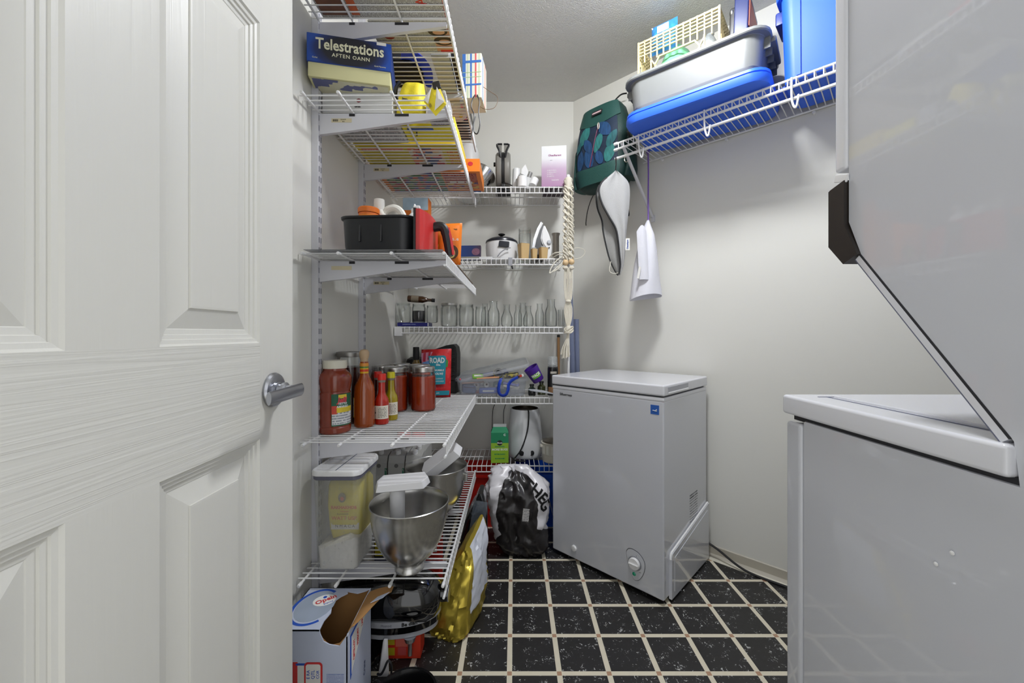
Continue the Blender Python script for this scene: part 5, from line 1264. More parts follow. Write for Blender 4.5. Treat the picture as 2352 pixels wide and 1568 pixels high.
spec = [(0.125, 0.22, 0.03, -0.005, 0.0, 0.0, 0.0), (0.145, 0.235, 0.035, -0.005, 0.005, 0.02, 0.05), (0.140, 0.235, 0.03, 0.0, 0.015, 0.09, 0.12), (0.120, 0.22, 0.025, 0.008, 0.03, 0.16, 0.2), (0.090, 0.20, 0.02, 0.020, 0.05, 0.215, 0.3), (0.045, 0.17, 0.012, 0.026, 0.07, 0.255, 0.4), (0.014, 0.155, 0.006, 0.028, 0.08, 0.28, 0.4)]
rings = crumple(interp_rings(spec, 34, lambda s: rrn(s[0], s[1], s[2], s[3], s[4], s[5], s[6], m=10)), 0.020, 30, 4.0)
bm = bmx(); loft(bm, rings); nn = len(rings[0])
for i, f in enumerate(bm.faces):
    row, colm = divmod(i, nn)
    f.material_index = 1 if colm >= nn - 9 and row > 9 and i < nn * (len(rings) - 1) else 0
OB('bag', bm, [mat('gold_foil', (190, 168, 66), rough=0.3, metal=0.7, var=0.25, vscale=14), mat('white_foil_side', (206, 210, 220), rough=0.4, var=0.06)], gb_, smooth=28)
# black bag with clear front
kb_ = thing('black_bag', 'black plastic bag with a clear window behind the gold bag', 'bag', (-0.172, 1.735, 0.0012))
spec = [(0.11, 0.17, 0.03, 0, 0, 0.0, 0), (0.115, 0.19, 0.035, 0, 0, 0.03, 0), (0.11, 0.18, 0.03, 0.0, 0.0, 0.15, 0), (0.09, 0.15, 0.025, 0.012, 0.0, 0.25, 0), (0.04, 0.12, 0.012, 0.03, 0.0, 0.33, 0), (0.02, 0.10, 0.008, 0.032, 0.0, 0.36, 0)]
bm = bmx(); loft(bm, crumple(interp_rings(spec, 22, lambda s: rrn(*s)), 0.012, 24, 9.0)); OB('bag', bm, mat('black_film', (12, 12, 14), rough=0.2, var=0.2, coat=0.4), kb_, smooth=60)
bm = bmx(); pillow(bm, 0.06, 0.18, 0.016, 8, 12, M_((0.012, -0.098, 0.17), (0, R(8), 0)), nz=0.008, ns=26); OB('clear_window', bm, frost_mat('smoky_clear_film', (120, 130, 142), 0.30, 0.08), kb_)
# shopping bag
shp = thing('shopping_bag', 'white and black plastic shopping bag lettered THE on the floor', 'shopping bag', (0.020, 1.900, 0.0012))
spec = [(0.15, 0.09, 0.03, 0.02, 0, 0.0, 0), (0.22, 0.13, 0.04, 0.012, 0, 0.03, 0), (0.25, 0.16, 0.05, 0.0, 0, 0.12, 0), (0.27, 0.165, 0.05, 0.0, 0.0, 0.22, 0), (0.27, 0.14, 0.04, 0.0, 0.0, 0.31, 0), (0.20, 0.07, 0.025, -0.01, 0.01, 0.37, 0), (0.15, 0.02, 0.008, -0.02, 0.02, 0.405, 0)]
bm = bmx(); loft(bm, crumple(interp_rings(spec, 40, lambda s: rrn(*s, n=9, m=16)), 0.050, 15, 2.0))
bmesh.ops.recalc_face_normals(bm, faces=bm.faces)
bvh = BVHTree.FromBMesh(bm)
def two_tone(name, c0, c1, blobs, wob, fr, rough):
    """flat print: dark irregular areas on a pale film"""
    m = mat(name, c0, rough=rough); nt = m.node_tree; L = nt.links; p = nt.nodes['Principled BSDF']
    tc = nd(nt, 'ShaderNodeTexCoord'); nz_ = nd(nt, 'ShaderNodeTexNoise', i_Scale=fr, i_Detail=3.0); L.new(tc.outputs['Object'], nz_.inputs['Vector'])
    last = None
    for (cx, cz, rx, rz_) in blobs:
        mp = nd(nt, 'ShaderNodeMapping'); mp.inputs['Location'].default_value = (-cx / rx, 0, -cz / rz_); mp.inputs['Scale'].default_value = (1 / rx, 0, 1 / rz_)
        L.new(tc.outputs['Object'], mp.inputs[0]); ln_ = nd(nt, 'ShaderNodeVectorMath', operation='LENGTH'); L.new(mp.outputs[0], ln_.inputs[0])
        if last is None: last = ln_.outputs['Value']
        else:
            mn = nd(nt, 'ShaderNodeMath', operation='MINIMUM'); L.new(last, mn.inputs[0]); L.new(ln_.outputs['Value'], mn.inputs[1]); last = mn.outputs[0]
    ad = nd(nt, 'ShaderNodeMath', operation='MULTIPLY_ADD'); ad.inputs[1].default_value = wob; L.new(nz_.outputs[0], ad.inputs[0]); L.new(last, ad.inputs[2])
    mr = nd(nt, 'ShaderNodeMapRange'); mr.inputs[1].default_value = 1.0 + wob * 0.5 - 0.01; mr.inputs[2].default_value = 1.0 + wob * 0.5 + 0.01; L.new(ad.outputs[0], mr.inputs[0])
    mx = nd(nt, 'ShaderNodeMix', data_type='RGBA'); mx.inputs[6].default_value = lin(c1); mx.inputs[7].default_value = lin(c0)
    L.new(mr.outputs[0], mx.inputs[0]); L.new(mx.outputs[2], p.inputs['Base Color'])
    return m
OB('bag', bm, two_tone('printed_bag_film', (222, 220, 224), (40, 37, 38), [(-0.005, 0.22, 0.095, 0.165), (0.03, 0.05, 0.135, 0.10)], 0.5, 11.0, 0.28), shp, smooth=60)
def drape(o, tree, off=0.004):
    """lay a flat print onto a curved surface, along +y of the owner"""
    Mx = o.matrix_basis.copy()
    b = bmx(); b.from_mesh(o.data); bmesh.ops.triangulate(b, faces=b.faces[:])
    for _ in range(2): bmesh.ops.subdivide_edges(b, edges=[e for e in b.edges if e.calc_length() > 0.006], cuts=1); bmesh.ops.triangulate(b, faces=b.faces[:])
    b.to_mesh(o.data); b.free()
    for v in o.data.vertices:
        p = Mx @ v.co
        h = tree.ray_cast(Vector((p.x, -1.0, p.z)), Vector((0, 1, 0)))
        if h[0] is not None: v.co = Vector((p.x, h[0].y - off, p.z))
        else: v.co = p
    o.location = (0, 0, 0); o.rotation_euler = (0, 0, 0)
for t_, x, z, a in (('T', 0.045, 0.335, 38), ('H', 0.082, 0.312, 42), ('E', 0.112, 0.282, 48), ('G', 0.122, 0.246, 60)):
    drape(text(t_, 0.066, INK, shp, (x, -0.2, z), (PI / 2, R(a), 0), bold=0.0018, depth=0.0003), bvh)
pt = patch(shp, (0.035, -0.2, 0.215), (0.030, 0.0006, 0.058), lines_mat('care_label', (214, 212, 210), (110, 106, 106), pitch=0.007, axis=2, along=0, word=260, cover=0.4), 'white_label', rot=(0, R(6), 0)); pt.location.y = -0.096
# bins under the lowest far shelf
def tub(label, loc, w, d, h, m, nm):
    t = thing(nm, label, 'bin', loc)
    b = bmx(); loft(b, [[(x, y, z) for x, y in rrect(a, c, 0.03, 5)] for a, c, z in ((w * 0.86, d * 0.86, 0), (w * 0.96, d * 0.96, h - 0.02), (w, d, h - 0.018), (w, d, h), (w * 0.95, d * 0.95, h), (w * 0.93, d * 0.93, h - 0.03), (w * 0.84, d * 0.84, 0.006))]); OB('tub', b, m, t)
    for s in (-1, 1): patch(t, (s * (w / 2 + 0.004), 0, h - 0.010), (0.012, d * 0.4, 0.012), m, 'handle', bev=0.004)
    return t
tub('red plastic tub under the lowest far shelf', (-0.170, 2.245, 0.0012), 0.28, 0.25, 0.285, mat('red_tub_plastic', (186, 34, 26), rough=0.35), 'plastic_tub')
tub('blue plastic tub under the lowest far shelf', (0.150, 2.245, 0.0012), 0.29, 0.25, 0.285, mat('blue_tub_plastic', (26, 84, 196), rough=0.3), 'plastic_tub')

# ================================================================== far wall, topmost shelf
ZA = FARZ['A'] + 0.0006; ZB = FARZ['B'] + 0.0006; ZC = FARZ['C'] + 0.0006; ZD = FARZ['D'] + 0.0006; ZE = FARZ['E'] + 0.0006
cn_ = thing('white_canister', 'tall white canister on the topmost far shelf behind the games', 'canister', (-0.262, 2.33, ZA))
bm = bmx(); lathe(bm, [(0, 0), (0.058, 0), (0.060, 0.004), (0.060, 0.27), (0.052, 0.30), (0, 0.302)], 32); OB('body', bm, WHITEP, cn_)
bm = bmx(); lathe(bm, [(0, 0.302), (0.040, 0.302), (0.040, 0.318), (0.03, 0.325), (0, 0.326)], 28); OB('lid', bm, WHITEP, cn_)
mb = thing('steel_bowl', 'small steel bowl with dark inside tilted beside the waffle iron', 'bowl', (-0.180, 2.160, ZA + 0.062), rot=(R(-28), R(24), 0))
bm = bmx(); lathe(bm, [(0, -0.052), (0.03, -0.050), (0.050, -0.02), (0.066, 0.03), (0.070, 0.036), (0.0665, 0.037), (0.062, 0.028), (0.046, -0.016), (0, -0.044)], 36); OB('bowl', bm, mat('polished_steel', (196, 196, 196), rough=0.15, metal=1.0, var=0.15, vscale=40), mb)
bm = bmx(); lathe(bm, [(0, 0.020), (0.055, 0.022), (0.060, 0.032), (0.03, 0.050), (0, 0.054)], 28); OB('dark_lid', bm, BLACKP, mb)
wi = thing('waffle_iron', 'dark grey round waffle iron standing on edge on the topmost far shelf', 'waffle iron', (-0.058, 2.225, ZA))
GRY = mat('gunmetal_plastic', (134, 132, 126), rough=0.38, metal=0.1, var=0.08)
for s_ in (-1, 1):
    bm = bmx(); lathe(bm, [(0, 0.0), (0.098, 0.0), (0.1025, 0.004), (0.1035, 0.014), (0.1015, 0.026), (0.092, 0.034), (0, 0.036)], 48, M_((s_ * 0.006, 0, 0.122), (0, s_ * PI / 2, 0))); OB('shell', bm, GRY, wi)
bm = bmx(); lathe(bm, [(0, -0.007), (0.1035, -0.007), (0.1035, 0.007), (0, 0.007)], 48, M_((0, 0, 0.122), (0, PI / 2, 0))); OB('seam_band', bm, BLACKP, wi)
for s_ in (-1, 1):
    bm = bmx(); tube(bm, [(s_ * 0.012, -0.092, 0.165), (s_ * 0.020, -0.098, 0.20), (s_ * 0.032, -0.094, 0.232), (s_ * 0.004, -0.094, 0.235)], 0.0055, seg=8, smooth=3); OB('handle', bm, BLACKP, wi)
    bm = bmx(); loft(bm, [[(s_ * 0.006, -0.092, 0.195), (s_ * 0.022, -0.092, 0.20), (s_ * 0.030, -0.090, 0.228), (s_ * 0.006, -0.090, 0.230)], [(s_ * 0.006, -0.086, 0.195), (s_ * 0.022, -0.086, 0.20), (s_ * 0.030, -0.084, 0.228), (s_ * 0.006, -0.084, 0.230)]]); OB('handle_web', bm, GRY, wi, smooth=0)
bm = bmx(); cyl(bm, (-0.036, -0.05, 0.145), (-0.052, -0.05, 0.145), 0.011, seg=16); OB('knob', bm, BLACKP, wi)
bm = bmx(); box(bm, (0, 0, 0.008), (0.085, 0.09, 0.015), bev=0.005); box(bm, (0, -0.02, 0.022), (0.024, 0.09, 0.03), bev=0.004); OB('stand', bm, BLACKP, wi)
bm = bmx(); tube(bm, [(0.0, -0.115, 0.022), (0.03, -0.122, 0.012), (0.05, -0.118, 0.004)], 0.003, seg=6, smooth=5); OB('cord', bm, BLACKP, wi)
bl = thing('blender_beaker', 'white plastic beaker filled with blender attachments', 'kitchen gadget', (0.058, 2.175, ZA))
bm = bmx(); lathe(bm, [(0.0, 0), (0.040, 0), (0.043, 0.004), (0.048, 0.060), (0.045, 0.060), (0.040, 0.006), (0, 0.006)], 32); OB('beaker', bm, frost_mat('milky_beaker', (226, 226, 224), 0.75), bl)
bm = bmx(); lathe(bm, [(0, 0), (0.020, 0), (0.021, 0.004), (0.021, 0.13), (0.018, 0.134), (0, 0.134)], 24, M_((-0.047, 0.03, 0), (0, R(2), 0))); OB('motor_grip', bm, WHITEP, bl)
bm = bmx(); cyl(bm, (-0.03, -0.01, 0.085), (0.014, 0.0, 0.062), 0.011, 0.016, seg=16); OB('coupling', bm, mat('mid_grey_plastic', (140, 140, 138), rough=0.4), bl)
bm = bmx(); cyl(bm, (0.0, 0.0, 0.01), (0.034, 0.01, 0.105), 0.010, 0.012, seg=16); OB('shaft', bm, mat('mid_grey_plastic', (140, 140, 138)), bl)
bm = bmx(); prism(bm, [(-0.022, 0.0), (0.022, 0.0), (0.018, 0.05), (0.004, 0.085), (-0.016, 0.06)], -0.004, 0.004, M_((0.002, 0.012, 0.065), (PI / 2, 0, 0)), bev=0.002); OB('paddle', bm, WHITEP, bl)
bm = bmx(); lathe(bm, [(0.023, 0), (0.026, 0.001), (0.026, 0.055), (0.023, 0.056)], 24, M_((-0.012, -0.055, 0.0))); OB('small_cup', bm, WHITEP, bl)
bm = bmx(); lathe(bm, [(0.0, 0), (0.02, 0.001), (0.021, 0.045), (0.017, 0.046)], 24, M_((0.042, -0.045, 0.012), (R(-20), R(20), 0))); OB('cap', bm, WHITEP, bl)
pk = thing('mauve_box', 'white to mauve shaded box at the end of the topmost far shelf', 'box', (0.2135, 2.114, ZA), R(-6))
bm = bmx(); box(bm, (0, 0.082, 0.110), (0.132, 0.164, 0.218), bev=0.001); OB('carton', bm, ramp_mat('mauve_blend_card', [(0.0, (66, 46, 62)), (0.015, (66, 46, 62)), (0.02, (166, 122, 160)), (0.45, (184, 158, 184)), (0.7, (222, 222, 226)), (1.0, (230, 232, 234))], axis=2, lo=0.0, hi=0.219), pk)
patch(pk, (0, 0.082, 0.0003), (0.130, 0.162, 0.0006), mat('dark_plum_card', (62, 46, 58), rough=0.5), 'underside')
text('Oheufterent', 0.0135, mat('plum_ink', (150, 84, 130)), pk, (0.004, -0.0006, 0.168), bold=0.0005)
text('paris', 0.006, mat('grey_ink', (160, 160, 166)), pk, (-0.014, -0.0006, 0.143))
for k, t_ in enumerate(('8. dots le vitesse', 'D. fold le cuisine', 'H. A lift 21', 'D. relational')): text(t_, 0.0072, INKW, pk, (-0.036, -0.0006, 0.089 - k * 0.0105), align='LEFT', bold=0.0001)
text('TOUR DOTS', 0.0068, INKW, pk, (0.006, -0.0006, 0.036), bold=0.0002)

# ================================================================== far wall, iron shelf
bk = thing('dark_blue_book', 'dark blue box leaning on the iron shelf beside the orange pouch', 'book', (-0.236, 2.155, ZB), rot=(R(-8), 0, R(-3)))
patch(bk, (0, 0.012, 0.041), (0.112, 0.022, 0.080), ramp_mat('blue_plum_cover', [(0, (32, 66, 128)), (0.6, (34, 50, 100)), (1, (60, 44, 70))], axis=0, lo=-0.05, hi=0.05), 'cover', bev=0.001)
disc(bk, (0.03, 0.0006, 0.045), 0.022, 0.020, mat('plum_pattern', (124, 84, 104), rough=0.5, var=0.5, vscale=120), 'emblem')
for k, (x, y, w, d, h, c, lab) in enumerate(((-0.235, 2.135, 0.10, 0.022, 0.010, (150, 150, 140), 'flat grey packet lying in front of the dark blue box'), (-0.150, 2.150, 0.075, 0.03, 0.012, (226, 228, 228), 'flat white packet lying beside the rice cooker'))):
    f = thing('flat_packet', lab, 'packet', (x, y, ZB), R(-4)); patch(f, (0, 0, h / 2 + 0.001), (w, d, h), mat('packet_%d' % k, c, rough=0.4), 'packet', bev=0.002); patch(f, (w * 0.1, 0, h + 0.0012), (w * 0.5, d * 0.6, 0.0006), PAPERW, 'label')
rc = thing('rice_cooker', 'white rice cooker with black lid on the iron shelf', 'rice cooker', (-0.068, 2.235, ZB))
bm = bmx(); lathe(bm, [(0, 0), (0.072, 0), (0.080, 0.006), (0.088, 0.04), (0.090, 0.085), (0.086, 0.108), (0, 0.108)], 44); OB('body', bm, WHITEP, rc)
bm = bmx(); lathe(bm, [(0.084, 0.104), (0.090, 0.107), (0.088, 0.116), (0.070, 0.128), (0.035, 0.136), (0, 0.138)], 44); OB('lid', bm, mat('navy_black_plastic', (30, 32, 42), rough=0.3), rc)
bm = bmx(); lathe(bm, [(0.010, 0.134), (0.007, 0.146), (0.018, 0.152), (0.020, 0.157), (0.012, 0.160), (0, 0.160)], 24); OB('knob', bm, BLACKP, rc)
bm = bmx(); box(bm, (0.016, -0.090, 0.082), (0.056, 0.018, 0.032), rot=(R(-6), R(6), 0), bev=0.004); OB('latch', bm, mat('navy_black_plastic', (30, 32, 42)), rc)
bm = bmx(); box(bm, (0.012, -0.089, 0.066), (0.060, 0.006, 0.006), rot=(0, R(6), 0)); OB('latch_trim', bm, GRY, rc)
bm = bmx(); tube(bm, [(-0.02, -0.10, 0.012), (0.0, -0.108, 0.035), (0.03, -0.108, 0.055), (0.05, -0.10, 0.06)], 0.0025, seg=6, smooth=5); OB('cord', bm, mat('grey_cord', (150, 152, 158), rough=0.5), rc)
KCUP = mat('kraft_cup_paper', (202, 172, 122), rough=0.75, var=0.05)
def kcup(label, x, y, w, h):
    c = thing('kraft_cup', label, 'paper cup', (x, y, ZB), R(24), 'square kraft paper cups')
    b = bmx(); loft(b, rings_rr([(w * 0.80, w * 0.80, 0.006, 0), (w, w, 0.008, h), (w * 1.02, w * 1.02, 0.008, h), (w * 0.95, w * 0.95, 0.007, h), (w * 0.76, w * 0.76, 0.005, 0.004)])); OB('cup', b, KCUP, c, smooth=30)
    bm = bmx(); lathe(bm, [(w * 0.36, h - 0.002), (w * 0.38, h + 0.004), (w * 0.34, h + 0.008), (0, h + 0.009)], 20); OB('clear_cup_inside', bm, frost_mat('milky_cup', (210, 212, 210), 0.5), c)
kcup('largest square kraft cup beside the rice cooker', 0.053, 2.150, 0.054, 0.083)
kcup('smallest square kraft cup in the middle of the three', 0.110, 2.150, 0.033, 0.056)
kcup('square kraft cup in front of the iron', 0.159, 2.150, 0.044, 0.062)
gj = thing('glass_tumbler', 'tall clear glass jar behind the kraft cups', 'glass jar', (0.064, 2.300, ZB))
bm = bmx(); lathe(bm, [(0.0, 0.002), (0.033, 0.002), (0.036, 0.008), (0.036, 0.17), (0.034, 0.18), (0.035, 0.205), (0.033, 0.205)], 32, cap=False); OB('glass', bm, GLASSG, gj)
bm = bmx(); lathe(bm, [(0.0352, 0.182), (0.0362, 0.184), (0.0352, 0.186)], 32, cap=False); OB('rim_ring', bm, GLASSG, gj)
# iron standing on its heel, sole towards the cups
ir = thing('clothes_iron', 'white and black clothes iron standing on its heel', 'iron', (0.150, 2.235, ZB + 0.001))
def iron_part(pts, w0, w1, zr, m, nm, parent=ir, bev=0.003):
    """profile in xz, half width tapering with height from w0 to w1"""
    b = bmx()
    rg = []
    for s_ in (-1, 1): rg.append([(x, s_ * (w0 + (w1 - w0) * min(1, max(0, z / zr)) ** 1.5), z) for x, z in pts])
    loft(b, rg); bmesh.ops.recalc_face_normals(b, faces=b.faces)
    bmesh.ops.bevel(b, geom=[e for e in b.edges if e.calc_face_angle(0) > 0.6], offset=bev, segments=2, affect='EDGES')
    return OB(nm, b, m, parent, smooth=50)
iron_part([(-0.053, 0.0), (-0.047, 0.0), (-0.045, 0.06), (-0.034, 0.12), (-0.012, 0.18), (0.008, 0.222), (0.002, 0.226), (-0.02, 0.185), (-0.041, 0.122), (-0.051, 0.06)], 0.052, 0.006, 0.226, mat('steel_sole', (150, 152, 156), rough=0.25, metal=1.0), 'soleplate', bev=0.001)
iron_part([(-0.046, 0.0), (-0.038, 0.0), (-0.037, 0.06), (-0.026, 0.118), (-0.006, 0.175), (0.014, 0.216), (0.009, 0.222), (-0.012, 0.180), (-0.034, 0.12), (-0.045, 0.06)], 0.050, 0.006, 0.226, WHITEP, 'white_skirt', bev=0.001)
iron_part([(-0.037, 0.003), (0.012, 0.003), (0.012, 0.05), (0.004, 0.09), (0.0, 0.13), (0.008, 0.17), (0.018, 0.205), (0.014, 0.212), (-0.006, 0.172), (-0.026, 0.116), (-0.036, 0.06)], 0.044, 0.006, 0.226, mat('charcoal_plastic', (48, 50, 54), rough=0.4), 'base_shell')
iron_part([(0.012, 0.0), (0.052, 0.0), (0.056, 0.03), (0.062, 0.075), (0.058, 0.115), (0.046, 0.155), (0.026, 0.200), (0.016, 0.208), (0.006, 0.17), (0.001, 0.13), (0.008, 0.10), (0.026, 0.075), (0.030, 0.05), (0.012, 0.03)], 0.030, 0.010, 0.226, WHITEP, 'handle_shell', bev=0.006)
bm = bmx(); lathe(bm, [(0, 0), (0.012, 0), (0.012, 0.004), (0.009, 0.008), (0, 0.009)], 20, M_((0.046, -0.027, 0.105), (PI / 2, 0, 0))); OB('steam_dial', bm, mat('pearl_grey', (196, 200, 206), rough=0.3), ir)
bm = bmx(); lathe(bm, [(0, 0), (0.0035, 0), (0.0035, 0.003), (0, 0.003)], 12, M_((0.046, -0.029, 0.075), (PI / 2, 0, 0))); OB('button', bm, INK, ir)
cy_ = thing('grey_cylinder', 'slim grey glass cylinder beside the iron', 'vase', (0.234, 2.215, ZB))
bm = bmx(); lathe(bm, [(0, 0), (0.016, 0), (0.0185, 0.003), (0.0185, 0.14), (0.024, 0.156), (0.022, 0.156), (0.017, 0.14), (0.016, 0.006), (0, 0.005)], 28); OB('vase', bm, mat('smoky_taupe', (128, 122, 112), rough=0.25, coat=0.4), cy_)
CRDW = mat('cream_cord', (226, 222, 208), rough=0.5)
cc_ = thing('white_cable_loops', 'white cable loops hanging off the iron shelf by the macrame', 'cable', (0.235, 2.085, ZB))
for pts in ([(-0.045, 0.03, 0.004), (-0.02, 0.0, 0.022), (0.02, -0.012, 0.022), (0.05, -0.01, 0.006), (0.02, -0.02, -0.03), (-0.02, -0.02, -0.065), (-0.048, -0.018, -0.086), (-0.036, -0.016, -0.05), (0.0, -0.014, -0.01), (0.045, -0.01, 0.012)], [(-0.03, 0.03, 0.002), (0.0, -0.01, 0.012), (0.03, -0.016, 0.0), (0.025, -0.02, -0.03), (-0.008, -0.02, -0.066), (-0.036, -0.018, -0.08)]):
    bm = bmx(); tube(bm, pts, 0.0032, seg=7, smooth=6); OB('cable', bm, CRDW, cc_)
tw_ = thing('thin_white_wire', 'thin white wire loop poking out past the macrame cord', 'wire', (0.315, 2.075, ZB))
bm = bmx(); tube(bm, [(-0.03, 0.0, 0.03), (0.01, -0.004, 0.046), (0.045, -0.004, 0.040), (0.055, -0.004, 0.02), (0.03, -0.002, -0.006), (-0.02, 0, -0.012)], 0.0017, seg=6, smooth=6); OB('loop', bm, CRDW, tw_)
pg = thing('grey_clip', 'grey clip with black tip hooked on the iron shelf front', 'clip', (-0.018, 2.092, ZB - 0.03))
patch(pg, (0, 0, 0.008), (0.022, 0.006, 0.044), mat('mid_grey_clip', (160, 162, 168), rough=0.4), 'clip', bev=0.002); patch(pg, (0.010, 0, -0.022), (0.009, 0.006, 0.018), BLACKP, 'tip', rot=(0, R(-14), 0), bev=0.002)

# ================================================================== far wall, glass jar shelf
bb = thing('blue_slim_box', 'slim dark blue box lying under the first glass jars', 'box', (-0.536, 2.165, ZC))
patch(bb, (0, 0, 0.010), (0.165, 0.10, 0.019), mat('ultramarine_card', (26, 28, 110), rough=0.4), 'carton', bev=0.001); text('SHERBRENN WINES', 0.008, mat('pale_blue_ink', (150, 160, 206)), bb, (-0.02, -0.0505, 0.010), bold=0.0001)
patch(bb, (0.081, -0.0503, 0.010), (0.004, 0.0006, 0.018), INKW, 'edge_mark')
def gjar(label, px0, px1, ptop, kind, zb=None, lid=False, fill=None, Y=2.165):
    zb = ZC if zb is None else zb
    x = gx((px0 + px1) / 2, Y); r = (px1 - px0) / 2 / FPX * Y * 0.97; h = gz(ptop, Y - r * 0.3) - zb
    j = thing('glass_jar', label, 'glass jar', (x, Y, zb), 0, 'empty glass jars')
    if kind == 'jar': pr = [(r * 0.86, 0), (r, 0.006), (r, h * 0.78), (r * 0.9, h * 0.86), (r * 0.9, h)]
    elif kind == 'bottle': pr = [(r * 0.86, 0), (r, 0.006), (r, h * 0.5), (r * 0.92, h * 0.6), (r * 0.62, h * 0.76), (r * 0.62, h * 0.96), (r * 0.7, h)]
    elif kind == 'flask': pr = [(r * 0.8, 0), (r, 0.012), (r * 0.98, h * 0.4), (r * 0.6, h * 0.66), (r * 0.5, h * 0.75), (r * 0.5, h * 0.96), (r * 0.6, h)]
    else: pr = [(r * 0.8, 0), (r * 0.84, 0.004), (r, h)]
    t = 0.0022
    bm = bmx(); lathe(bm, [(0.0, 0.001)] + pr + [(pr[-1][0] - t, pr[-1][1])], 28, cap=False); OB('glass', bm, GLASSG, j, smooth=60)
    if kind == 'jar':
        for zz in (0.90, 0.95):
            bm = bmx(); lathe(bm, [(r * 0.905, h * zz - 0.0015), (r * 0.935, h * zz), (r * 0.905, h * zz + 0.0015)], 28, cap=False); OB('thread_ring', bm, GLASSG, j)
    if lid:
        bm = bmx(); lathe(bm, [(r * 0.93, h - 0.010), (r * 0.96, h - 0.009), (r * 0.96, h + 0.001), (r * 0.9, h + 0.003), (0, h + 0.002)], 32); OB('lid', bm, LIDM, j)
    if fill:
        bm = bmx(); lathe(bm, [(0, 0.006), (r * 0.9, 0.006), (r * 0.93, 0.012), (r * 0.93, h * 0.62), (0, h * 0.63)], 26); OB('contents', bm, fill, j)
    return j
zb2 = ZC + 0.0202
DKJ = mat('dark_contents', (40, 36, 40), rough=0.6, var=0.3)
gjar('wide glass jar on the blue box nearest the wall corner', 908, 944, 695, 'jar', zb2, Y=2.16)
gjar('glass jar with dark contents on the blue box', 946, 978, 697, 'jar', zb2, fill=DKJ, Y=2.16)
gjar('glass jar at the end of the blue box', 979, 1006, 701, 'jar', zb2, Y=2.16)
gjar('glass jar with silver lid beside the blue box', 1012, 1052, 697, 'jar', lid=True)
gjar('largest open glass jar without a lid in the row', 1053, 1089, 698, 'jar')
gjar('short open glass jar beside the largest one', 1091, 1117, 703, 'jar')
gjar('tall wide mouthed glass bottle in the middle of the row', 1119, 1148, 691, 'bottle')
gjar('round bellied glass flask beside the tall bottle', 1150, 1178, 699, 'flask')
gjar('slim glass bottle between the two bellied flasks', 1180, 1199, 700, 'bottle')
gjar('round bellied glass flask farther from the tall bottle', 1201, 1226, 702, 'flask')
gjar('slim glass bottle beside the tallest glass bottle', 1229, 1250, 697, 'bottle')
gjar('tallest glass bottle near the macrame end of the row', 1251, 1280, 687, 'bottle')
gjar('small drinking glass at the macrame end of the row', 1281, 1298, 711, 'cup')
gjar('slim glass bottle in the rear row behind the short jar', 1104, 1124, 697, 'bottle', Y=2.30)
gjar('slim glass bottle in the rear row behind the flasks', 1190, 1212, 695, 'bottle', Y=2.30)
ab = thing('amber_bottle', 'dark amber bottle lying across the jar tops', 'bottle', (-0.505, 2.165, 1.2235), rot=(0, R(90 + 4), R(4)))
bm = bmx(); lathe(bm, [(0, -0.07), (0.016, -0.07), (0.0185, -0.064), (0.0185, 0.01), (0.012, 0.03), (0.008, 0.04), (0.008, 0.06), (0, 0.06)], 24); OB('bottle', bm, mat('amber_glass', (64, 40, 20), rough=0.12, coat=0.6, var=0.3), ab)
bm = bmx(); lathe(bm, [(0, 0.058), (0.010, 0.058), (0.010, 0.075), (0, 0.076)], 18); OB('cap', bm, BLACKP, ab)
bm = bmx(); lathe(bm, [(0.0188, -0.05), (0.0188, -0.01)], 24, cap=False); OB('label', bm, mat('taupe_label', (120, 108, 90), rough=0.6), ab)

# ================================================================== far wall, storage box shelf
wb_ = thing('wine_bottle', 'dark necked bottle on the storage box shelf behind the jars', 'bottle', (-0.548, 2.235, ZD))
bm = bmx(); lathe(bm, [(0, 0), (0.034, 0), (0.036, 0.004), (0.036, 0.13), (0.030, 0.155), (0.0165, 0.178), (0.0155, 0.19), (0, 0.19)], 30); OB('bottle', bm, mat('olive_glass', (120, 98, 46), rough=0.12, coat=0.5, var=0.2), wb_)
bm = bmx(); lathe(bm, [(0.0158, 0.186), (0.0172, 0.188), (0.0172, 0.255), (0.0155, 0.258), (0, 0.258)], 24); OB('foil_cap', bm, BLACKP, wb_)
bpot = thing('black_round_pot', 'black rounded pot in the wall corner behind the jars', 'pot', (-0.570, 2.325, ZD))
bm = bmx(); lathe(bm, [(0, 0), (0.045, 0), (0.056, 0.01), (0.058, 0.16), (0.050, 0.185), (0.03, 0.197), (0, 0.20)], 32); OB('body', bm, BLACKP, bpot)
bm = bmx(); lathe(bm, [(0.008, 0.198), (0.014, 0.206), (0.012, 0.212), (0, 0.213)], 18); OB('knob', bm, BLACKP, bpot)
kc = thing('black_tool_case', 'black ribbed plastic case behind the red snack pouch', 'case', (-0.392, 2.27, ZD), R(-6))
bm = bmx(); pts = [(-0.08, 0.0), (0.075, 0.0), (0.078, 0.02), (0.080, 0.22), (0.074, 0.258), (0.058, 0.274), (0.02, 0.268), (-0.08, 0.235)]; prism(bm, pts, -0.04, 0.04, M_(rot=(PI / 2, 0, 0)), bev=0.006); OB('shell', bm, mat('charcoal_case', (40, 42, 42), rough=0.5), kc)
for k in range(7): patch(kc, (0.042, -0.0415, 0.075 + k * 0.024), (0.05, 0.005, 0.006), mat('charcoal_case', (40, 42, 42)), 'rib', rot=(0, R(-10), 0), bev=0.002)
bm = bmx(); prism(bm, rrect(0.03, 0.012, 0.005), 0, 0.003, M_((0.052, -0.0395, 0.250), (PI / 2, 0, 0))); OB('handle_slot', bm, INK, kc)

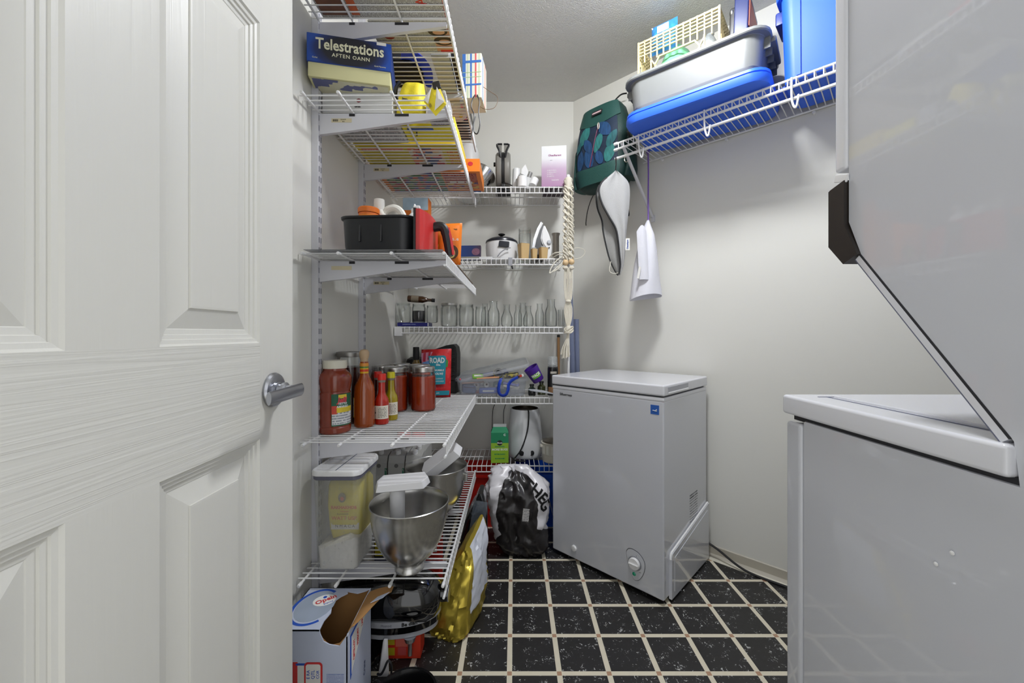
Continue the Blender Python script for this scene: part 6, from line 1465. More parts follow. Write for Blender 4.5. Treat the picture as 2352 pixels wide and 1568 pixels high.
FROST = frost_mat('clear_storage_plastic', (206, 208, 214), 0.20, 0.2)
sx = thing('storage_box', 'clear plastic storage box with raised lid full of craft things', 'storage box', (-0.118, 2.205, ZD))
bm = bmx(); loft(bm, rings_rr([(0.345, 0.165, 0.02, 0.0), (0.352, 0.172, 0.022, 0.004), (0.372, 0.19, 0.024, 0.078), (0.39, 0.206, 0.028, 0.080), (0.39, 0.206, 0.028, 0.094), (0.374, 0.192, 0.024, 0.094), (0.366, 0.184, 0.022, 0.078), (0.342, 0.162, 0.02, 0.0025)])); OB('tub', bm, FROST, sx)
bm = bmx(); rg = rings_rr([(0.395, 0.21, 0.028, -0.012), (0.396, 0.212, 0.028, 0.0), (0.384, 0.20, 0.026, 0.003), (0.378, 0.194, 0.024, 0.0015), (0.388, 0.204, 0.026, -0.010)]); loft(bm, rg, M=M_((0.004, 0.018, 0.138), (R(8), R(-13), 0)), cap=True); OB('lid', bm, frost_mat('lid_clear_plastic', (210, 212, 216), 0.26, 0.2), sx)
bm = bmx(); ball(bm, (-0.165, -0.102, 0.092), 0.005); OB('pink_bead', bm, mat('pink_bead', (220, 80, 100), rough=0.4), sx)
def craft(name, label, cat, c, s, rot, m, extra=None):
    t = thing(name, label, cat, (c[0], c[1], c[2]), rot=rot); patch(t, (0, 0, 0), s, m, 'body', bev=min(s) * 0.25)
    if extra: extra(t)
    return t
ox, oy, oz = -0.118, 2.205, ZD
craft('green_pack', 'bright green packet lying on the storage box rim', 'packet', (ox - 0.075, oy - 0.066, oz + 0.103), (0.058, 0.05, 0.010), (R(16), 0, R(10)), mat('lime_pack', (130, 186, 70), rough=0.4), lambda t: patch(t, (0, 0, 0.0054), (0.04, 0.02, 0.0006), PAPERW, 'label'))
craft('navy_folder', 'navy folder under the raised lid of the storage box', 'folder', (ox + 0.01, oy + 0.0, oz + 0.112), (0.15, 0.075, 0.006), (R(14), R(-10), R(12)), mat('navy_folder', (34, 44, 92), rough=0.4), lambda t: patch(t, (0, 0.015, 0.0033), (0.13, 0.012, 0.0006), mat('folder_edge', (140, 150, 200)), 'edge'))
tr = thing('tape_roll', 'black and yellow roll of tape in the storage box', 'tape', (ox + 0.035, oy - 0.058, oz + 0.120), rot=(R(62), 0, R(8)))
bm = bmx(); lathe(bm, [(0.014, -0.009), (0.026, -0.009), (0.026, 0.009), (0.014, 0.009)], 28, cap=False); OB('roll', bm, BLACKP, tr)
bm = bmx(); lathe(bm, [(0.0262, -0.007), (0.0268, -0.007), (0.0268, 0.007), (0.0262, 0.007)], 28, cap=False); OB('yellow_band', bm, mat('tape_yellow', (206, 190, 50), rough=0.4), tr)
craft('grey_pouch', 'grey and yellow patterned pouch on the storage box', 'pouch', (ox + 0.105, oy - 0.062, oz + 0.110), (0.075, 0.05, 0.016), (R(12), R(-6), R(-8)), print_mat('grey_yellow_print', [(120, 116, 100), (190, 176, 80), (90, 88, 90), (160, 150, 110)], (70, 70, 70), cell='EUCLIDEAN'), lambda t: patch(t, (0, 0, 0.0086), (0.05, 0.006, 0.001), INK, 'zip'))
craft('peach_ruler', 'flat peach coloured strip across the storage box', 'ruler', (ox - 0.02, oy - 0.084, oz + 0.099), (0.12, 0.022, 0.004), (R(14), R(-3), R(6)), mat('peach_strip', (220, 160, 120), rough=0.5), lambda t: patch(t, (0, 0.008, 0.0022), (0.11, 0.002, 0.0005), INK, 'scale'))
craft('red_marker', 'short red marker at the end of the storage box', 'marker', (ox + 0.150, oy - 0.066, oz + 0.104), (0.04, 0.012, 0.012), (0, R(-20), R(20)), mat('marker_red', (206, 60, 40), rough=0.4), lambda t: patch(t, (0.016, 0, 0), (0.010, 0.0135, 0.0135), INKW, 'cap'))
craft('blue_block', 'blue block at the bottom of the storage box', 'block', (ox - 0.02, oy - 0.045, oz + 0.026), (0.10, 0.05, 0.03), (0, 0, R(4)), mat('block_blue', (60, 96, 190), rough=0.4), lambda t: patch(t, (0, -0.0253, 0), (0.06, 0.0006, 0.01), INKW, 'label'))
craft('red_tray', 'flat red tray at the bottom of the storage box', 'tray', (ox - 0.05, oy + 0.02, oz + 0.010), (0.20, 0.06, 0.010), (0, 0, 0), mat('tray_red', (200, 60, 66), rough=0.4), lambda t: patch(t, (0, 0, 0.0054), (0.18, 0.045, 0.0006), mat('tray_red_in', (170, 50, 56)), 'inset'))
for k, (x, y, z, a) in enumerate(((-0.075, -0.048, 0.058, 20), (-0.035, -0.046, 0.060, 60))):
    rl = thing('paper_roll', 'small white paper roll in the storage box, %s the wall side' % ('nearer' if k == 0 else 'farther from'), 'paper roll', (ox + x, oy + y, oz + z), rot=(R(90), 0, R(a - 40)))
    bm = bmx(); lathe(bm, [(0.006, -0.022), (0.015, -0.022), (0.015, 0.022), (0.006, 0.022)], 20, cap=False); OB('roll', bm, PAPERW, rl); bm = bmx(); lathe(bm, [(0.004, -0.022), (0.006, -0.022), (0.006, 0.022), (0.004, 0.022)], 16, cap=False); OB('core', bm, KRAFT, rl)
for k, (c_, dz, lab) in enumerate((((226, 224, 210), 0.046, 'cream paper pad in the storage box'), ((150, 156, 226), 0.062, 'lilac topped paper pad in the storage box'))):
    craft('paper_pad', lab, 'paper pad', (ox + 0.105, oy - 0.045, oz + dz), (0.085, 0.05, 0.013), (0, R(10), R(-6)), mat('pad_%d' % k, c_, rough=0.7), lambda t: patch(t, (0, 0, 0.0068), (0.07, 0.04, 0.0005), PAPERW, 'page'))
craft('slate_pouch', 'slate blue pouch at the wall end of the storage box', 'pouch', (ox - 0.125, oy - 0.045, oz + 0.036), (0.075, 0.07, 0.045), (0, R(6), R(10)), mat('slate_fabric', (96, 110, 150), rough=0.6), lambda t: patch(t, (0, -0.0352, 0.01), (0.06, 0.0008, 0.004), INK, 'zip'))
craft('tan_strip', 'long tan strip slanting down inside the storage box', 'strip', (ox - 0.10, oy - 0.075, oz + 0.072), (0.12, 0.016, 0.006), (0, R(-4), R(3)), mat('tan_card', (200, 150, 124), rough=0.6), lambda t: patch(t, (0, 0, 0.0033), (0.1, 0.01, 0.0005), PAPERW, 'label'))
craft('teal_case', 'dull teal case in the middle of the storage box', 'case', (ox + 0.045, oy + 0.02, oz + 0.04), (0.08, 0.06, 0.06), (0, 0, R(-8)), mat('dull_teal', (84, 130, 140), rough=0.4), lambda t: patch(t, (0, -0.0302, 0.0), (0.05, 0.0006, 0.02), PAPERW, 'label'))
ly = thing('blue_lanyard', 'looped blue strap hanging over the storage box front', 'lanyard', (ox + 0.085, oy - 0.108, oz + 0.0))
bm = bmx(); tube(bm, [(-0.034, 0.02, 0.095), (-0.040, -0.004, 0.078), (-0.046, -0.006, 0.05), (-0.044, -0.006, 0.022), (-0.028, -0.006, 0.008), (-0.008, -0.006, 0.014), (0.004, -0.006, 0.04), (0.006, -0.006, 0.066), (0.024, -0.002, 0.088), (0.055, 0.012, 0.102)], 0.0085, seg=8, smooth=6, flat=0.28); OB('strap', bm, mat('royal_blue_ribbon', (24, 64, 182), rough=0.5), ly)
bm = bmx(); box(bm, (0.058, 0.014, 0.104), (0.014, 0.008, 0.010), rot=(0, R(-20), 0), bev=0.002); OB('buckle', bm, BLACKP, ly)
pc = thing('purple_cup', 'tilted purple cup with green emblem beside the storage box', 'cup', (0.136, 2.17, ZD + 0.078), rot=(R(8), R(-32), 0))
bm = bmx(); lathe(bm, [(0, 0), (0.030, 0), (0.032, 0.003), (0.040, 0.082), (0.041, 0.085), (0.0385, 0.085), (0.0305, 0.006), (0, 0.005)], 36); OB('cup', bm, ramp_mat('purple_blend', [(0, (70, 34, 130)), (1, (78, 40, 150))], axis=2, lo=0, hi=0.09, rough=0.3), pc)  # purple blends slightly paler towards the rim
band(pc, 0.0366, 0.026, 0.058, -125, -45, mat('slime_green', (110, 170, 60), rough=0.4), 'emblem'); ctext('WACXI', 0.020, INKW, pc, 0.0376, -85, 0.042, bold=0.0008, sx=0.8)
spc = thing('spray_can', 'black spray can with clear cap beside the purple cup', 'spray can', (0.212, 2.165, ZD))
bm = bmx(); lathe(bm, [(0, 0), (0.027, 0), (0.029, 0.003), (0.029, 0.145), (0.026, 0.155), (0.014, 0.162), (0, 0.162)], 32); OB('can', bm, mat('can_black', (20, 20, 22), rough=0.25, coat=0.4), spc)
bm = bmx(); lathe(bm, [(0.0275, 0.153), (0.0275, 0.16), (0.026, 0.203), (0.022, 0.21), (0, 0.211)], 28); OB('clear_cap', bm, frost_mat('cap_clear', (216, 220, 220), 0.35, 0.15), spc)
bm = bmx(); lathe(bm, [(0.008, 0.162), (0.010, 0.164), (0.009, 0.178), (0, 0.18)], 16); OB('nozzle', bm, WHITEP, spc)
band(spc, 0.0294, 0.012, 0.046, -150, -20, mat('brown_wood_label', (150, 112, 78), rough=0.5, var=0.3, vscale=40), 'label')
band(spc, 0.0294, 0.118, 0.130, -120, -50, mat('pale_swoosh', (196, 190, 178), rough=0.5), 'mark'); band(spc, 0.0294, 0.082, 0.087, -92, -78, CRD, 'mark')
for k, (x, y, r_, h, c_, lab) in enumerate(((0.098, 2.155, 0.020, 0.052, (30, 40, 34), 'small dark green bottle under the purple cup'), (0.152, 2.185, 0.022, 0.064, (60, 64, 40), 'small olive bottle between the purple cup and spray can'))):
    t = thing('small_bottle', lab, 'bottle', (x, y, ZD), 0, 'small dark bottles'); bm = bmx(); lathe(bm, [(0, 0), (r_, 0), (r_, h * 0.7), (r_ * 0.5, h * 0.85), (r_ * 0.5, h), (0, h)], 22); OB('bottle', bm, mat('dark_bottle_%d' % k, c_, rough=0.15, coat=0.5), t)
    bm = bmx(); lathe(bm, [(0, h), (r_ * 0.6, h), (r_ * 0.6, h + 0.008), (0, h + 0.009)], 18); OB('cap', bm, BLACKP, t)
ws = thing('white_trowel', 'white pointed tool with black round grip on the shelf front', 'tool', (0.135, 2.115, ZD + 0.004), R(-14))
bm = bmx(); prism(bm, [(-0.06, 0.0), (-0.045, 0.018), (0.02, 0.02), (0.085, -0.012), (0.02, -0.014), (-0.045, -0.014)], 0, 0.004, M_((0, 0, 0.022), (R(6), R(6), 0)), bev=0.001); OB('blade', bm, mat('pearl_grey', (196, 200, 206)), ws)
bm = bmx(); ball(bm, (-0.038, 0.0, 0.014), 0.016, (1, 1, 0.9)); OB('grip', bm, BLACKP, ws)

# ================================================================== far wall, lowest shelf
gc = thing('green_carton', 'green gabled carton with white top on the lowest far shelf', 'carton', (-0.076, 2.165, ZE), R(2))
GRN = mat('carton_green', (24, 138, 92), rough=0.5); LIM = mat('carton_lime', (152, 196, 50), rough=0.5)
bm = bmx(); loft(bm, [[(-0.047, -0.034, 0), (0.047, -0.034, 0), (0.047, 0.034, 0), (-0.047, 0.034, 0)], [(-0.047, -0.034, 0.162), (0.047, -0.034, 0.162), (0.047, 0.034, 0.162), (-0.047, 0.034, 0.162)], [(-0.036, -0.006, 0.186), (0.036, -0.006, 0.186), (0.036, 0.006, 0.186), (-0.036, 0.006, 0.186)]]); OB('carton', bm, GRN, gc, smooth=0)
patch(gc, (0, 0, 0.193), (0.072, 0.005, 0.018), mat('pale_fin', (214, 214, 214), rough=0.5), 'top_fin')
patch(gc, (0, -0.0344, 0.054), (0.0938, 0.0008, 0.106), LIM, 'lime_panel'); disc(gc, (0, -0.0346, 0.108), 0.015, 0.014, INK, 'emblem', h=0.0012); text('Moole', 0.0105, INKW, gc, (0, -0.0362, 0.108), bold=0.0003)
for z, t_, s_ in ((0.088, 'THOUGHTFUL', 0.008), (0.072, 'MORE BUGS', 0.0155), (0.047, 'BETTER PLANTS', 0.008), (0.024, 'BOX BLOOMS', 0.008)): text(t_, s_, INKW if s_ > 0.01 else GRN, gc, (0, -0.0350, z), bold=0.0004)
text('C', 0.016, INKW, gc, (0.026, -0.0346, 0.150), bold=0.0006)
fr_ = thing('deep_fryer', 'white tapered appliance with dark open top and black cord', 'kitchen appliance', (0.064, 2.280, ZE))
bm = bmx(); lathe(bm, [(0, 0.004), (0.084, 0.004), (0.096, 0.010), (0.101, 0.03), (0.099, 0.10), (0.090, 0.20), (0.083, 0.262), (0.081, 0.268), (0.076, 0.267), (0.076, 0.25), (0, 0.245)], 48); OB('body', bm, mat('white_gloss_body', (222, 224, 226), rough=0.18, coat=0.4), fr_)
bm = bmx(); lathe(bm, [(0, 0.246), (0.076, 0.251), (0.0765, 0.268), (0.074, 0.268), (0.072, 0.254), (0, 0.249)], 40); OB('dark_rim', bm, mat('bronze_dark', (46, 40, 28), rough=0.35, metal=0.6), fr_)
bm = bmx(); lathe(bm, [(0.085, 0.0), (0.094, 0.002), (0.0965, 0.010)], 40, cap=False); OB('base_ring', bm, mat('pearl_grey', (196, 200, 206)), fr_)
for x in (-0.02, 0.034):
    bm = bmx(); lathe(bm, [(0, 0), (0.015, 0), (0.013, 0.004), (0, 0.005)], 20, M_((x, -0.0985 + x * x * 6, 0.036), (PI / 2, 0, 0))); OB('foot_knob', bm, BLACKP, fr_)
bm = bmx(); tube(bm, [(0.014, -0.070, 0.268), (0.018, -0.090, 0.255), (0.014, -0.098, 0.18), (-0.004, -0.106, 0.11), (-0.03, -0.108, 0.05), (-0.06, -0.11, 0.01), (-0.04, -0.125, 0.004), (0.0, -0.13, 0.004)], 0.0038, seg=8, smooth=6); OB('cord', bm, BLACKP, fr_)
wp = thing('white_pot', 'small cream pot with glass lid half hidden by the freezer', 'pot', (0.218, 2.172, ZE))
CRM = mat('cream_enamel', (214, 210, 196), rough=0.25, coat=0.3)
bm = bmx(); lathe(bm, [(0, 0.0), (0.058, 0.0), (0.062, 0.004), (0.063, 0.040), (0.066, 0.042), (0.066, 0.098), (0.070, 0.104), (0.066, 0.106), (0, 0.106)], 36); OB('pot', bm, CRM, wp)
bm = bmx(); lathe(bm, [(0, 0.107), (0.062, 0.106), (0.06, 0.114), (0.03, 0.122), (0, 0.124)], 32); OB('lid', bm, mat('smoky_lid', (86, 80, 70), rough=0.2), wp)
bm = bmx(); box(bm, (-0.068, -0.02, 0.088), (0.016, 0.03, 0.014), bev=0.004); OB('side_handle', bm, CRM, wp)
for a in (-150, -125, -100): 
    bm = bmx(); box(bm, (0.0665 * math.cos(R(a)), 0.0665 * math.sin(R(a)), 0.07), (0.003, 0.014, 0.045), rot=(0, 0, R(a)), bev=0.001); OB('rib', bm, mat('pale_rib', (226, 224, 214), rough=0.4), wp)
wr = thing('wire_rack', 'thin black wire rack leaning behind the green carton', 'rack', (-0.105, 2.335, ZE))
for x in (-0.02, 0.045):
    bm = bmx(); tube(bm, [(x, -0.03, 0.003), (x, -0.015, 0.15), (x + 0.002, -0.004, 0.24), (x + 0.014, 0.01, 0.28), (x + 0.014, 0.05, 0.285)], 0.0022, seg=6, smooth=4); OB('wire', bm, BLACKP, wr)
bm = bmx(); tube(bm, [(-0.02, -0.03, 0.004), (0.045, -0.03, 0.004)], 0.0022, seg=6); OB('foot_wire', bm, BLACKP, wr)
bm = bmx(); tube(bm, [(-0.02, -0.022, 0.08), (0.045, -0.022, 0.08)], 0.0022, seg=6); OB('cross_wire', bm, BLACKP, wr)

# ================================================================== macrame and rolls at the end of the far shelves
MAC = mat('natural_cotton_cord', (226, 220, 204), rough=0.85, var=0.06, vscale=120, bump=0.5, bscale=400)
mh = thing('macrame_hanger', 'cream macrame plant hanger with wooden beads hung on the shelf pole', 'macrame', (0.283, 2.066, 0))
bm = bmx(); tube(bm, [(0.018 * math.cos(a) + 0.003, 0.018 * math.sin(a) + 0.026, 1.838 - 0.012 * math.sin(a)) for a in [2 * PI * k / 24 for k in range(24)]], 0.006, seg=8, loop=True); OB('top_loop', bm, MAC, mh)
def helix(x0, z0, z1, r, turns, ph, rad, nm='twisted_cord', dx=0.0, n=90, rzig=0.0):
    b = bmx(); pts = []
    for k in range(n + 1):
        t = k / n; a = ph + turns * 2 * PI * t
        pts.append((x0 + dx * t + r * math.cos(a) + rzig * math.sin(6 * a), r * 0.8 * math.sin(a) - 0.002, z0 + (z1 - z0) * t))
    tube(b, pts, rad, seg=6); return OB(nm, b, MAC, mh)
for x0, ph, dx in ((-0.012, 0.0, -0.003), (0.013, 1.0, -0.002)):
    for q in range(2): helix(x0 * 0.7, 1.83, 1.415, 0.0085, 5.5, ph + q * PI, 0.0050, dx=x0 * 0.5)
    for q in range(2): helix(x0 * 0.8, 1.80, 1.425, 0.0135, 5.5, -ph + q * PI + 0.8, 0.0042, 'knot_cord', dx=x0 * 0.35, rzig=0.0022)
bm = bmx(); lathe(bm, [(0.006, 1.845), (0.018, 1.84), (0.020, 1.82), (0.011, 1.79), (0.006, 1.78)], 18, M_((0, 0.0, 0))); OB('gathering', bm, MAC, mh)
for x in (-0.015, 0.016):
    bm = bmx(); ball(bm, (x, -0.006, 1.405 + (0.004 if x > 0 else 0)), 0.0155); OB('wooden_bead', bm, mat('pale_bead_wood', (226, 196, 152), rough=0.5, var=0.1), mh)
    bm = bmx(); ball(bm, (x, -0.003, 1.378), 0.013, (1.1, 0.9, 0.8)); OB('knot', bm, MAC, mh)
for k in range(6):
    x = -0.018 + k * 0.0072
    b = bmx(); tube(b, [(x, -0.002 + 0.006 * math.sin(k * 2), 1.38), (x * 1.1, 0.004 * math.cos(k), 1.30), (x * 0.9, -0.004, 1.225), (x * 0.55, 0.0, 1.205), (x * 1.0, 0.003, 1.17), (x * 0.9, -0.003, 1.12), (x * 0.3, 0, 1.075)], 0.0036, seg=6, smooth=6); OB('strand', b, MAC, mh)
bm = bmx(); ball(bm, (0.0, -0.002, 1.205), 0.012, (1.3, 0.9, 0.7)); OB('knot', bm, MAC, mh)
bm = bmx(); ball(bm, (0.002, -0.006, 1.058), 0.021, (1, 0.9, 1.05)); OB('knot', bm, MAC, mh)
for k in range(3):
    b = bmx(); tube(b, [(0.002 + 0.021 * math.cos(a + k), -0.006 + 0.019 * math.sin(a + k), 1.058 + 0.016 * math.sin(a * 1.0 + k * 2)) for a in [2 * PI * q / 20 for q in range(20)]], 0.0042, seg=6, loop=True); OB('knot_wrap', b, MAC, mh)
for k in range(11):
    a = k * 2.4; e = 0.010 + 0.012 * ((k * 37) % 10) / 10
    b = bmx(); tube(b, [(0.0, -0.004, 1.045), (-0.004 + 0.006 * math.cos(a), -0.004 + 0.005 * math.sin(a), 1.01), (-0.012 + e * math.cos(a), e * 0.6 * math.sin(a), 0.96), (-0.014 + e * 1.25 * math.cos(a), e * 0.7 * math.sin(a), 0.918 + 0.012 * math.sin(k * 5))], 0.0036, seg=6, smooth=5); OB('tassel_strand', b, MAC, mh)

BRL = frost_mat('blue_film_roll', (128, 138, 168), 0.7, 0.15)
for k, (xt, xb, yt, r_, h, lab) in enumerate(((0.312, 0.352, 2.235, 0.017, 1.345, 'tall rolled blue plastic film leaning behind the macrame'), (0.356, 0.372, 2.270, 0.016, 1.12, 'shorter rolled blue plastic film in the wall corner'))):
    t = thing('film_roll', lab, 'plastic roll', (0, 0, 0), 0, 'rolls of blue film in the corner')
    bm = bmx(); cyl(bm, (xb, yt - 0.01, 0.003), (xt, yt, h), r_, seg=20, cap=False); OB('film', bm, BRL, t)
    bm = bmx(); cyl(bm, (xb, yt - 0.01, 0.003), (xt, yt, h - 0.004), r_ * 0.55, seg=14); OB('core', bm, mat('slate_blue_core', (104, 114, 148), rough=0.4), t)
wk = thing('wooden_rod', 'slim wooden rod standing beside the blue film rolls', 'rod', (0, 0, 0))
bm = bmx(); cyl(bm, (0.268, 2.36, 0.003), (0.268, 2.385, 1.02), 0.008, seg=14); OB('rod', bm, mat('honey_wood', (170, 128, 84), rough=0.5, var=0.15, vscale=20, stretch=(4, 4, 0.3)), wk)
bm = bmx(); lathe(bm, [(0.0085, 0), (0.0095, 0.002), (0.0095, 0.014), (0, 0.016)], 14, M_((0.268, 2.385, 1.016))); OB('tip', bm, BLACKP, wk)

# ================================================================== backpack on the slanted wall
bpk = thing('backpack', 'dark green backpack with blue leaf print hanging on the slanted wall', 'backpack', (0.486, 2.138, 1.812), R(-44))
DG = mat('dark_green_nylon', (28, 74, 68), rough=0.6, var=0.08, bump=0.25, bscale=300)
DG2 = mat('deep_green_nylon', (18, 54, 50), rough=0.6, var=0.08, bump=0.25, bscale=300)
def bpw(z): # half width
    t = z / 0.43
    return 0.150 * (1 - 0.36 * max(0, t - 0.55) ** 1.6 * 2.6) * (0.90 + 0.10 * min(1, t * 6))
def bpd(z): # half depth
    t = z / 0.43
    return 0.083 * (1 - 0.55 * max(0, t - 0.5) ** 1.4 * 1.9) * (0.86 + 0.14 * min(1, t * 5))
def bp_ring(z, g=0.0, n=40, e=3.2):
    out = []
    for k in range(n):
        a = 2 * PI * k / n; c, s_ = math.cos(a), math.sin(a)
        out.append(((bpw(z) + g) * math.copysign(abs(c) ** (2 / e), c), (bpd(z) + g) * math.copysign(abs(s_) ** (2 / e), s_), z))
    return out
bm = bmx(); loft(bm, [bp_ring(0.0, -0.03), bp_ring(0.004, -0.012)] + [bp_ring(0.43 * k / 16) for k in range(1, 16)] + [bp_ring(0.43, -0.012), bp_ring(0.438, -0.035)]); OB('body', bm, DG2, bpk, smooth=60)
def front_y(x, z, g=0.0):
    w = bpw(z); e = 3.2; q = max(0.0, 1 - (abs(x) / (w + 0.001)) ** e) ** (1 / e)
    return -(bpd(z) * q) - g
def front_patch(fx0, fx1, z0, z1, g, m, nm, nu=14, nv=12, t=0.004):
    b = bmx(); sheet(b, lambda u, v: (lambda z: (lambda x: (x, front_y(x, z, g), z))((fx0(z) + (fx1(z) - fx0(z)) * u)))(z0(u) + (z1(u) - z0(u)) * v), nu, nv); thicken(b, t); return OB(nm, b, m, bpk, smooth=60)
LEAFB = mat('navy_leaf_fabric', (22, 40, 62), rough=0.6, var=0.35, vscale=26)
front_patch(lambda z: -0.86 * bpw(z), lambda z: 0.80 * bpw(z), lambda u: 0.095, lambda u: 0.345 - 0.03 * (1 - (2 * u - 1) ** 2), 0.004, LEAFB, 'front_panel')
front_patch(lambda z: -0.93 * bpw(z), lambda z: 0.93 * bpw(z), lambda u: 0.345 - 0.03 * (1 - (2 * u - 1) ** 2), lambda u: 0.424, 0.007, DG, 'top_flap', t=0.006)
front_patch(lambda z: -0.93 * bpw(z), lambda z: 0.88 * bpw(z), lambda u: 0.012, lambda u: 0.105 - 0.012 * (1 - (2 * u - 1) ** 2), 0.012, DG, 'bottom_pocket', t=0.012)
LEAVES = [mat('leaf_teal', (30, 92, 98), rough=0.6, var=0.75, vscale=1.6, stretch=(75, 30, 16)), mat('leaf_blue', (26, 66, 108), rough=0.6, var=0.75, vscale=1.6, stretch=(75, 30, 16)), mat('leaf_sea', (42, 112, 110), rough=0.6, var=0.75, vscale=1.6, stretch=(75, 30, 16))]
for k, (cx, cz, L_, w, a, mi) in enumerate(((-0.072, 0.280, 0.115, 0.062, 25, 2), (-0.098, 0.150, 0.115, 0.050, 8, 1), (-0.040, 0.145, 0.120, 0.058, -12, 1), (0.016, 0.215, 0.105, 0.050, 20, 2), (0.050, 0.280, 0.110, 0.060, -40, 1), (0.080, 0.145, 0.105, 0.056, 14, 2), (-0.045, 0.215, 0.095, 0.046, -30, 1), (0.092, 0.215, 0.095, 0.046, 30, 0), (0.025, 0.135, 0.085, 0.044, -20, 1), (-0.108, 0.225, 0.07, 0.036, 30, 0))):
    b = bmx()
    def lf(u, v, cx=cx, cz=cz, L_=L_, w=w, a=a, k=k):
        t = v - 0.5; hw = w / 2 * max(0.0, math.sin(PI * min(1, max(0, v))) ** 0.7); xx = (u - 0.5) * 2 * hw; zz = t * L_
        X = cx + xx * math.cos(R(a)) + zz * math.sin(R(a)); Z = cz - xx * math.sin(R(a)) + zz * math.cos(R(a))
        X = max(-0.86 * bpw(Z), min(0.80 * bpw(Z), X)); Z = max(0.10, min(0.335, Z))
        return (X, front_y(X, Z, 0.0058 + 0.0003 * k), Z)
    sheet(b, lf, 4, 8); OB('leaf_print', b, LEAVES[mi], bpk)
b = bmx(); prism(b, [(-0.128, 0.200), (-0.10, 0.205), (-0.085, 0.195), (-0.105, 0.190), (-0.125, 0.180)], 0, 0.001, M_((0, front_y(-0.105, 0.195, 0.012), 0), (PI / 2, 0, R(-16)))); OB('flower_print', b, mat('flower_pink', (206, 110, 140), rough=0.6), bpk, smooth=0)
bm = bmx(); tube(bm, [(0.0 + 0.02 - 0.05 * t, front_y(0.0, 0.31 - 0.21 * t, 0.011), 0.315 - 0.215 * t) for t in [k / 8 for k in range(9)]], 0.0042, seg=6, flat=0.5); zp = OB('zip', bm, mat('maroon_zip', (96, 30, 66), rough=0.5), bpk)
bm = bmx(); tube(bm, [(0.020 + 0.005 * math.cos(a), front_y(0, 0.30, 0.016), 0.300 + 0.016 * math.sin(a)) for a in [2 * PI * q / 16 for q in range(16)]], 0.0022, seg=6, loop=True); OB('zip_pull', bm, mat('pale_metal', (206, 200, 186), rough=0.3, metal=0.6), zp)
bm = bmx(); prism(bm, rrect(0.062, 0.026, 0.006), 0, 0.003, M_((0.0, front_y(0, 0.385, 0.012), 0.382), (R(72), 0, 0))); lg = OB('logo_patch', bm, INK, bpk)
text('OREGREO', 0.0115, mat('blush_ink', (236, 200, 204)), lg, (0.0, front_y(0, 0.385, 0.0165), 0.382), (R(72), 0, 0), bold=0.0008)
for s_ in (-1, 1):
    bm = bmx(); rg = []
    for k in range(9):
        z = 0.02 + 0.20 * k / 8; w = 0.022 * (1 - 0.35 * (k / 8)); d = 0.055 * (1 - 0.3 * (k / 8)); cx = s_ * (bpw(z) + w * 0.5)
        rg.append([(cx + w * math.cos(a), d * math.sin(a), z) for a in [2 * PI * q / 18 for q in range(18)]])
    loft(bm, rg); OB('side_pocket', bm, DG if s_ < 0 else DG2, bpk, smooth=60)
    bm = bmx(); tube(bm, [(s_ * 0.145, -0.02, 0.255), (s_ * 0.158, -0.03, 0.235), (s_ * 0.165, -0.03, 0.21)], 0.008, seg=8, flat=0.4, smooth=4); OB('compression_strap', bm, BLACKP, bpk)
    bm = bmx(); tube(bm, [(s_ * 0.09, 0.05, 0.02), (s_ * 0.105, 0.03, -0.03), (s_ * 0.12, 0.02, -0.09), (s_ * 0.13, 0.02, -0.15), (s_ * 0.128, 0.02, -0.165)], 0.006, seg=8, flat=0.35, smooth=5); OB('hanging_strap', bm, BLACKP, bpk)
bm = bmx(); tube(bm, [(0.02, 0.03, 0.43), (0.04, 0.035, 0.47), (0.07, 0.05, 0.50), (0.10, 0.06, 0.50)], 0.0055, seg=8, flat=0.5, smooth=4); OB('grab_loop', bm, BLACKP, bpk)
bm = bmx(); tube(bm, [(0.158 + 0.012 * math.cos(a), -0.05, 0.10 + 0.016 * math.sin(a)) for a in [2 * PI * q / 16 for q in range(16)]], 0.0022, seg=6, loop=True); OB('ring', bm, MATS['pale_metal'], bpk)

# ================================================================== things hanging from the slanted shelf
def cloth_rows(rows, Y, fold, nu, m, nm, parent, t=0.0016, sm=4):
    """rows of (px_left, px_right, py) read off the photograph at distance Y become a hanging cloth panel of real size"""
    P = []
    for (a, b_, y) in rows: P.append((gx(a, Y), gx(b_, Y), gz(y, Y)))
    L_ = smooth_path([(p[0], 0, p[2]) for p in P], sm); R_ = smooth_path([(p[1], 0, p[2]) for p in P], sm); n = len(L_) - 1
    b = bmx()
    def fn(u, v):
        i = round(v * n); l, r_ = L_[i], R_[i]; x = l.x + (r_.x - l.x) * u; z = l.z + (r_.z - l.z) * u
        return (x, Y + fold(u, v, x, z), z)
    sheet(b, fn, nu, n); thicken(b, t); OB(nm, b, m, parent, smooth=60); return L_, R_, fn
GC = mat('pale_grey_cloth', (172, 172, 172), rough=0.85, var=0.04, bump=0.3, bscale=350)
GC2 = mat('inner_grey_cloth', (156, 156, 154), rough=0.85, var=0.05, bump=0.3, bscale=350)
gg = thing('grey_zip_pouch', 'pale grey cloth pouch with black zip hanging from the shelf rod', 'cloth pouch', (0, 0, 0))
YG_ = 1.868
rowsB = [(1385, 1392, 412), (1374, 1388, 430), (1370, 1384, 452), (1373, 1392, 478), (1383, 1404, 505), (1386, 1414, 530), (1392, 1420, 560), (1401, 1423, 595), (1413, 1424, 622), (1420, 1424, 632)]
rowsF = [(1411, 1416, 394), (1398, 1432, 405), (1381, 1444, 420), (1375, 1447, 440), (1382, 1446, 468), (1397, 1443, 497), (1413, 1440, 525), (1419, 1438, 555), (1422, 1436, 585), (1424, 1433, 608), (1421, 1426, 630)]
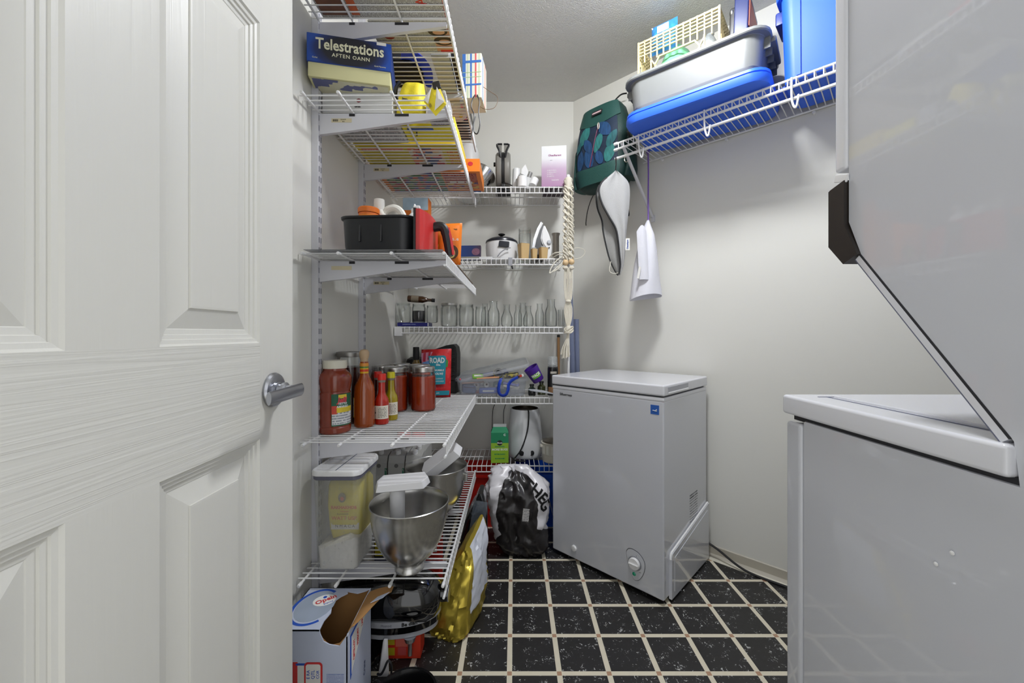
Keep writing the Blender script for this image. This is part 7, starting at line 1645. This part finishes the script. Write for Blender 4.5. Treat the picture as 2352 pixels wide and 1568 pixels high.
bl_ = cloth_rows(rowsB, YG_ + 0.035, lambda u, v, x, z: 0.010 * math.sin(u * 4 + v * 3), 8, GC2, 'back_panel', gg)
fl_ = cloth_rows(rowsF, YG_, lambda u, v, x, z: -0.014 * math.sin(PI * u) - 0.007 * math.sin(u * 9 + v * 2) * (1 - v * 0.5), 16, GC, 'front_panel', gg)
n_ = len(fl_[0]) - 1; k0 = int(n_ * 0.14)
bm = bmx(); tube(bm, [Vector(fl_[2](0, i / n_)) + Vector((0, -0.002, 0)) for i in range(k0, n_ + 1)], 0.0045, seg=7); OB('zip', bm, INK, gg)
n2 = len(bl_[0]) - 1
bm = bmx(); tube(bm, [Vector(bl_[2](0, i / n2)) + Vector((0, -0.002, 0)) for i in range(3, n2 + 1)], 0.0038, seg=7); OB('zip', bm, INK, gg)
bm = bmx(); tube(bm, [(gx(1415, YG_), YG_ + 0.004, gz(360, YG_)), (gx(1415, YG_), YG_ - 0.002, gz(378, YG_)), (gx(1413, YG_), YG_ - 0.002, gz(398, YG_))], 0.0062, seg=8, flat=0.4); OB('hanging_loop', bm, INK, gg)
tg = patch(gg, (gx(1441, YG_), YG_ - 0.002, gz(561, YG_)), (0.021, 0.0012, 0.055), PAPERW, 'label_tag'); text('Daunique', 0.011, mat('tag_blue', (60, 90, 170)), tg, (0, -0.0012, 0), (PI / 2, -PI / 2, 0), bold=0.0003)
bm = bmx(); tube(bm, [(gx(1403, YG_ + .02), YG_ + 0.02, gz(600, YG_ + .02)), (gx(1400, YG_ + .02), YG_ + 0.02, gz(622, YG_ + .02)), (gx(1410, YG_ + .02), YG_ + 0.02, gz(628, YG_ + .02)), (gx(1424, YG_ + .02), YG_ + 0.01, gz(626, YG_ + .02))], 0.0018, seg=6, smooth=4); OB('drawstring', bm, CRDW, gg)

wg = thing('white_mesh_bag', 'white mesh wash bag hanging on a purple ribbon', 'mesh bag', (0, 0, 0))
YW = 1.955
WM = mat('white_mesh_fabric', (232, 232, 240), rough=0.8, var=0.03, bump=0.4, bscale=700)
bm = bmx(); rg = []
for (a, b_, y, d) in ((1486, 1491, 506, 0.006), (1479, 1495, 520, 0.02), (1475, 1502, 540, 0.035), (1465, 1507, 570, 0.045), (1458, 1511, 605, 0.052), (1453, 1514, 640, 0.058), (1449, 1518, 670, 0.062), (1447, 1519, 686, 0.064)):
    cx = gx((a + b_) / 2, YW); hw = (b_ - a) / 2 / FPX * YW; ring = []
    for q in range(28):
        t_ = 2 * PI * q / 28; f = 1 + 0.10 * math.sin(3 * t_ + y * 0.02) * min(1, d / 0.05)
        tz = -0.022 * math.cos(t_) * (y > 660) * -0.4 + (0.018 * max(0, -math.sin(t_)) if y > 680 else 0)
        ring.append((cx + hw * math.cos(t_), YW + d * f * math.sin(t_), gz(y, YW) + tz))
    rg.append(ring)
loft(bm, list(reversed(rg)), cap=False); thicken(bm, 0.0012); OB('bag', bm, WM, wg, smooth=60)
bm = bmx(); sheet(bm, lambda u, v: (gx(1462 + 22 * u + 6 * v, YW - 0.06), YW - 0.062 - 0.01 * math.sin(PI * u), gz(532 + 110 * v - 14 * math.sin(PI * u) * (1 - v), YW - 0.06)), 6, 8); thicken(bm, 0.001); OB('fold', bm, WM, wg, smooth=60)
tg = patch(wg, (gx(1467, YW - 0.07), YW - 0.074, gz(626, YW - 0.07)), (0.011, 0.001, 0.056), PAPERW, 'label_tag', rot=(0, R(10), 0))
bm = bmx(); tube(bm, [(gx(1487, 2.0), 1.99, gz(352, 2.0)), (gx(1487, 2.0), 1.985, gz(400, 2.0)), (gx(1488, 1.97), 1.965, gz(450, 1.97)), (gx(1489, YW), YW, gz(508, YW))], 0.0050, seg=8, flat=0.8, smooth=4); OB('ribbon', bm, mat('purple_ribbon', (128, 98, 178), rough=0.5), wg)
bm = bmx(); ball(bm, (gx(1486, 2.0), 1.985, gz(352, 2.0)), 0.009); OB('knot', bm, mat('purple_ribbon', (128, 98, 178)), wg)

# ================================================================== on the slanted shelf
TA = R(-39); TO = Vector((0.467, 1.735, RSZ + 0.0008))
TX = Vector((math.cos(TA), math.sin(TA), 0)); TY = Vector((-math.sin(TA), math.cos(TA), 0))
def tw(x, y, z): return TO + TX * x + TY * y + Vector((0, 0, z))
BLP = mat('bright_blue_plastic', (44, 104, 232), rough=0.48, var=0.05, vscale=4)
GYP = mat('pale_grey_plastic', (124, 126, 125), rough=0.4, var=0.04, vscale=4)
tl = thing('plastic_cover', 'large blue plastic cover lying under the grey tote', 'cover', tw(0.275, 0.182, 0), TA)
bm = bmx(); loft(bm, rings_rr([(0.505, 0.325, 0.055, 0.0), (0.535, 0.352, 0.062, 0.006), (0.548, 0.362, 0.066, 0.018), (0.548, 0.362, 0.066, 0.034), (0.540, 0.354, 0.064, 0.036), (0.540, 0.354, 0.064, 0.039), (0.546, 0.360, 0.066, 0.041), (0.542, 0.356, 0.064, 0.052), (0.52, 0.336, 0.06, 0.0535), (0.51, 0.326, 0.058, 0.049)])); OB('tray', bm, BLP, tl)
bm = bmx(); box(bm, (0.285, 0.06, 0.04), (0.05, 0.09, 0.014), rot=(0, R(-10), 0), bev=0.004); OB('latch_tab', bm, BLP, tl)
gt_ = thing('grey_tote', 'open pale grey storage tote on the slanted wall shelf', 'storage tote', tw(0.272, 0.180, 0.0540), TA)
bm = bmx(); loft(bm, rings_rr([(0.46, 0.285, 0.05, 0.0), (0.472, 0.296, 0.052, 0.006), (0.482, 0.302, 0.054, 0.022), (0.486, 0.306, 0.054, 0.025), (0.505, 0.322, 0.058, 0.132), (0.510, 0.326, 0.06, 0.134), (0.545, 0.352, 0.066, 0.134), (0.552, 0.358, 0.068, 0.138), (0.550, 0.356, 0.068, 0.148), (0.538, 0.344, 0.064, 0.151), (0.516, 0.330, 0.06, 0.150), (0.500, 0.316, 0.056, 0.136), (0.468, 0.29, 0.05, 0.008)])); OB('tub', bm, GYP, gt_)
for s_ in (-1, 1):
    bm = bmx(); box(bm, (s_ * 0.272, 0, 0.132), (0.028, 0.17, 0.022), bev=0.005); hd = OB('end_handle', bm, GYP, gt_)
    for k in range(5): patch(hd, (s_ * 0.258, -0.10 + k * 0.05, 0.114), (0.026, 0.006, 0.040), GYP, 'rib', bev=0.001)
# lattice crate
cr_ = thing('cream_crate', 'cream plastic lattice crate standing inside the grey tote', 'crate', tw(0.215, 0.178, 0.0625), TA)
CRE = mat('cream_crate_plastic', (226, 208, 156), rough=0.45, var=0.04)
CW, CD_, CH_ = 0.322, 0.226, 0.312
def lattice(w, h, M, nm):
    b = bmx(); t = 0.006; bar = lambda x0, z0, x1, z1, q=0.005: box(b, ((x0 + x1) / 2, 0, (z0 + z1) / 2), (math.hypot(x1 - x0, z1 - z0) + q * 0.6, t, q), rot=(0, -math.atan2(z1 - z0, x1 - x0), 0))
    for z, q in ((0.004, 0.008), (h - 0.004, 0.008), (h * 0.12, 0.006)): bar(-w / 2, z, w / 2, z, q)
    for k in range(1, 5): bar(-w / 2, h - 0.004 - k * 0.0145, w / 2, h - 0.004 - k * 0.0145, 0.0045)
    for k in range(13):
        x = -w / 2 + w * k / 12
        edge = k in (0, 12)
        bar(x, 0.0 if edge else h * 0.70, x, h, 0.008 if edge else 0.005)
    # end panels of the side: closely barred
    for s_ in (-1, 1):
        for k in range(8): bar(s_ * w * 0.49, h * 0.10 + k * 0.0175, s_ * w * 0.33, h * 0.10 + k * 0.0175, 0.0045)
        bar(s_ * w * 0.33, h * 0.02, s_ * w * 0.33, h * 0.72, 0.006)
    # handle opening frame
    pts = [(-w * 0.24, h * 0.46), (-w * 0.28, h * 0.60), (-w * 0.22, h * 0.70), (w * 0.22, h * 0.70), (w * 0.28, h * 0.60), (w * 0.24, h * 0.46)]
    for i in range(6): a_, c_ = pts[i], pts[(i + 1) % 6]; bar(a_[0], a_[1], c_[0], c_[1], 0.006)
    for k in range(4):
        x0 = -w * 0.33 + w * 0.66 * k / 4; x1 = x0 + w * 0.165
        bar(x0, h * 0.12, x1, h * 0.44, 0.005); bar(x0, h * 0.44, x1, h * 0.12, 0.005)
    bar(-w * 0.33, h * 0.44, w * 0.33, h * 0.44, 0.006)
    for s_ in (-1, 1): bar(s_ * w * 0.33, h * 0.70, s_ * w * 0.2, h * 0.46, 0.005); bar(s_ * w * 0.33, h * 0.44, s_ * w * 0.24, h * 0.56, 0.005)
    t_ = b; o = OB(nm, t_, CRE, cr_, smooth=0); o.matrix_basis = M; o['kind'] = 'stuff'; return o
lattice(CW, CH_, M_((0, -CD_ / 2, 0)), 'lattice_side'); lattice(CW, CH_, M_((0, CD_ / 2, 0)), 'lattice_side')
lattice(CD_, CH_, M_((-CW / 2, 0, 0), (0, 0, PI / 2)), 'lattice_end'); lattice(CD_, CH_, M_((CW / 2, 0, 0), (0, 0, PI / 2)), 'lattice_end')
patch(cr_, (0, 0, 0.003), (CW - 0.008, CD_ - 0.008, 0.004), CRE, 'floor_plate')
def blob(name, label, cat, loc, rx, ry, rz_, m, seed, rot=TA):
    t = thing(name, label, cat, loc, rot); b = bmx(); rg = []
    for k in range(1, 14):
        ph = PI * k / 14; z = -math.cos(ph); r_ = math.sin(ph)
        ring = []
        for q in range(26):
            a = 2 * PI * q / 26; p = Vector((math.cos(a) * r_, math.sin(a) * r_, z)); f = 1 + 0.14 * noise.noise(p * 2.5 + Vector((seed, 0, 0))) + 0.10 * (0.3 - abs(noise.noise(p * 5 + Vector((0, seed, 0)))))
            ring.append((p.x * rx * f, p.y * ry * f, (z * 0.97 + 1) * rz_ * 1.0))
        rg.append(ring)
    loft(b, rg); OB('bag', b, m, t, smooth=30)
    bm = bmx(); ball(bm, (0, 0, rz_ * 2.0), 0.012, (1.4, 1, 0.8)); OB('tied_end', bm, m, t)
    return t
blob('plastic_bag', 'pale green crumpled plastic bag inside the cream crate', 'plastic bag', tw(0.190, 0.160, 0.068), 0.075, 0.085, 0.142, mat('mint_film', (120, 196, 150), rough=0.2, var=0.25, vscale=40), 3)
blob('plastic_bag', 'silvery crumpled plastic bag inside the cream crate', 'plastic bag', tw(0.318, 0.17, 0.068), 0.042, 0.08, 0.140, mat('silver_film', (196, 204, 210), rough=0.2, var=0.3, vscale=50), 8)
bb2 = thing('blue_pack', 'clear and blue wrapped pack sticking out above the cream crate', 'package', tw(0.150, 0.112, 0.3250), TA)
bm = bmx(); pillow(bm, 0.11, 0.125, 0.04, 10, 10, nz=0.008, ns=40); OB('pack', bm, mat('sky_blue_film', (60, 140, 216), rough=0.15, var=0.5, vscale=50), bb2)
patch(bb2, (0.0, -0.02, 0.09), (0.05, 0.004, 0.03), mat('clear_white_film', (214, 226, 232), rough=0.15), 'clear_patch', bev=0.0015)
nb = thing('dark_case', 'black and navy case standing beside the crate in the grey tote', 'case', tw(0.440, 0.175, 0.0625), TA, rot=(0, R(2), TA))
patch(nb, (0, 0, 0.165), (0.05, 0.20, 0.33), mat('navy_case', (24, 38, 92), rough=0.35), 'case', bev=0.006)
patch(nb, (-0.032, -0.02, 0.24), (0.022, 0.13, 0.12), BLACKP, 'black_cover', bev=0.006); patch(nb, (0.0265, 0, 0.25), (0.002, 0.19, 0.1), mat('thin_red_edge', (206, 90, 60)), 'edge_strip')
bm = bmx(); ball(bm, (-0.036, -0.075, 0.285), 0.014, (0.7, 0.9, 1.2)); OB('clasp', bm, CHROME, nb)
# tall blue tote
bt = thing('blue_tote', 'tall bright blue storage tote at the dryer end of the slanted shelf', 'storage tote', (0, 0, 0), R(-44))
o_ = Vector((0.957, 1.4335, RSZ + 0.0008)); bx_ = Vector((WD.x, WD.y, 0)); by_ = -WN
bt.location = o_ + bx_ * 0.245 + by_ * 0.135
bm = bmx(); loft(bm, rings_rr([(0.462, 0.235, 0.035, 0.0), (0.474, 0.245, 0.038, 0.006), (0.494, 0.264, 0.040, 0.315), (0.494, 0.264, 0.040, 0.322)])); OB('tub', bm, BLP, bt)
bm = bmx(); loft(bm, rings_rr([(0.494, 0.264, 0.04, 0.310), (0.52, 0.276, 0.045, 0.312), (0.525, 0.279, 0.046, 0.322), (0.525, 0.279, 0.046, 0.345), (0.50, 0.266, 0.042, 0.360), (0.46, 0.23, 0.03, 0.362)])); OB('rim_lid', bm, BLP, bt)
for x in (-0.19, -0.06, 0.07, 0.19):
    bm = bmx(); loft(bm, [[(x - 0.007, -0.114 - 0.0045, 0.010), (x + 0.007, -0.114 - 0.0045, 0.010), (x + 0.006, -0.121 - 0.007, 0.012), (x - 0.006, -0.121 - 0.007, 0.012)], [(x - 0.007, -0.128, 0.305), (x + 0.007, -0.128, 0.305), (x + 0.006, -0.137, 0.305), (x - 0.006, -0.137, 0.305)]]); OB('ridge', bm, BLP, bt)
for s_ in (-1, 1):
    bm = bmx(); box(bm, (s_ * 0.258, 0, 0.285), (0.03, 0.12, 0.05), bev=0.006); OB('end_handle', bm, mat('deep_blue_plastic', (24, 52, 140), rough=0.35), bt)
